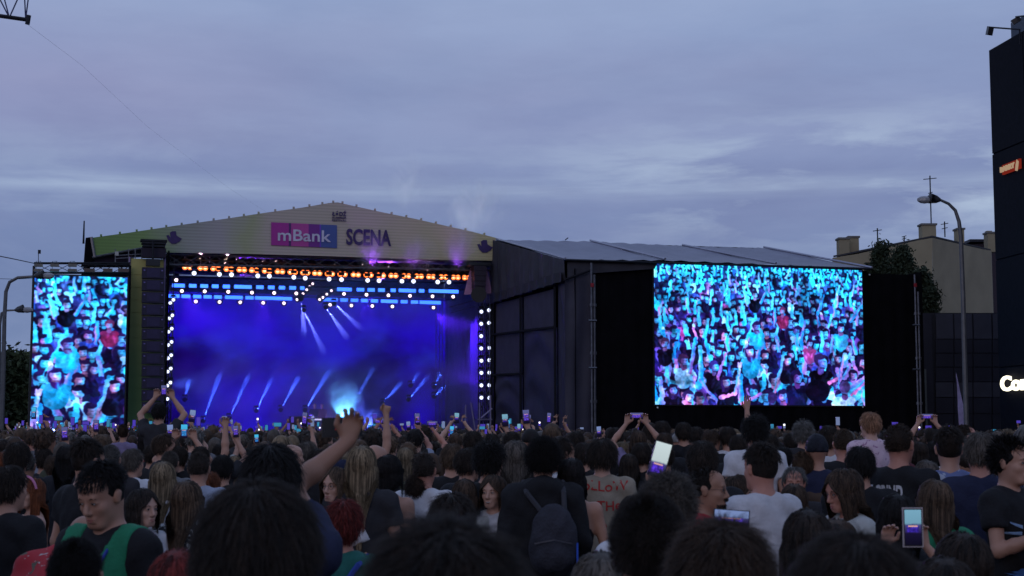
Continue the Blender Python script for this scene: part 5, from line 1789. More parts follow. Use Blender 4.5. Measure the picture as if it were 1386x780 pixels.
# ---- hair ---------------------------------------------------------------------
def strands(n, seed, L, up=.35, grav=.5, comb=.6, jit=.25, seg=6, wdt=.0028, curl=0.0, infl=(.0, .0, .0), crown=(0, -.045, .115), sideb=-.35, nape=-.62, front=.42, part=None, spread=1.0, drape=False, tip=.35, fringe=False):
    """locks rooted on the scalp, combed away from the crown and pulled down by gravity; head frame"""
    rg = np.random.RandomState(seed)
    C0 = np.array((0, -.018, .025)); RR = np.array((.079, .101, .098)) + np.array(infl) * .3
    roots = []
    while len(roots) < n:
        d = rg.normal(size=3); d /= np.linalg.norm(d)
        y, z = d[1], d[2]
        lim = nape if y < -.15 else (sideb + (front - sideb) * min(1, max(0, (y + .15) / .75)) ** .8)
        if z < lim + rg.normal() * .03: continue
        roots.append(d)
    D = np.array(roots)
    p = C0 + D * RR
    L_ = L * rg.uniform(.75, 1.12, n) * (1.0 if not callable(spread) else 1.0)
    step = (L_ / seg)[:, None]
    cr = np.array(crown)
    pts = [p.copy()]
    RC = RR + np.array(infl) + .004
    nrm = D / RR; nrm /= np.linalg.norm(nrm, axis=1)[:, None]
    away = p - cr
    if part is not None:   # combed sideways from a parting
        away = np.stack([np.sign(p[:, 0] - part) * np.ones(n) * .8, away[:, 1] * .6 - .1, np.zeros(n)], 1)
    away -= nrm * (away * nrm).sum(1)[:, None]
    away /= np.linalg.norm(away, axis=1)[:, None] + 1e-6
    jd = rg.normal(size=(n, 3)) * jit
    ph = rg.uniform(0, 6.28, n)
    lay = rg.uniform(0, 1, n)[:, None]
    v = nrm * up + away * comb + jd
    for k in range(seg):
        g = np.array((0, 0, -1)) * grav * (k + 1) / seg
        vv = v + g
        if curl:
            a_ = ph + k * 2.1
            vv = vv + curl * np.stack([np.cos(a_), np.sin(a_), np.sin(a_ * 1.3)], 1)
        vv /= np.linalg.norm(vv, axis=1)[:, None]
        p = p + vv * step
        q = (p - C0) / RC
        r_ = np.linalg.norm(q, axis=1)[:, None]
        below = (p[:, 2:3] < -.02)
        lim_ = 1.0 + .10 * lay
        push = (r_ < lim_)
        q2 = np.where(push, q / np.maximum(r_, 1e-6) * lim_, q)
        newp = C0 + q2 * RC
        if drape:
            # below the ears the hair hangs straight and lies on neck and back
            hw = np.array((.088, .088)) + np.array(infl)[:2]
            q = p[:, :2] - np.array((0, -.012))
            rr = np.linalg.norm(q / hw, axis=1)[:, None]
            # hang
            tgt = np.clip(rr, .78 + .25 * lay, 1.1 + .1 * lay)
            hang = np.concatenate([q / np.maximum(rr, 1e-6) * tgt + np.array((0, -.012)), p[:, 2:3]], 1)
            # shoulders and back: slide outwards
            zb = p[:, 2:3]
            back = -.075 - .07 * np.clip((-.10 - zb) / .16, 0, 1) - .012 * lay
            hang[:, 1:2] = np.where((zb < -.10) & (hang[:, 1:2] < .0), np.minimum(hang[:, 1:2], back), hang[:, 1:2])
            q3 = (newp - C0) / RC; r3 = np.linalg.norm(q3, axis=1)[:, None]
            newp = np.where(r3 > lim_, C0 + q3 / r3 * lim_ * RC, newp) if True else newp
            newp = np.where(below, hang, newp)
            fm = (newp[:, 1] > .0) & (newp[:, 2] < .085)
            mx = np.clip((.085 - newp[:, 2]) / .07, 0, 1) * .078
            newp[:, 0] = np.where(fm & (np.abs(newp[:, 0]) < mx), np.where(newp[:, 0] < 0, -1, 1) * mx, newp[:, 0])
        p = newp
        pts.append(p.copy())
    Pn = np.stack(pts, 1)               # n, seg+1, 3
    tang = np.gradient(Pn, axis=1); tang /= np.linalg.norm(tang, axis=2)[..., None] + 1e-9
    rad = Pn - C0; rad /= np.linalg.norm(rad, axis=2)[..., None]
    sdv = np.cross(tang, rad); sdv /= np.linalg.norm(sdv, axis=2)[..., None] + 1e-9
    wp = np.linspace(1, tip, seg + 1)[None, :, None] * wdt * rg.uniform(.6, 1.3, n)[:, None, None]
    A, B = Pn - sdv * wp, Pn + sdv * wp
    Cc = Pn + rad * wp * .8
    V = np.stack([A, Cc, B], 2).reshape(-1, 3)
    base = (np.arange(n) * (seg + 1) * 3)[:, None, None]
    k = np.arange(seg)[None, :, None] * 3
    q1 = np.concatenate([base + k + 0, base + k + 1, base + k + 4, base + k + 3], 2).reshape(-1, 4)
    q2 = np.concatenate([base + k + 1, base + k + 2, base + k + 5, base + k + 4], 2).reshape(-1, 4)
    return V, np.concatenate([q1, q2])


def shell(rad, c=(0, -.018, .025), h=.008, nape=-.075, frontz=.046, extra=None, side=-.005, noise=0.0, seed=0):
    f = Field()
    f.ell(c, rad, .02)
    if extra:
        for e_ in extra: f.ell(e_[0], e_[1], .03)
    def post(F, x, y, z):
        lim = np.where(y < -.03, nape, nape + (frontz - nape) * np.clip((y + .03) / .10, 0, 1) ** .7)
        F = np.maximum(F, (lim - z))
        if noise:
            F = F + noise * (np.sin(x * 90 + seed) * np.sin(y * 83 + z * 40) + .7 * np.sin(z * 110 + x * 60 + seed) * np.sin(y * 120))
        return F
    me = f.mesh('h', [], h, [], post)
    nv = len(me.vertices)
    V = np.zeros(nv * 3, np.float32); me.vertices.foreach_get('co', V)
    Q = np.zeros(len(me.polygons) * 4, np.int32); me.polygons.foreach_get('vertices', Q)
    bpy.data.meshes.remove(me)
    return V.reshape(-1, 3), Q.reshape(-1, 4)


def join_mesh(name, parts, m):
    V, Q, o = [], [], 0
    for v, q in parts:
        V.append(v); Q.append(q + o); o += len(v)
    V = np.concatenate(V).astype(np.float32); Q = np.concatenate(Q).astype(np.int32)
    me = bpy.data.meshes.new(name)
    me.vertices.add(len(V)); me.vertices.foreach_set('co', V.ravel())
    me.loops.add(len(Q) * 4); me.loops.foreach_set('vertex_index', Q.ravel())
    me.polygons.add(len(Q)); me.polygons.foreach_set('loop_start', np.arange(0, len(Q) * 4, 4, dtype=np.int32))
    me.polygons.foreach_set('use_smooth', np.ones(len(Q), bool))
    me.update()
    me.materials.append(m)
    return me


HM = HAIR['dark']
def H(parts): return join_mesh('hair', parts, HM)
SH0 = shell((.083, .105, .103))
HSTY = {
    'short': H([shell((.086, .108, .106), nape=-.07), strands(1500, 1, .050, up=.30, grav=.55, comb=.9, jit=.22, wdt=.0024)]),
    'tousled': H([shell((.087, .109, .108), nape=-.075, noise=.002), strands(1700, 2, .062, up=.55, grav=.45, comb=.8, jit=.42, wdt=.0026, infl=(.004, .004, .006))]),
    'thick': H([shell((.091, .112, .114), nape=-.08, noise=.003, seed=2), strands(2400, 3, .062, up=.25, grav=.6, comb=.9, jit=.22, wdt=.0024, infl=(.006, .005, .010))]),
    'fade': H([shell((.0805, .102, .106), nape=-.055, h=.007), strands(1500, 4, .036, up=.45, grav=.3, comb=.8, jit=.22, nape=.25, sideb=.25, front=.4, wdt=.0025, infl=(0, 0, .008))]),
    'buzz': H([shell((.0795, .1015, .0985), nape=-.06, h=.007), strands(2200, 5, .009, up=1, grav=.1, comb=.3, jit=.3, seg=2, wdt=.0014)]),
    'long': H([shell((.086, .108, .106), nape=-.10, extra=[((0, -.07, -.11), (.070, .045, .11))]), strands(1500, 6, .48, up=.12, grav=1.6, comb=.8, jit=.05, seg=13, wdt=.0042, drape=True, infl=(.004, .004, .003), nape=-.7)]),
    'wavy': H([shell((.087, .109, .107), nape=-.10, extra=[((0, -.07, -.11), (.078, .048, .11))]), strands(1400, 7, .44, up=.12, grav=1.5, comb=.8, jit=.10, seg=14, wdt=.0042, drape=True, curl=.42, infl=(.010, .006, .004), nape=-.7)]),
    'bob': H([shell((.090, .111, .108), nape=-.11, extra=[((0, -.035, -.06), (.086, .075, .08))]), strands(1500, 8, .22, up=.12, grav=1.4, comb=.8, jit=.08, seg=9, wdt=.0038, drape=True, infl=(.006, .006, .003), nape=-.7)]),
    'curly': H([shell((.091, .112, .112), nape=-.085, noise=.006, seed=4, h=.007), strands(2200, 9, .060, up=.8, grav=.2, comb=.3, jit=.5, curl=1.5, seg=9, wdt=.0026, infl=(.006, .005, .008))]),
    'bun': H([shell((.084, .106, .104), nape=-.085, extra=[((0, -.075, .105), (.036, .036, .032))]), strands(1100, 10, .09, up=.05, grav=-.5, comb=-.9, jit=.06, wdt=.0024, crown=(0, -.08, .115)), tuple([strands(260, 11, .07, up=.9, comb=.2, curl=1.0, jit=.5, wdt=.0022, nape=-1)[0] * np.array((.33, .33, .33)) + np.array((0, -.075, .105)), strands(260, 11, .07, up=.9, comb=.2, curl=1.0, jit=.5, wdt=.0022, nape=-1)[1]])]),
    'tied': H([shell((.0835, .1055, .103), nape=-.085, frontz=.052, extra=[((0, -.12, -.02), (.022, .03, .06))]), strands(1300, 12, .07, up=.03, grav=-.1, comb=-.9, jit=.05, wdt=.0024, crown=(0, -.13, .0), front=.50, sideb=.05)]),
    'spiky': H([shell((.087, .109, .110), nape=-.075, noise=.003, seed=7), strands(2000, 14, .045, up=.7, grav=.15, comb=.2, jit=.28, wdt=.0026, infl=(.002, .002, .01), tip=.2)]),
    'cropmop': H([shell((.092, .113, .112), nape=-.06, noise=.002, seed=9), strands(1900, 15, .085, up=.30, grav=.8, comb=1.0, jit=.16, wdt=.0028, infl=(.009, .008, .010), nape=-.35, sideb=-.05, front=.45)]),
}
# denser versions for the heads right in front of the lens
HSTY['near_thick'] = H([shell((.090, .112, .112), nape=-.085), strands(9500, 21, .066, up=.16, grav=.6, comb=.95, jit=.13, wdt=.0010, infl=(.004, .004, .008), seg=8)])
HSTY['near_messy'] = H([shell((.089, .111, .110), nape=-.08), strands(9000, 22, .068, up=.30, grav=.5, comb=.85, jit=.22, wdt=.0011, infl=(.005, .005, .010), seg=8, curl=.18)])
HSTY['near_buzz'] = H([shell((.0805, .1025, .100), nape=-.065, h=.006), strands(9000, 23, .013, up=1, grav=.2, comb=.5, jit=.25, seg=2, wdt=.0007)])
HSTY['near_curly'] = H([shell((.091, .112, .111), nape=-.085, noise=.005, seed=4, h=.007), strands(5200, 24, .075, up=.7, grav=.3, comb=.4, jit=.45, curl=1.25, seg=11, wdt=.0014, infl=(.008, .006, .010))])
capf = Field(); capf.ell((0, -.015, .035), (.088, .110, .100), .02); capf.cap((-.04, .10, .045), (.04, .10, .045), .012, None, .02); capf.cap((-.03, .15, .038), (.03, .15, .038), .008, None, .03)
HSTY['cap'] = capf.mesh('cap', [HM], .008, [], lambda F, x, y, z: np.maximum(F, (.028 - z) - .05 * (y < .02) * np.clip(-y * 3 + .3, 0, .6)))
HSTY['beanie'] = join_mesh('beanie', [shell((.088, .110, .118), nape=.0, frontz=.03, noise=.0012)], HM)
print('people meshes', round(time.time() - T0, 1))


# ---- faces ------------------------------------------------------------------
def face_bits(parent, M, brow=M_brow, glasses=False, open_mouth=False, beard=None, closed=False):
    for s_ in (-1, 1):
        mb = MB()
        hh = .0042 if not closed else .002
        def fn(u, v, s_=s_):
            a = (u - .5) * 2; b = (v - .5) * 2
            x = a * .0125; z = b * hh * math.sqrt(max(0, 1 - a * a)) - .001
            return M @ V3((s_ * .031 + x, .0905 + .0022 * (1 - a * a) - abs(a) * .001, .003 + z))
        mb.grid(fn, 8, 4)
        e = mb.build('eye', M_eye, parent, True)
        MB().disc(M @ V3((s_ * .031 + .0015, .0925, .002)), M.to_3x3() @ V3((0, 1, 0)), .0048, 10, 0, .0012).build('iris', M_iris, e)
        MB().tube([M @ V3((s_ * .031 - .0135, .089, .003)), M @ V3((s_ * .031 - .006, .0915, .0085)), M @ V3((s_ * .031 + .006, .0915, .0085)), M @ V3((s_ * .031 + .0135, .089, .003))], .0012, 4).build('eyelid_line', M_iris, e)
        MB().tube([M @ V3((s_ * .015, .0925, .021)), M @ V3((s_ * .030, .0935, .026)), M @ V3((s_ * .047, .085, .021))], [.0032, .0034, .0014], 5).build('eyebrow', brow, parent)
    if open_mouth:
        MB().ball(M @ V3((0, .091, -.072)), (.020, .006, .009), 10).build('mouth', mat('mouth_dark', (.06, .01, .015), .6), parent)
        MB().tube([M @ V3((-.015, .0945, -.067)), M @ V3((0, .0975, -.068)), M @ V3((.015, .0945, -.067))], .0018, 5).build('teeth', mat('teeth', (.65, .62, .58), .3), parent)
    else:
        MB().tube([M @ V3((-.021, .091, -.0695)), M @ V3((-.008, .0965, -.066)), M @ V3((0, .0968, -.067)), M @ V3((.008, .0965, -.066)), M @ V3((.021, .091, -.0695))], [.001, .0032, .003, .0032, .001], 5).build('upper_lip', M_lip, parent)
        MB().tube([M @ V3((-.019, .091, -.072)), M @ V3((0, .0968, -.077)), M @ V3((.019, .091, -.072))], [.001, .0042, .001], 5).build('lower_lip', M_lip, parent)
    if glasses:
        g_ = MB()
        for s_ in (-1, 1):
            g_.tube([M @ V3((s_ * .033 + .022 * math.cos(a), .099 - .004 * abs(math.cos(a)), .001 + .018 * math.sin(a))) for a in np.linspace(0, 2 * PI, 17)], .0013, 4, caps=False)
            g_.tube([M @ V3((s_ * .055, .094, .006)), M @ V3((s_ * .079, .05, .008)), M @ V3((s_ * .082, -.005, .006))], .0013, 4)
        g_.tube([M @ V3((-.011, .100, .004)), M @ V3((0, .103, .006)), M @ V3((.011, .100, .004))], .0013, 4)
        g_.build('glasses', mat('glasses_frame', (.03, .025, .03), .3), parent)
    if beard is not None:
        v, q = strands(1500, 40, .011, up=.7, grav=.8, comb=.2, jit=.3, seg=2, wdt=.0012, nape=-2, sideb=-2, front=-2)
        # keep only the chin and moustache part, laid on the jaw
        k = len(v) // 1500
        roots = v.reshape(1500, k, 3)
        C0 = np.array((0, -.018, .025)); dd = roots[:, 0] - C0; dd /= np.linalg.norm(dd, axis=1)[:, None]
        rg = np.random.RandomState(4)
        th = rg.uniform(-1.1, 1.1, 1500); zz = rg.uniform(-.118, -.078, 1500)
        mus = rg.rand(1500) < .25
        zz = np.where(mus, rg.uniform(-.055, -.047, 1500), zz); th = np.where(mus, rg.uniform(-.36, .36, 1500), th)
        rad_ = np.where(mus, .074, .070)
        base_ = np.stack([np.sin(th) * rad_ * .95, .028 + np.cos(th) * np.where(mus, .076, .066), zz], 1)
        off = roots - roots[:, :1]
        nv = base_[:, None] + off * .8
        Mn = np.array(M)
        nv = nv.reshape(-1, 3) @ Mn[:3, :3].T + Mn[:3, 3]
        link('beard', join_mesh('beard', [(nv, q)], beard), None, parent)


PH_BODY = MB().box((0, 0, 0), (.074, .0085, .152)); PH_BODY = PH_BODY.mesh('phone_case', [M_plastic])
M_scr = {}
def screen_mat(name, kind, ax='Z'):
    m = bpy.data.materials.new(name); m.use_nodes = True
    t = NT(m.node_tree); tc = t.new('ShaderNodeTexCoord'); s_ = t.new('ShaderNodeSeparateXYZ'); t.t.links.new(tc.outputs['Object'], s_.inputs[0])
    oth = 'Z' if ax == 'X' else 'X'
    V_ = t.math('ADD', t.math('DIVIDE', s_.outputs[ax], -.072 if ax == 'X' else .146), .5)
    U_ = t.math('DIVIDE', s_.outputs[oth], .146 if ax == 'X' else .07)
    n = t.noise(tc.outputs['Object'], 90, 4, .7)
    st = {'sky': (lin(120, 140, 190), lin(105, 80, 225), .34, .54), 'violet': (lin(90, 95, 150), lin(110, 80, 245), .22, .70), 'cyan': (lin(70, 190, 240), lin(60, 150, 245), .15, .6),
          'white': (lin(205, 222, 225), lin(95, 60, 235), .10, .38), 'photo': (lin(120, 170, 195), lin(70, 50, 190), .36, .56)}[kind]
    base = t.ramp(t.math('ADD', V_, t.math('MULTIPLY', t.math('SUBTRACT', n, .5), .10)), [(0, lin(16, 14, 34)), (max(.02, st[2] - .03), lin(26, 22, 54)), (st[2], lin(44, 34, 92)), (st[3], lin(70, 70, 120)), (st[3] + .06, st[0]), (1, tuple(min(1, c * 1.15) for c in st[0]))])
    box = t.math('MULTIPLY', t.ramp(V_, [(st[2], 0.0), (st[2] + .02, 1.0), (st[3] - .02, 1.0), (st[3] + .02, 0.0)]), t.ramp(t.math('ADD', U_, .5), [(.12, 0.0), (.17, 1.0), (.80, 1.0), (.86, 0.0)]))
    stage_c = t.mix(t.ramp(n, [(.42, 0.0), (.62, 1.0)]), tuple(c * .35 for c in st[1]), tuple(min(1, c * 1.3) for c in st[1]))
    c = t.mix(box, base, stage_c)
    ln = t.math('MULTIPLY', t.ramp(V_, [(st[3] - .05, 0.0), (st[3] - .035, 1.0), (st[3] - .015, 1.0), (st[3], 0.0)]), t.ramp(t.math('ADD', U_, .5), [(.2, 0.0), (.22, 1.0), (.75, 1.0), (.78, 0.0)]))
    c = t.mix(ln, c, lin(250, 190, 170))
    e = t.new('ShaderNodeEmission'); e.inputs[1].default_value = .8
    t.t.links.new(c, e.inputs[0]); o = t.new('ShaderNodeOutputMaterial'); t.link(e, 0, o, 0)
    return m
PH_SCR = {}
for k in ('sky', 'violet', 'cyan', 'white', 'photo'):
    PH_SCR[k + '_x'] = MB().box((0, -.0048, 0), (.068, .001, .144)).mesh('screen', [screen_mat('phone_wide_' + k, k, 'X')])
    PH_SCR[k] = MB().box((0, -.0048, 0), (.068, .001, .144)).mesh('screen', [screen_mat('phone_' + k, k)])
PH_CAM = MB().box((0, .0055, 0), (.03, .004, .03)).mesh('camera_bump', [M_plastic])


def phone(M, kind, label, group='phones held up by the crowd', big=1.0, cat='phone'):
    """phone facing local -Y (screen towards the viewer)"""
    r = empty('phone', (0, 0, 0), 0, label, cat, group)
    r.matrix_world = M @ Matrix.Scale(big, 4)
    link('phone_case', PH_BODY, None, r)
    link('screen', PH_SCR[kind], None, r)
    link('camera_bump', PH_CAM, None, r, (.018, 0, .052))
    return r


def setmat(o, m, i=0):
    o.material_slots[i].link = 'OBJECT'
    o.material_slots[i].material = m


def person(x, y, top, yaw=0, hair='short', hc='dark', shirt='black', kind='tee', fem=False, pose='down', skin=0, label='', group=None, hx=1.0, head=None, phone_kind=None, grips=None, lift=0.0, land=False, **k):
    """top: height of the crown above the ground; the figure is scaled to it"""
    s_ = (top - lift) / {'near_thick': 1.803, 'near_messy': 1.81, 'thick': 1.805, 'curly': 1.81, 'near_curly': 1.81, 'spiky': 1.82, 'fade': 1.81, 'bun': 1.815, 'buzz': 1.785, 'near_buzz': 1.787}.get(hair, 1.798)
    r = empty('person', (x, y, lift), R(yaw), label, 'person', group)
    r.scale = (s_, s_, s_)
    key = None if head is None else '%s_%s' % (pose, head)
    if grips is not None: key = '%s_g%s' % (pose, sorted(grips.items()))
    Mh = head_matrix(*(head or (0, 0)), sc=.97 if fem else 1.0)
    b = link('body', get_body(pose, fem, key, Mh, grips or ({'R': .75, 'L': .75} if (not isinstance(pose, str) or pose in ('phone', 'both', 'front')) else None)), None, r)
    setmat(b, SKINS[skin])
    if hair:
        h = link('hair' if hair not in ('cap', 'beanie') else 'hat', HSTY[hair], None, r)
        h.matrix_local = Mh @ Matrix.Diagonal((hx, hx, hx, 1))
        setmat(h, HAIR[hc])
    st = link('shirt', get_shirt(pose, fem, kind), None, r); setmat(st, CLOTH[shirt])
    link('trousers', TROU, None, r)
    link('shoes', SHOE, None, r)
    if phone_kind:
        bpy.context.view_layer.update()
        if pose == 'phone': c = V3((.155, .243, 1.95)); rot = Matrix.Rotation(R(-4), 4, 'Y')
        elif pose == 'both': c = V3((0, .228, 1.95)); rot = Matrix.Rotation(R(90 if land else 0), 4, 'Y')
        else: c = V3((0, .315, 1.37)); rot = Matrix.Rotation(R(-35), 4, 'X')
        Mw = Matrix.Translation((x, y, lift)) @ Matrix.Rotation(R(yaw), 4, 'Z') @ Matrix.Scale(s_, 4) @ Matrix.Translation(c) @ rot
        phone(Mw, phone_kind + ('_x' if land else ''), k['plabel'])
    r['_head'] = 0
    del r['_head']
    r_M[r.name] = Mh
    return r
r_M = {}

# ================================================================== THE CROWD, person by person
PLACED = []     # (px, ytop, w, d, keep-box)


def where(px, ytop, w, hw=.178, lo=1.52):
    d = hw * FPX / w
    top = CAMH + (HZ - ytop) / FPX * d
    if top > 1.96 and ytop < HZ: d = (1.96 - CAMH) / (HZ - ytop) * FPX; top = 1.96
    if top < lo: d = (CAMH - lo) / (ytop - HZ) * FPX; top = lo
    return at(px, HZ, d).x, d, top


def who(px, ytop, w, label, keep=None, face=None, lift=0.0, htop=None, lo=1.52, **k):
    hw = {'thick': .205, 'curly': .22, 'near_thick': .205, 'near_messy': .215, 'near_curly': .225, 'long': .19, 'wavy': .205, 'cropmop': .20, 'bob': .20, 'tousled': .195, 'spiky': .19}.get(k.get('hair', 'short'), .178)
    if lift:
        d = hw * .92 * FPX / w; top = CAMH + (HZ - ytop) / FPX * d; x = at(px, HZ, d).x
    else:
        x, d, top = where(px, ytop, w, hw, lo)
    if lift: k['lift'] = top - htop
    PLACED.append((px, ytop, w, d, keep or (px - w * .55, ytop, px + w * .55, ytop + w * 1.25)))
    r = person(x, d, top, label=label, **k)
    if face is not None:
        face_bits(r, r_M[r.name], **face)
    return r


# ---- single arms with phones that stand out ------------------------------------
def place_phone(px, py, Y, kind, label, rz=0.0, ry=0.0, land=False, rx=0.0, back=False, big=1.0):
    c = at(px, py, Y)
    M = Matrix.Translation(c) @ Matrix.Rotation(R(rz + (180 if back else 0)), 4, 'Z') @ Matrix.Rotation(R(rx), 4, 'X') @ Matrix.Rotation(R(ry + (90 if land else 0)), 4, 'Y')
    return phone(M, kind + ('_x' if land else ''), label, big=big)


RAISED = dict(name='raised', R=((.035, .28, 1.635), (.225, .37, 1.805), (.25, .0, 1)), L=((-.235, -.03, 1.16), (-.23, .07, .92), (0, .25, -1)))
# ---- right in front of the lens
who(352, 647, 168, 'big dark haired head closest to camera left of centre, thick ruffled hair', hair='near_thick', hc='dark', shirt='black', yaw=-8)
who(602, 697, 232, 'wide dark head at the bottom edge left of centre, nearest of all', hair='near_messy', hc='dark', shirt='black', yaw=14)
who(877, 671, 106, 'close cropped dark head with flat top beside the brown ruffled head', hair='near_buzz', hc='dark', shirt='black', yaw=-12, hx=1.06)
who(973, 699, 150, 'ruffled brown head at the bottom edge below the glasses man', hair='near_messy', hc='brown', shirt='black', yaw=6)
who(1150, 716, 190, 'broad dark rounded head at the bottom edge under the phone with light case', hair='near_thick', hc='dark', shirt='black', yaw=10)
who(1272, 746, 70, 'small dark head at the bottom edge right of the broad dark head', hair='bob', hc='dark', shirt='black', fem=True)
who(1298, 714, 68, 'dark brown head below the long light haired girl in green', hair='bob', hc='dark', shirt='charcoal', fem=True, yaw=20)
who(108, 726, 84, 'smooth dark head in front of the red floral shirt', hair='near_buzz', hc='black', shirt='wine')
PLACED.append((82, 703, 60, 6.6, (0, 700, 168, 780)))
def bent(me, a):
    me = me.copy()
    n_ = len(me.vertices); v = np.zeros(n_ * 3, np.float32); me.vertices.foreach_get('co', v); v = v.reshape(-1, 3)
    w_ = np.clip((v[:, 2] - .88) / .26, 0, 1); w_ = w_ * w_ * (3 - 2 * w_) * a
    y_, z_ = v[:, 1].copy(), v[:, 2] - .98
    v[:, 1] = y_ * np.cos(w_) + z_ * np.sin(w_); v[:, 2] = .98 - y_ * np.sin(w_) + z_ * np.cos(w_)
    me.vertices.foreach_set('co', v.ravel()); me.update()
    return me
CB = person(at(82, HZ, 6.3).x, 6.3, 1.82, 6, 'cap', 'black', 'redfloral', 'tee', False, 'front', 2, 'person in black cap and red floral shirt bending forward at lower left')
for c_ in CB.children:
    if c_.name.split('.')[0] in ('body', 'shirt'): c_.data = bent(c_.data, R(62))
    if c_.name.split('.')[0] == 'hat':
        c_.matrix_local = Matrix.Translation((0, 0, .98)) @ Matrix.Rotation(R(-62), 4, 'X') @ Matrix.Translation((0, 0, -.98)) @ c_.matrix_local
who(246, 736, 84, 'dark reddish head at the bottom edge left of the big dark head', hair='bob', hc='red', shirt='black', fem=True)
who(612, 665, 70, 'dark haired head just behind the wide dark head', hair='thick', hc='dark', shirt='black')
who(1090, 683, 76, 'straight dark haired woman with shiny crown, lower right of the white shirt', hair='long', hc='dark', shirt='black', fem=True)
who(1128, 697, 50, 'dull brown haired head below the curly haired woman with glasses', hair='bob', hc='brown', shirt='black', fem=True)
who(812, 738, 60, 'ash blond head at the bottom edge below the beige printed shirt', hair='long', hc='ash', shirt='black', fem=True)
# ---- left
who(149, 616, 60, 'man in green bib vest looking down, blue lanyard, short dark quiff', keep=(80, 612, 232, 780), hair='fade', hc='black', shirt='black', kind='tee', yaw=155, head=(0, 20), skin=0, face=dict())
who(45, 643, 38, 'red haired woman with pink headband turned toward the camera', keep=(24, 640, 72, 710), hair='long', hc='ginger', shirt='black', fem=True, yaw=128, head=(25, 0), skin=1, face=dict(), kind='top')
who(14, 628, 46, 'dark haired man in black shirt at the left edge seen from behind', keep=(-10, 626, 60, 735), hair='short', hc='dark', shirt='black', yaw=-25)
who(92, 600, 30, 'woman with long straight black hair left of the short haired man in black', keep=(74, 598, 104, 645), hair='long', hc='black', shirt='charcoal', fem=True)
who(119, 592, 39, 'short dark haired man in black shirt, ear and neck visible', keep=(98, 590, 142, 690), hair='fade', hc='dark', shirt='black', yaw=-35)
who(150, 602, 30, 'grey brown cropped head behind the man in the green vest', hair='buzz', hc='grey', shirt='charcoal')
who(180, 606, 28, 'ash blond head above a white shirt left of the blond long hair', keep=(165, 604, 203, 665), hair='short', hc='ash', shirt='white', yaw=-30)
who(222, 622, 38, 'woman with long blond hair beyond the small girl looking right', keep=(202, 620, 244, 690), hair='long', hc='blond', shirt='white', fem=True)
who(195, 658, 40, 'woman with parted dark hair looking to the right beside the green vest', keep=(178, 656, 212, 705), hair='bob', hc='dark', shirt='white', fem=True, yaw=-128, skin=1, face=dict())
who(255, 647, 46, 'woman with ombre long hair and black white floral top', keep=(215, 645, 282, 735), hair='long', hc='lightbrown', shirt='bwfloral', fem=True, yaw=-15)
who(270, 612, 33, 'man with cropped fair head and pale blue white shirt', keep=(238, 610, 290, 665), hair='buzz', hc='buzz', shirt='palegreyblue')
who(285, 637, 32, 'ginger haired head left of the big dark head', hair='short', hc='ginger', shirt='charcoal')
who(302, 614, 30, 'black haired head right of the cropped fair head', hair='short', hc='black', shirt='black')
who(298, 625, 24, 'dark haired head just above the ginger head', hair='bob', hc='dark', shirt='black', fem=True)
who(319, 615, 18, 'narrow blond head beside the black haired head', hair='long', hc='blond', shirt='black', fem=True)
who(222, 586, 24, 'brown head just below the boy in the grey shirt', hair='short', hc='brown', shirt='charcoal', yaw=-60)
who(233, 593, 26, 'reddish brown head beside the raised bare arm', hair='bob', hc='brown', shirt='black', fem=True)
who(231, 610, 26, 'ash brown cropped head behind the long blond hair', hair='buzz', hc='ash', shirt='grey')
who(37, 612, 28, 'brown grey head above the red haired woman', hair='buzz', hc='grey', shirt='charcoal')
who(6, 610, 26, 'reddish brown head at the very left edge', hair='short', hc='ginger', shirt='black')
who(25, 598, 34, 'dark rounded head near the left edge above two brown heads', hair='thick', hc='dark', shirt='black')
who(61, 606, 24, 'dark head below the upper of two lit phones at left', hair='short', hc='dark', shirt='charcoal', pose='phone', phone_kind='violet', plabel='small lit phone held just above a dark head at left', yaw=4)
who(76, 614, 26, 'grey shirted person left of the long black hair', hair='short', hc='brown', shirt='grey', yaw=-10)
who(130, 648, 34, 'long dark brown hair hanging left of the green vest', keep=(100, 660, 118, 700), hair='long', hc='dark', shirt='black', fem=True)
who(215, 545, 18, 'person in grey shirt on someone\'s shoulders filming before the banner tower', keep=(196, 520, 242, 600), hair='short', hc='black', shirt='charcoal', pose='both', phone_kind='violet', plabel='phone held overhead by the person sitting on shoulders', lift=1, htop=1.72)
who(214, 594, 20, 'dark head carrying the person in the grey shirt', hair='short', hc='dark', shirt='black')
who(196, 585, 18, 'person in red shirt with dark hair left of the one on shoulders', keep=(184, 584, 206, 605), hair='bob', hc='black', shirt='red', fem=True)
who(167, 575, 16, 'brown haired person in lilac top riding high before the left screen edge', hair='bun', hc='brown', shirt='lilac', fem=True, lift=1, htop=1.5, keep=(155, 572, 185, 600))
who(206, 601, 22, 'dark head with bare arm raised holding a phone beside red shirt', hair='short', hc='dark', shirt='charcoal', pose='phone', phone_kind='sky', plabel='phone with pale screen held by a bare arm beside the red shirt', keep=(190, 566, 212, 620))
who(243, 603, 24, 'dark haired person holding a bright screened phone with both hands', hair='short', hc='dark', shirt='black', pose='both', phone_kind='cyan', plabel='phone with bright cyan screen just right of the shoulders rider', keep=(232, 570, 262, 620), kind='tee')
who(272, 603, 24, 'dark haired person with fist raised left of stage centre', hair='short', hc='dark', shirt='black', pose='up', keep=(255, 578, 290, 615), grips={'R': .95}, kind='tee')
who(298, 600, 20, 'dark haired person holding up a phone before the left stage edge', hair='short', hc='dark', shirt='charcoal', pose='phone', phone_kind='violet', plabel='phone held up left of the bluish stage streaks', kind='tee')
who(332, 606, 18, 'person in bright red top holding up a cyan phone', hair='bob', hc='dark', shirt='red', fem=True, pose='phone', phone_kind='cyan', plabel='cyan lit phone above the bright red top', kind='tee')
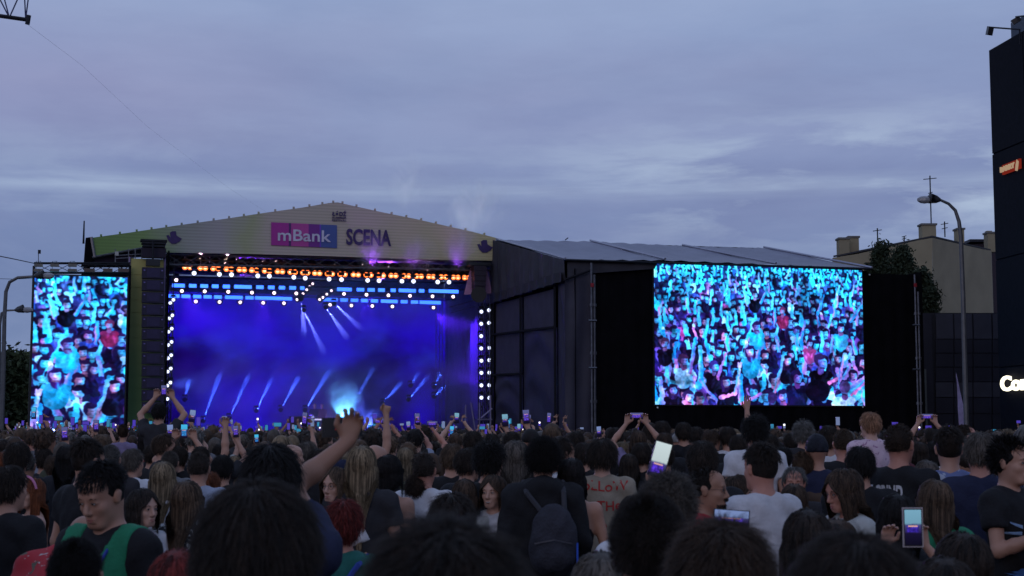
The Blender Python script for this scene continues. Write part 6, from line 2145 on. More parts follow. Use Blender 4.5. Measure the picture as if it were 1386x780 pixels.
# ---- centre left
who(368, 599, 80, 'man with thick black hair, bare arm raised with a phone in a dark case', keep=(325, 566, 492, 650), hair='thick', hc='black', shirt='navy', skin=2, pose=RAISED, yaw=0)
PHD = place_phone(463, 578, 5.62, 'violet', 'phone in a dark case with red lettering held sideways by the raised bare arm', land=True, back=True, ry=3, rz=8)
for z_, h_ in ((.012, .03), (-.048, .014)):
    MB().box((.008, .0049, z_), (.006, .0012, h_)).build('red_print', mat('case_red', (.5, .03, .03), .5), PHD)
who(395, 599, 26, 'bald man with glasses right of the thick black hair', hair=None, hc='dark', shirt='black', yaw=-60, skin=1)
who(416, 598, 26, 'ash brown head right of the bald man', hair='cropmop', hc='ash', shirt='charcoal')
who(430, 606, 28, 'dark head under the raised bare arm', hair='short', hc='dark', shirt='black')
who(446, 600, 22, 'light brown head behind the raised forearm', hair='short', hc='lightbrown', shirt='black')
who(457, 629, 42, 'woman with glasses and long brown hair turned to the camera, white top', keep=(430, 626, 482, 700), hair='long', hc='lightbrown', shirt='white', fem=True, yaw=148, skin=1, face=dict(glasses=True))
who(490, 600, 42, 'woman with very long blond hair left of the bald man', keep=(468, 598, 508, 665), hair='long', hc='blond', shirt='charcoal', fem=True)
who(508, 599, 30, 'bald man right of the very long blond hair', hair=None, hc='dark', shirt='black', yaw=-40, skin=0)
who(526, 613, 40, 'woman with black hair and black strappy top, bare back', keep=(500, 610, 548, 690), hair='bob', hc='black', shirt='black', fem=True, kind='top', yaw=-28, skin=0)
who(549, 604, 26, 'blond woman beside the black haired woman', hair='long', hc='blond', shirt='charcoal', fem=True)
who(575, 614, 34, 'cropped head man in white t-shirt with broad shoulders', keep=(518, 612, 612, 710), hair='buzz', hc='buzz', shirt='white', yaw=-12, skin=3)
who(565, 641, 42, 'curly brown haired boy in white shirt below the cropped head', keep=(543, 640, 590, 690), hair='curly', hc='brown', shirt='white')
who(467, 673, 52, 'woman with short dark red hair, teal top and blue strap', keep=(440, 671, 495, 760), hair='thick', hc='red', shirt='teal', fem=True, skin=3)
who(612, 599, 30, 'auburn brown head behind the cropped head man', hair='short', hc='lightbrown', shirt='black')
who(614, 619, 20, 'small dark head between auburn and black haired heads', hair='bob', hc='dark', shirt='black', fem=True)
who(633, 605, 32, 'dark cropped head with ear turned right', hair='short', hc='dark', shirt='black', yaw=-35)
who(663, 597, 40, 'black ruffled hair man with ear and neck visible', hair='tousled', hc='black', shirt='black', yaw=-20, keep=(642, 596, 686, 650))
who(640, 582, 24, 'dark head above the crowd left of the tent corner', hair='short', hc='dark', shirt='black')
who(668, 640, 42, 'smiling woman with brown hair tied back looking at the camera', keep=(646, 638, 694, 715), hair='bob', hc='brown', shirt='white', fem=True, yaw=158, skin=1, face=dict(open_mouth=True))
who(629, 645, 40, 'woman with long brown hair left of the smiling woman', keep=(608, 643, 650, 700), hair='long', hc='brown', shirt='offwhite', fem=True)
BP = who(735, 592, 48, 'tall man with black curly hair, black hoodie and dark backpack', keep=(674, 590, 800, 780), hair='near_curly', hc='black', shirt='black', kind='hood')
who(698, 594, 38, 'long wavy ash brown hair left of the tall black haired man', keep=(680, 592, 716, 645), hair='wavy', hc='ash', shirt='black', fem=True)
who(758, 590, 32, 'dark haired man in white shirt turned to the right', keep=(742, 588, 778, 640), hair='short', hc='dark', shirt='white', yaw=-60, face=dict())
who(718, 579, 24, 'person with black cap above the black curly hair', hair='cap', hc='black', shirt='black')
who(693, 583, 22, 'dark head with raised phone before the tent wall', hair='short', hc='dark', shirt='black', pose='phone', phone_kind='violet', plabel='tall violet phone screen before the tent wall', kind='tee')
who(666, 586, 20, 'dark head holding a phone at the tent corner', hair='short', hc='dark', shirt='black', pose='phone', phone_kind='photo', plabel='phone showing the stage picture at the tent corner', kind='tee')
who(773, 617, 40, 'woman with long straight black hair and bare arm', keep=(752, 615, 828, 730), hair='long', hc='black', shirt='black', fem=True, kind='top', skin=0)
FO = who(815, 594, 36, 'man in beige shirt with red hand painted lettering on the back', keep=(790, 592, 860, 725), hair='cropmop', hc='dark', shirt='beige', yaw=-6, skin=1)
who(790, 598, 26, 'dark head between black curly hair and beige shirt man', hair='short', hc='dark', shirt='black')
who(780, 583, 20, 'dark head before the scaffold pole of the tent', hair='short', hc='dark', shirt='charcoal')
who(851, 612, 28, 'long dark haired woman right of the beige shirt', hair='long', hc='dark', shirt='black', fem=True)
who(842, 597, 20, 'blond head peeking above the long dark hair', hair='short', hc='blond', shirt='black')
who(864, 581, 22, 'long brown haired person with both arms up framing a phone', keep=(845, 555, 890, 615), hair='long', hc='brown', shirt='lilac', fem=True, pose='both', phone_kind='violet', land=True, plabel='phone held sideways by two raised arms before the black wall', kind='tee')
who(833, 578, 19, 'dark head before the black wall left of the raised arms', hair='short', hc='dark', shirt='black')
who(896, 569, 19, 'dark head right of the raised arms before the black wall', hair='short', hc='dark', shirt='black')
who(880, 571, 15, 'dark narrow head close behind the raised arms', hair='bob', hc='dark', shirt='black', fem=True)
who(899, 585, 21, 'grey brown head below the left screen corner', hair='short', hc='brown', shirt='black')
who(868, 598, 26, 'dark head left of the large tilted phone', hair='short', hc='dark', shirt='black')
# ---- centre right
who(903, 640, 80, 'big head with fluffy curly light brown hair', keep=(860, 638, 948, 690), hair='near_curly', hc='ash', shirt='black', yaw=8)
who(899, 600, 26, 'dark head behind the tilted white phone', hair='short', hc='dark', shirt='black')
who(916, 586, 16, 'person with off white cap below the big screen', hair='beanie', hc='whitecap', shirt='charcoal')
who(950, 595, 40, 'dark brown rounded head above the man with glasses', keep=(928, 593, 972, 640), hair='short', hc='dark', shirt='black', yaw=-10)
who(955, 632, 46, 'man with glasses and beard in a red shirt looking right', keep=(930, 630, 984, 695), hair='buzz', hc='dark', shirt='red', yaw=-108, skin=2, face=dict(glasses=True, beard=HAIR['dark']))
who(998, 640, 42, 'woman with brown tied hair in profile holding a dark phone', keep=(980, 638, 1024, 715), hair='bob', hc='brown', shirt='black', fem=True, yaw=-118, skin=1, face=dict(), pose='front')
place_phone(990, 702, 6.3, 'sky', 'dark phone with pale blue screen held by the woman in profile', land=True, ry=4)
who(857, 667, 48, 'short person mostly hidden behind the fluffy light brown hair holding a tilted phone', hair='bob', hc='dark', shirt='white', fem=True, pose='phone', lo=1.5, keep=(870, 606, 915, 645))
place_phone(893, 622, 6.3, 'white', 'large tilted phone with white screen showing the violet stage', ry=16)
who(1236, 754, 62, 'small person at the bottom edge holding the phone with the light case', hair='bob', hc='dark', shirt='black', fem=True, pose='both', lo=1.3, keep=(1215, 686, 1258, 760))
PHL = place_phone(1235.5, 714, 6.15, 'photo', 'upright phone in a light case filming the stage, lower right', big=1.0)
MB().box((0, .001, 0), (.084, .008, .162)).build('case_rim', mat('case_pale', (.45, .38, .38), .5), PHL)
who(1030, 597, 44, 'man in white t-shirt with dark short hair and tanned neck', keep=(1005, 595, 1060, 700), hair='fade', hc='dark', shirt='white', yaw=28, skin=3)
who(985, 577, 20, 'person in white shirt with one open hand raised to the screen', keep=(972, 545, 1000, 600), hair='short', hc='dark', shirt='white', pose='up', kind='tee', grips={'R': .0})
who(1022, 563, 18, 'tall dark head standing out before the black wall', hair='tousled', hc='black', shirt='white')
who(1023, 577, 26, 'rounded brown head just below the tall dark head', hair='short', hc='brown', shirt='black')
who(1042, 587, 22, 'dark head in front of a white shoulder', hair='short', hc='dark', shirt='white')
who(1000, 588, 24, 'dark head right of the raised open hand', hair='short', hc='dark', shirt='black')
who(942, 577, 18, 'dark brown head under the big screen', hair='short', hc='dark', shirt='black')
who(925, 571, 19, 'dark head under the left part of the big screen', hair='short', hc='dark', shirt='black')
who(963, 581, 20, 'grey brown head left of the raised open hand', hair='short', hc='brown', shirt='black', yaw=-50)
who(1060, 604, 24, 'dark head between white shirt and braided hair', hair='short', hc='black', shirt='black')
who(1074, 630, 34, 'grey haired person with rosy forehead facing the camera', hair='short', hc='grey', shirt='charcoal', yaw=170, skin=3, face=dict())
who(1089, 612, 32, 'woman with curly brown bun touching her hair', hair='bun', hc='lightbrown', shirt='brown', fem=True, yaw=-40)
who(1073, 652, 44, 'woman with shoulder length brown hair and pale neck', hair='bob', hc='brown', shirt='black', fem=True)
who(1105, 586, 32, 'person in dark navy beanie with long braids', hair='beanie', hc='navycap', shirt='navy', fem=True)
who(1087, 571, 23, 'grey brown tousled head before the black wall', hair='tousled', hc='grey', shirt='charcoal')
who(1071, 585, 20, 'dark head left of the navy beanie', hair='short', hc='dark', shirt='black')
who(1121, 575, 25, 'dark head right of the navy beanie', hair='short', hc='dark', shirt='white')
who(1141, 581, 28, 'short sandy haired man in black left of the child on shoulders', hair='buzz', hc='lightbrown', shirt='black', keep=(1124, 579, 1158, 620), skin=3)
who(1145, 630, 52, 'woman with curly brown hair and glasses looking down left, pale grey top', keep=(1116, 628, 1185, 712), hair='wavy', hc='brown', shirt='offwhite', fem=True, yaw=112, head=(0, 12), skin=3, face=dict(glasses=True))
who(1178, 557, 31, 'small child with light reddish hair in pink print shirt on shoulders', keep=(1155, 555, 1202, 620), hair='short', hc='childred', shirt='pinkprint', lift=1, htop=1.30, yaw=18, skin=1)
who(1163, 602, 38, 'black haired head under the child in pink', hair='short', hc='black', shirt='black', keep=(1143, 600, 1184, 640))
GR = who(1217, 574, 37, 'cropped brown haired man in black t-shirt with white back print', keep=(1180, 572, 1262, 672), hair='buzz', hc='brown', shirt='black', yaw=-38, skin=3)
who(1245, 597, 22, 'long haired brunette right of the black printed t-shirt', hair='long', hc='dark', shirt='black', fem=True)
who(1262, 596, 20, 'straight black haired person before the blue patterned shirt', hair='long', hc='black', shirt='black', fem=True)
who(1284, 575, 37, 'man in pale blue marbled shirt with short dark hair', keep=(1262, 573, 1308, 665), hair='fade', hc='dark', shirt='bluewash', yaw=-12, skin=1)
who(1305, 575, 24, 'man with cropped hair in profile behind the blue marbled shirt', hair='buzz', hc='brown', shirt='charcoal', yaw=-80, skin=3)
who(1325, 583, 38, 'grey brown haired man in navy shirt beside the man at the right edge', keep=(1304, 581, 1346, 680), hair='short', hc='ash', shirt='navy', yaw=-12, skin=3)
RM = who(1366, 588, 45, 'dark haired man at right edge in black t-shirt with colourful front print', keep=(1304, 586, 1400, 780), hair='spiky', hc='black', shirt='black', yaw=-142, skin=0, face=dict(), pose='front')
who(1253, 620, 38, 'woman with long ash brown hair above the light haired girl in green', hair='long', hc='ash', shirt='black', fem=True, keep=(1233, 618, 1272, 655))
who(1263, 645, 50, 'girl with long light brown hair and green top', keep=(1232, 643, 1300, 740), hair='long', hc='lightbrown', shirt='green', fem=True, yaw=12)
who(1211, 664, 57, 'woman with long dark hair left of the phone with light case', keep=(1182, 662, 1243, 730), hair='long', hc='black', shirt='black', fem=True)
who(1262, 580, 18, 'dark head with arm up holding a phone sideways beside the tent end', hair='short', hc='dark', shirt='black', pose='both', phone_kind='violet', land=True, plabel='phone held sideways above heads beside the tent end', kind='tee')
who(1345, 587, 18, 'dark head behind the navy shirt man at right', hair='short', hc='dark', shirt='black')
print('catalogue', len(PLACED), round(time.time() - T0, 1))

# ---- details on particular people --------------------------------------------
bpy.context.view_layer.update()


def child(r, kind):
    for c in r.children:
        if c.name.split('.')[0] == kind: return c


def print_on(r, body, x0, z0, size, m, name='lettering', back=True, wiggle=0.0, sx=1.0, bold=.0):
    """lettering laid on the shirt: projected along the body axis in the person's own frame"""
    st = child(r, 'shirt')
    bv = BVHTree.FromPolygons([v.co for v in st.data.vertices], [p.vertices[:] for p in st.data.polygons])
    vs, fs, wd = text_mesh(body, size, 0, bold)
    rg = random.Random(3)
    dirn = 1 if back else -1
    out_v = []
    for v in vs:
        x = (x0 + v.x * sx) * dirn
        z = z0 + v.z + wiggle * math.sin(v.x / wd * 9)
        hit = bv.ray_cast(V3((x, -1 * dirn, z)), V3((0, dirn, 0)))
        y = hit[0].y if hit[0] is not None else -.13 * dirn
        out_v.append((x, y - .004 * dirn, z))
    mb = MB(); mb.add(out_v, fs)
    return mb.build(name, m, r)


def patch_on(r, poly, m, name, back=True, lift_=.004, grid=None):
    st = child(r, 'shirt')
    bv = BVHTree.FromPolygons([v.co for v in st.data.vertices], [p.vertices[:] for p in st.data.polygons])
    dirn = 1 if back else -1
    cx = sum(p[0] for p in poly) / len(poly); cz = sum(p[1] for p in poly) / len(poly)
    mb = MB(); rings = []
    for f in (1.0, .66, .33):
        ring = []
        n_ = len(poly)
        for i in range(n_):
            for s_ in range(2):
                a, b = poly[i], poly[(i + 1) % n_]
                px_ = a[0] + (b[0] - a[0]) * s_ / 2; pz = a[1] + (b[1] - a[1]) * s_ / 2
                x, z = cx + (px_ - cx) * f, cz + (pz - cz) * f
                hit = bv.ray_cast(V3((x, -1 * dirn, z)), V3((0, dirn, 0)))
                ring.append((x, (hit[0].y if hit[0] is not None else -.12 * dirn) - lift_ * dirn, z))
        rings.append(ring)
    n_ = len(rings[0]); vs = [v for q in rings for v in q]
    fs = [(k * n_ + i, k * n_ + (i + 1) % n_, (k + 1) * n_ + (i + 1) % n_, (k + 1) * n_ + i) for k in range(2) for i in range(n_)]
    fs.append(tuple(2 * n_ + i for i in range(n_)))
    mb.add(vs, fs); return mb.build(name, m, r)


M_redp = mat('print_red', (.42, .03, .03), .8)
print_on(FO, 'oLLoW', -.145, 1.41, .105, M_redp, wiggle=.006, sx=1.05, bold=.001)
print_on(FO, 'THe', -.035, 1.265, .10, M_redp, wiggle=.006, sx=1.0, bold=.001)
print_on(FO, 'Pe', -.055, 1.12, .10, M_redp, wiggle=.004, bold=.001)
M_whp = mat('print_white_ink', (.55, .55, .58), .8)
print_on(GR, 'E GRIND', -.165, 1.325, .12, M_whp, sx=.50, bold=.005)
# generic print on the right man's shirt
S_ = .001
def orb(cx, cz, rx, rz, n=12, jag=0.0):
    return [(cx + (rx * (1 + (jag if i % 2 else 0))) * math.cos(2 * PI * i / n), cz + (rz * (1 + (jag if i % 2 else 0))) * math.sin(2 * PI * i / n)) for i in range(n)]
patch_on(RM, orb(0, 1.27, .060, .075, 20, .15), mat('ink_blue', (.08, .22, .60), .7), 'print', False, .004)
patch_on(RM, orb(0, 1.265, .046, .060), mat('ink_orange', (.62, .10, .03), .7), 'print', False, .007)
patch_on(RM, orb(.004, 1.250, .026, .034), mat('ink_skin', (.50, .33, .24), .7), 'print', False, .010)
for k, (a, b) in enumerate((((-.16, 1.33), (-.085, 1.30)), ((-.17, 1.27), (-.09, 1.265)), ((.16, 1.33), (.085, 1.30)), ((.17, 1.27), (.09, 1.265)))):
    patch_on(RM, [(a[0], a[1] + .006), (b[0], b[1] + .012), (b[0], b[1] - .008), (a[0], a[1] - .004)][::(1 if a[0] < 0 else -1)], mat('ink_paleblue', (.22, .34, .55), .7), 'print', False, .005)
patch_on(RM, orb(0, 1.13, .040, .060), mat('ink_sand', (.30, .26, .16), .7), 'print', False, .005)
patch_on(RM, orb(0, 1.04, .15, .030, 18, .25), mat('ink_blue', (.08, .22, .60), .7), 'print', False, .006)

# the green bib vest with lanyard
VM = [o for o in COL.objects if o.get('label', '').startswith('man in green bib')][0]
vs_ = link('bib_vest', shirt_field('down', False, .02, .024).mesh('bib_vest', [CLOTH['green']], .0135, [], lambda F, x, y, z: np.maximum(np.maximum(wrinkle(.003)(F, x, y, z), np.abs(x) - .172), -(np.sqrt((x / .085) ** 2 + ((z - 1.52) / .14) ** 2) - 1) * .08)), None, VM)
for s_ in (-1, 1):
    MB().tube([(s_ * .075, .02, 1.50), (s_ * .085, .105, 1.42), (s_ * .05, .155, 1.32), (s_ * .012, .165, 1.18)], .007, 5).build('lanyard', mat('lanyard_blue', (.03, .06, .35), .6), VM)
MB().box((0, .172, 1.13), (.06, .004, .09)).build('badge', mat('badge_white', (.4, .4, .45), .5), VM)
# pink headband
RW = [o for o in COL.objects if o.get('label', '').startswith('red haired woman with pink')][0]
Mh = r_M[RW.name]
MB().tube([Mh @ V3((.094 * math.cos(a), .03 + .02 * math.sin(a), .03 + .112 * math.sin(a))) for a in np.linspace(.1, PI - .1, 15)], .010, 6).build('headband', mat('headband_pink', (.55, .2, .35), .6), RW)
# strap and earring of the red haired woman
TW = [o for o in COL.objects if o.get('label', '').startswith('woman with short dark red')][0]
MB().tube([(.02, -.14, 1.36), (.09, -.11, 1.46), (.13, -.02, 1.50), (.12, .09, 1.42)], .016, 5).build('strap', mat('strap_blue', (.03, .07, .40), .6), TW)
MB().ball(r_M[TW.name] @ V3((-.088, -.005, -.045)), (.007, .007, .012), 6).build('earring', mat('earring_gold', (.6, .45, .25), .3, .9), TW)
# backpack
bp = empty('backpack', BP.location, 0, 'dark grey backpack with blue side tag worn by the man in the black hoodie', 'backpack')
bp.scale = BP.scale
mb = Field(); mb.ell((.06, -.235, 1.20), (.145, .085, .20), .03); mb.ell((.06, -.225, 1.10), (.155, .10, .16), .03); mb.ell((.06, -.29, 1.08), (.11, .055, .10), .02)
me = mb.mesh('bag_body', [mat('bag_fabric', (.030, .030, .042), .75, bump=.5, bscale=50, var=.3)], .010, [], wrinkle(.004))
link('bag_body', me, None, bp)
MB().tube([(-.06, -.325, 1.16), (.06, -.352, 1.185), (.17, -.325, 1.16)], .006, 4).build('zip', mat('zip_grey', (.10, .10, .12), .4, .5), bp)
MB().box((.205, -.25, 1.08), (.012, .05, .16)).build('side_tag', mat('tag_blue', (.03, .10, .55), .6), bp)
for s_ in (-1, 1):
    MB().tube([(.06 + s_ * .07, -.17, 1.34), (s_ * .115 + .01, -.13, 1.46), (s_ * .125, .0, 1.525), (s_ * .12, .12, 1.44)], .018, 6).build('shoulder_strap', mat('bag_strap', (.04, .04, .05), .7), bp)


# ================================================================== THE REST OF THE CROWD
def lod_mesh(pose, fem, style):
    parts = []
    body = body_field(pose, fem, None, None, .011).mesh('b', [], .030, [((-.14, .14, .018), (-.14, .16, .018), (1.5, 1.8, .018))])
    sh = shirt_field(pose, fem, .6, .018).mesh('b', [], .030, [], wrinkle(.003))
    tr_ = trousers_field().mesh('b', [], .045)
    out_ = []
    for me, mi in ((body, 0), (sh, 2), (tr_, 3)):
        V = np.zeros(len(me.vertices) * 3, np.float32); me.vertices.foreach_get('co', V)
        Q = np.zeros(len(me.polygons) * 4, np.int32); me.polygons.foreach_get('vertices', Q)
        out_.append((V.reshape(-1, 3), Q.reshape(-1, 4), mi)); bpy.data.meshes.remove(me)
    hs = {'short': [shell((.087, .110, .107), nape=-.07, h=.016, noise=.003), strands(260, 31, .05, up=.4, grav=.5, comb=.8, jit=.3, seg=2, wdt=.006)],
          'mop': [shell((.093, .114, .114), nape=-.075, h=.016, noise=.006, seed=3), strands(320, 32, .06, up=.6, grav=.4, comb=.7, jit=.5, seg=2, wdt=.007)],
          'long': [shell((.089, .111, .107), nape=-.10, h=.018, extra=[((0, -.075, -.13), (.082, .05, .15))]), strands(260, 33, .42, up=.1, grav=1.6, comb=.8, jit=.06, seg=6, wdt=.010, drape=True, nape=-.7)],
          'buzz': [shell((.081, .103, .100), nape=-.06, h=.016)]}[style]
    for V, Q in hs:
        out_.append(((V + np.array(tuple(HEADC))).astype(np.float32), Q, 1))
    V = np.concatenate([a for a, b, c in out_]); o = 0; Qs = []; mi = []
    for a, b, c in out_:
        Qs.append(b + o); o += len(a); mi += [c] * len(b)
    Q = np.concatenate(Qs).astype(np.int32)
    me = bpy.data.meshes.new('person')
    me.vertices.add(len(V)); me.vertices.foreach_set('co', V.ravel())
    me.loops.add(len(Q) * 4); me.loops.foreach_set('vertex_index', Q.ravel())
    me.polygons.add(len(Q)); me.polygons.foreach_set('loop_start', np.arange(0, len(Q) * 4, 4, dtype=np.int32))
    me.polygons.foreach_set('use_smooth', np.ones(len(Q), bool)); me.polygons.foreach_set('material_index', np.array(mi, np.int32))
    me.update()
    for m in (SKINS[0], HAIR['dark'], CLOTH['black'], M_jeans): me.materials.append(m)
    return me


LOD = {}
for pose in ('down', 'phone', 'both', 'up'):
    for st_, fem in (('short', False), ('mop', False), ('long', True), ('buzz', False)):
        if pose == 'up' and st_ != 'short': continue
        LOD[(pose, st_)] = lod_mesh(pose, fem, st_)
ZONES = [(45, 'left of the left screen'), (175, 'below the left screen'), (228, 'below the banner tower'), (330, 'below the left stage third'), (415, 'left of the DJ table'), (470, 'below the DJ table'),
         (560, 'right of the DJ table'), (650, 'below the right stage third'), (760, 'below the tent side wall'), (808, 'below the tent corner'), (885, 'left of the big screen'), (1000, 'below the big screen, left part'),
         (1090, 'below the big screen, middle'), (1170, 'below the big screen, right part'), (1245, 'right of the big screen'), (1300, 'left of the right street lamp'), (1500, 'below the black tower')]
rg = random.Random(11)
HN = [('black', 'black haired'), ('dark', 'dark haired'), ('dark', 'dark haired'), ('dark', 'dark haired'), ('brown', 'brown haired'), ('brown', 'brown haired'), ('lightbrown', 'light brown haired'), ('ash', 'ash blond'), ('blond', 'blond'), ('grey', 'grey haired')]
TOPN = [('black', 'black top')] * 6 + [('charcoal', 'dark grey top')] * 3 + [('navy', 'navy top')] * 2 + [('white', 'white top'), ('grey', 'grey top'), ('offwhite', 'pale top'), ('wine', 'dark red top'), ('palegreyblue', 'pale blue top'), ('brown', 'brown top'), ('lilac', 'lilac top'), ('olive', 'olive top')]
BLOCK = [(at(1308, 580, 45).x, 45), (at(2, 580, 52).x, 52), (at(0, 580, 58).x, 58)]
pts = [(o.location.x, o.location.y) for o in COL.objects if o.name.startswith('person') and o.parent is None]
cand = []
y = 3.6
while y < 60:
    sp_ = .60 if y < 26 else .78
    n = int((.44 * y + 2.5) / sp_)
    for i in range(-n, n + 1):
        cand.append((i * sp_ + rg.uniform(-.2, .2), y + rg.uniform(-.2, .2)))
    y += sp_ * .95
cand.sort(key=lambda p: p[1])
heads = []
for (px, yt, w_, d, kb) in PLACED: heads.append((px, yt, w_, d, kb))
fill, far_pts = [], []
cell = {}
def near_existing(x, y):
    for (a, b) in pts:
        if (a - x) ** 2 + (b - y) ** 2 < .20: return True
    return False
for (x, y) in cand:
    lim = 58.5 if x > -1 else min(60, 66 + .3 * (x + 18.9) - 4.5)
    if y > lim: continue
    if any((x - a) ** 2 + (y - b) ** 2 < .4 for a, b in BLOCK): continue
    if y < 14 and near_existing(x, y): continue
    top = min(1.93, max(1.55, rg.gauss(1.735, .075)))
    k = FPX / y
    px = 693 + x * k; yt = HZ - (top - CAMH) * k; w_ = .19 * k
    bad = False
    for (hx_, hy_, hw_, hd_, kb) in heads:
        if hd_ > y + .1:
            if px - w_ * .5 < kb[2] and px + w_ * .5 > kb[0] and yt < kb[3]:
                bad = True; break
    if bad:
        # a shorter neighbour may still fit below
        continue
    if (px < -260 or px > 1650) and y > 8: continue
    if y < 24: fill.append((x, y, top, px, yt, w_))
    else: far_pts.append((x, y, top, px, yt))
print('fill', len(fill), 'far', len(far_pts))
# visibility: drop fillers whose head is wholly behind nearer heads
nearer = [(px - w_ * .5, px + w_ * .5, yt, d) for (px, yt, w_, d, kb) in heads] + [(px - w_ * .45, px + w_ * .45, yt, y) for (x, y, top, px, yt, w_) in fill]
vis = []
for f in fill:
    x, y, top, px, yt, w_ = f
    samples = [px - w_ * .35, px - w_ * .12, px + w_ * .12, px + w_ * .35]
    cover = 0
    for s_ in samples:
        cover += any(a < s_ < b and t_ < yt - 1 and d < y - .05 for (a, b, t_, d) in nearer)
    f = f + (cover,)
    if cover < 4 and -10 < px < 1396: vis.append(f)
    elif -10 < px < 1396 or rg.random() < .6: far_pts.append(f[:5])
n_named = sum(1 for o in COL.objects if o.name.startswith('person') and o.parent is None)
vis.sort(key=lambda f: f[1])
quota = 300 - n_named
for f in vis[quota:]: far_pts.append(f[:5])
vis = vis[:quota]
print('individual fill', len(vis))
HI = ['short', 'thick', 'tousled', 'fade', 'buzz', 'cropmop', 'short', 'short']
HIF = ['long', 'wavy', 'bob', 'long', 'bun', 'tied']
for (x, y, top, px, yt, w_, cover) in vis:
    fem = rg.random() < .42
    hc, hn = rg.choice(HN); sc_, sn = rg.choice(TOPN)
    stage_side = px < 760
    pr = rg.random()
    pose = 'down'
    if yt < 603 and y > 12.5:
        q = .22 if stage_side else .05
        pose = 'phone' if pr < q * .8 else ('both' if pr < q else ('up' if pr < q + .03 else 'down'))
    zone = next(n_ for (lim_, n_) in ZONES if px < lim_)
    dist = 'about ten metres' if y < 12 else 'further back'
    yaw = rg.gauss(0, 27)
    depth = 'near' if y < 9 else ('midway' if y < 15 else 'far back')
    grp = 'people in the crowd seen from behind'
    if y < 10.5:
        if fem: top = min(top, 1.72)
        hs = rg.choice(HIF if fem else HI)
        lbl = '%s %s in %s, %s, %s' % (hn, 'woman' if fem else 'man', sn, depth, zone)
        pk = rg.choice(['sky', 'violet', 'cyan']) if pose in ('phone', 'both') else None
        person(x, y, top, yaw, hs, hc, sc_, 'tee', fem, pose, rg.randrange(4), lbl, grp, phone_kind=pk, land=False, plabel='phone held up %s, %s' % (depth, zone))
    else:
        st_ = rg.choice(['long', 'long', 'mop'] if fem else ['short', 'mop', 'short', 'buzz'])
        if pose == 'up': st_ = 'short'
        o = link('person', LOD[(pose, st_)], None, None, (x, y, 0))
        o.rotation_euler = (R(rg.gauss(0, 1.5)), R(rg.gauss(0, 1.8)), R(yaw)); s_ = top / 1.80; o.scale = (s_,) * 3
        setmat(o, SKINS[rg.randrange(4)], 0); setmat(o, HAIR[hc], 1); setmat(o, CLOTH[sc_], 2)
        tag(o, '%s person in %s%s, %s, %s' % (hn, sn, {'down': '', 'phone': ', arm raised', 'both': ', both arms raised', 'up': ', hand in air'}[pose], depth, zone), 'person', grp)
        if pose in ('phone', 'both'):
            land = pose == 'both' and rg.random() < .5
            c = V3((.155, .243, 1.95)) if pose == 'phone' else V3((0, .228, 1.95))
            M = Matrix.Translation((x, y, 0)) @ Matrix.Rotation(R(yaw), 4, 'Z') @ Matrix.Scale(s_, 4) @ Matrix.Translation(c) @ Matrix.Rotation(R(90 if land else rg.uniform(-8, 8)), 4, 'Y')
            phone(M, rg.choice(['sky', 'violet', 'cyan', 'photo', 'violet', 'sky']) + ('_x' if land else ''), 'small lit phone held up %s, %s' % (depth, zone))

# everyone else: one mass of figures up to the barrier
PAL = [SKINS[0], SKINS[2], HAIR['dark'], HAIR['brown'], HAIR['lightbrown'], HAIR['blond'], CLOTH['black'], CLOTH['charcoal'], CLOTH['navy'], CLOTH['white'], CLOTH['grey'], CLOTH['wine'], M_jeans,
       M_plastic, emis('far_phone_pale', lin(160, 180, 235), .42), emis('far_phone_violet', lin(110, 90, 250), .42), emis('far_phone_cyan', lin(80, 190, 245), .42), emis('far_torch', (1, .95, .85), 2.0)]


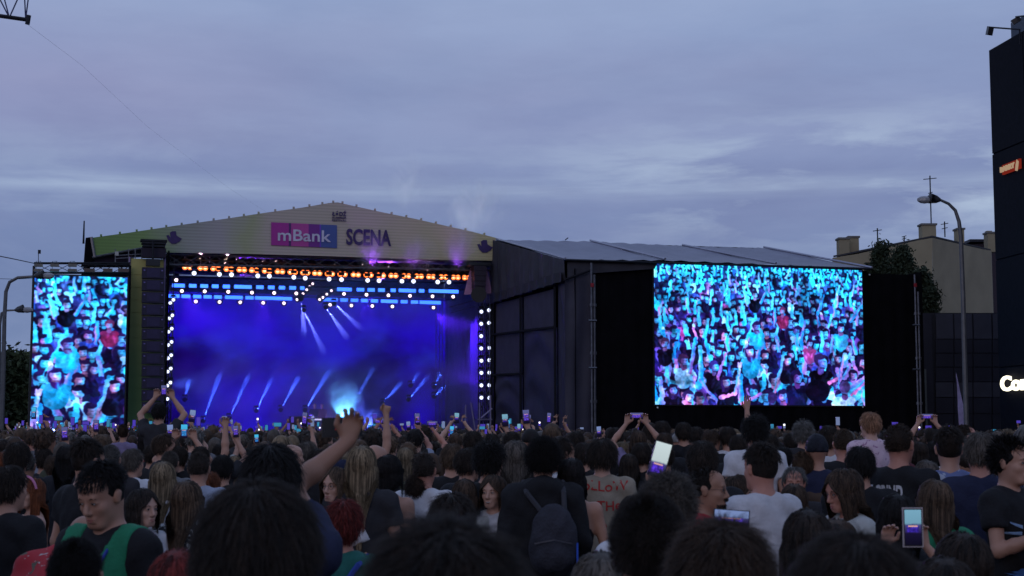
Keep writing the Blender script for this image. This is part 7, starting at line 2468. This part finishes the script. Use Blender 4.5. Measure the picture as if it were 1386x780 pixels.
def far_person(hairk, pose, ph):
    mb = MB()
    mb.tube([(0, 0, .86), (0, 0, 1.1), (0, 0, 1.38), (0, -.01, 1.47), (0, 0, 1.52)], [.155, .15, .185, .13, .05], 8, 6)
    for s_ in (-1, 1): mb.tube([(s_ * .1, 0, .04), (s_ * .1, 0, .5), (s_ * .09, 0, .92)], [.06, .075, .10], 5, 12)
    mb.ball((0, .01, 1.655), (.074, .088, .118), 8, 0)
    mb.tube([(0, 0, 1.48), (0, 0, 1.60)], .055, 6, 0)
    rg_ = np.random.RandomState(hairk)
    if hairk < 2:
        mb.ball((0, -.015, 1.70), (.088, .102, .095), 9, 2)
        for k in range(26):
            d = V3(rg_.normal(size=3)); d.z = abs(d.z); d.normalize()
            p = V3((0, -.015, 1.70)) + V3((d.x * .085, d.y * .10, d.z * .09)); e_ = d.orthogonal().normalized() * .018
            mb.add([p - e_, p + e_, p + d * .035 + V3(rg_.normal(size=3)) * .012], [(0, 1, 2)], 2)
    else:
        mb.ball((0, -.015, 1.69), (.092, .106, .098), 9, 2)
        mb.tube([(0, -.06, 1.70), (0, -.085, 1.55), (0, -.13, 1.36)], [.085, .10, .07], 7, 2)
    sl_ = [(-1, None), (1, None)]
    for s_ in (-1, 1):
        S = V3((s_ * .185, 0, 1.42))
        up = (pose == 1 and s_ == 1) or pose == 2
        E, Wp = (V3((s_ * .285, .17, 1.64)), V3((s_ * .12, .24, 1.88))) if up else (V3((s_ * .235, -.03, 1.16)), V3((s_ * .225, .08, .92)))
        mb.tube([S, S.lerp(E, .6)], [.062, .055], 6, 6)
        mb.tube([S.lerp(E, .55), E, Wp], [.045, .04, .028], 6, 0)
        mb.ball(Wp + V3((0, 0, .05 if up else -.06)), (.032, .025, .055), 6, 0)
    if pose and ph:
        c = V3((.12, .21, 1.99)) if pose == 1 else V3((0, .22, 1.96))
        dims = (.075, .01, .15) if ph != 2 else (.15, .01, .075)
        mb.box(c, dims, None, 13)
        mb.box(c + V3((0, -.0065, 0)), (dims[0] * .9, .002, dims[2] * .92), None, 14)
        if ph == 3: mb.ball(c + V3((0, -.01, .03)), .03, 6, 17)
    V = np.array([tuple(v) for v in mb.v], np.float32)
    tri, mi = [], []
    for f, m_ in zip(mb.f, mb.m):
        for i in range(1, len(f) - 1): tri.append((f[0], f[i], f[i + 1])); mi.append(m_)
    return V, np.array(tri, np.int32), np.array(mi, np.int32)


FP = {(h_, p_, q): far_person(h_, p_, q) for h_ in (0, 1, 2) for p_ in (0, 1, 2) for q in ((0,) if p_ == 0 else (1, 2, 3))}
Vs, Ts, Ms, off = [], [], [], 0
for (x, y, top, px, yt) in far_pts:
    r_ = rg.random()
    stage_side = px < 770
    q = (.19 if y > 34 else .10) if stage_side else .03
    pose = 1 if r_ < q * .65 else (2 if r_ < q else 0)
    if y < 24: pose = 0
    h_ = rg.choice((0, 0, 1, 2))
    ph = 0 if pose == 0 else rg.choice((1, 1, 2, 1, 2, 3 if y > 35 else 1))
    V, T, M_ = FP[(h_, pose, ph)]
    a = rg.gauss(0, .25); s_ = top / 1.79
    c_, n_ = math.cos(a) * s_, math.sin(a) * s_
    V2 = np.stack([V[:, 0] * c_ - V[:, 1] * n_ + x, V[:, 0] * n_ + V[:, 1] * c_ + y, V[:, 2] * s_], 1)
    mp = np.arange(18)
    mp[0] = rg.choice((0, 0, 1)); mp[2] = rg.choice((2, 2, 2, 3, 3, 4, 5)); mp[6] = rg.choice((6, 6, 6, 7, 7, 8, 9, 10, 11)); mp[14] = rg.choice((14, 15, 15, 16))
    Vs.append(V2); Ts.append(T + off); Ms.append(mp[M_]); off += len(V)
V = np.concatenate(Vs).astype(np.float32); T = np.concatenate(Ts).astype(np.int32); Mi_ = np.concatenate(Ms).astype(np.int32)
me = bpy.data.meshes.new('crowd')
me.vertices.add(len(V)); me.vertices.foreach_set('co', V.ravel())
me.loops.add(len(T) * 3); me.loops.foreach_set('vertex_index', T.ravel())
me.polygons.add(len(T)); me.polygons.foreach_set('loop_start', np.arange(0, len(T) * 3, 3, dtype=np.int32))
me.polygons.foreach_set('use_smooth', np.ones(len(T), bool)); me.polygons.foreach_set('material_index', Mi_)
me.update()
for m in PAL: me.materials.append(m)
tag(link('crowd', me), 'mass of far people packed up to the stage barrier', 'crowd', kind='stuff')
print('crowd tris', len(T), 'people', len(far_pts), round(time.time() - T0, 1))

# two performers behind the DJ table
for px, cl, hn_ in ((425.5, 'black', 'performer in dark clothes standing left behind the DJ table'), (435.5, 'wine', 'performer in reddish clothes standing right behind the DJ table')):
    c = wS(sl(px, 570, 6.9), SO)
    o = link('person', LOD[('down', 'short')], None, None, (c.x, c.y, DECK)); o.rotation_euler = (0, 0, PI + SA)
    setmat(o, CLOTH[cl], 2)
    tag(o, hn_, 'person')

# labels that would still coincide get their place among their like, counted from the left
seen = {}
for o in list(COL.objects):
    if o.parent is None and o.get('label') and o.get('category') in ('person', 'phone', 'stage light'):
        seen.setdefault(o['label'], []).append(o)
for lb, os_ in seen.items():
    if len(os_) > 1:
        os_.sort(key=lambda o: o.matrix_world.translation.x / max(1, o.matrix_world.translation.y) if o.get('category') == 'phone' else o.location.x / max(1, o.location.y))
        short = lb.replace('dark moving head lamp throwing a narrow blue beam across the stage', 'dark moving head lamp throwing a narrow blue beam').replace('small lit phone held up', 'small lit phone')
        for i, o in enumerate(os_): o['label'] = short + ', %s from left' % ORD[min(i, 24)]
for o in COL.objects:
    if o.get('label') and len(o['label'].replace(',', '').split()) > 16:
        o['label'] = o['label'].replace(' top,', ',').replace('the ', '').replace(' haired person', ' haired').replace(', left part', ' left').replace(', right part', ' right').replace(', middle', ' middle').replace(' person,', ',')
print('t5', time.time()-T0)
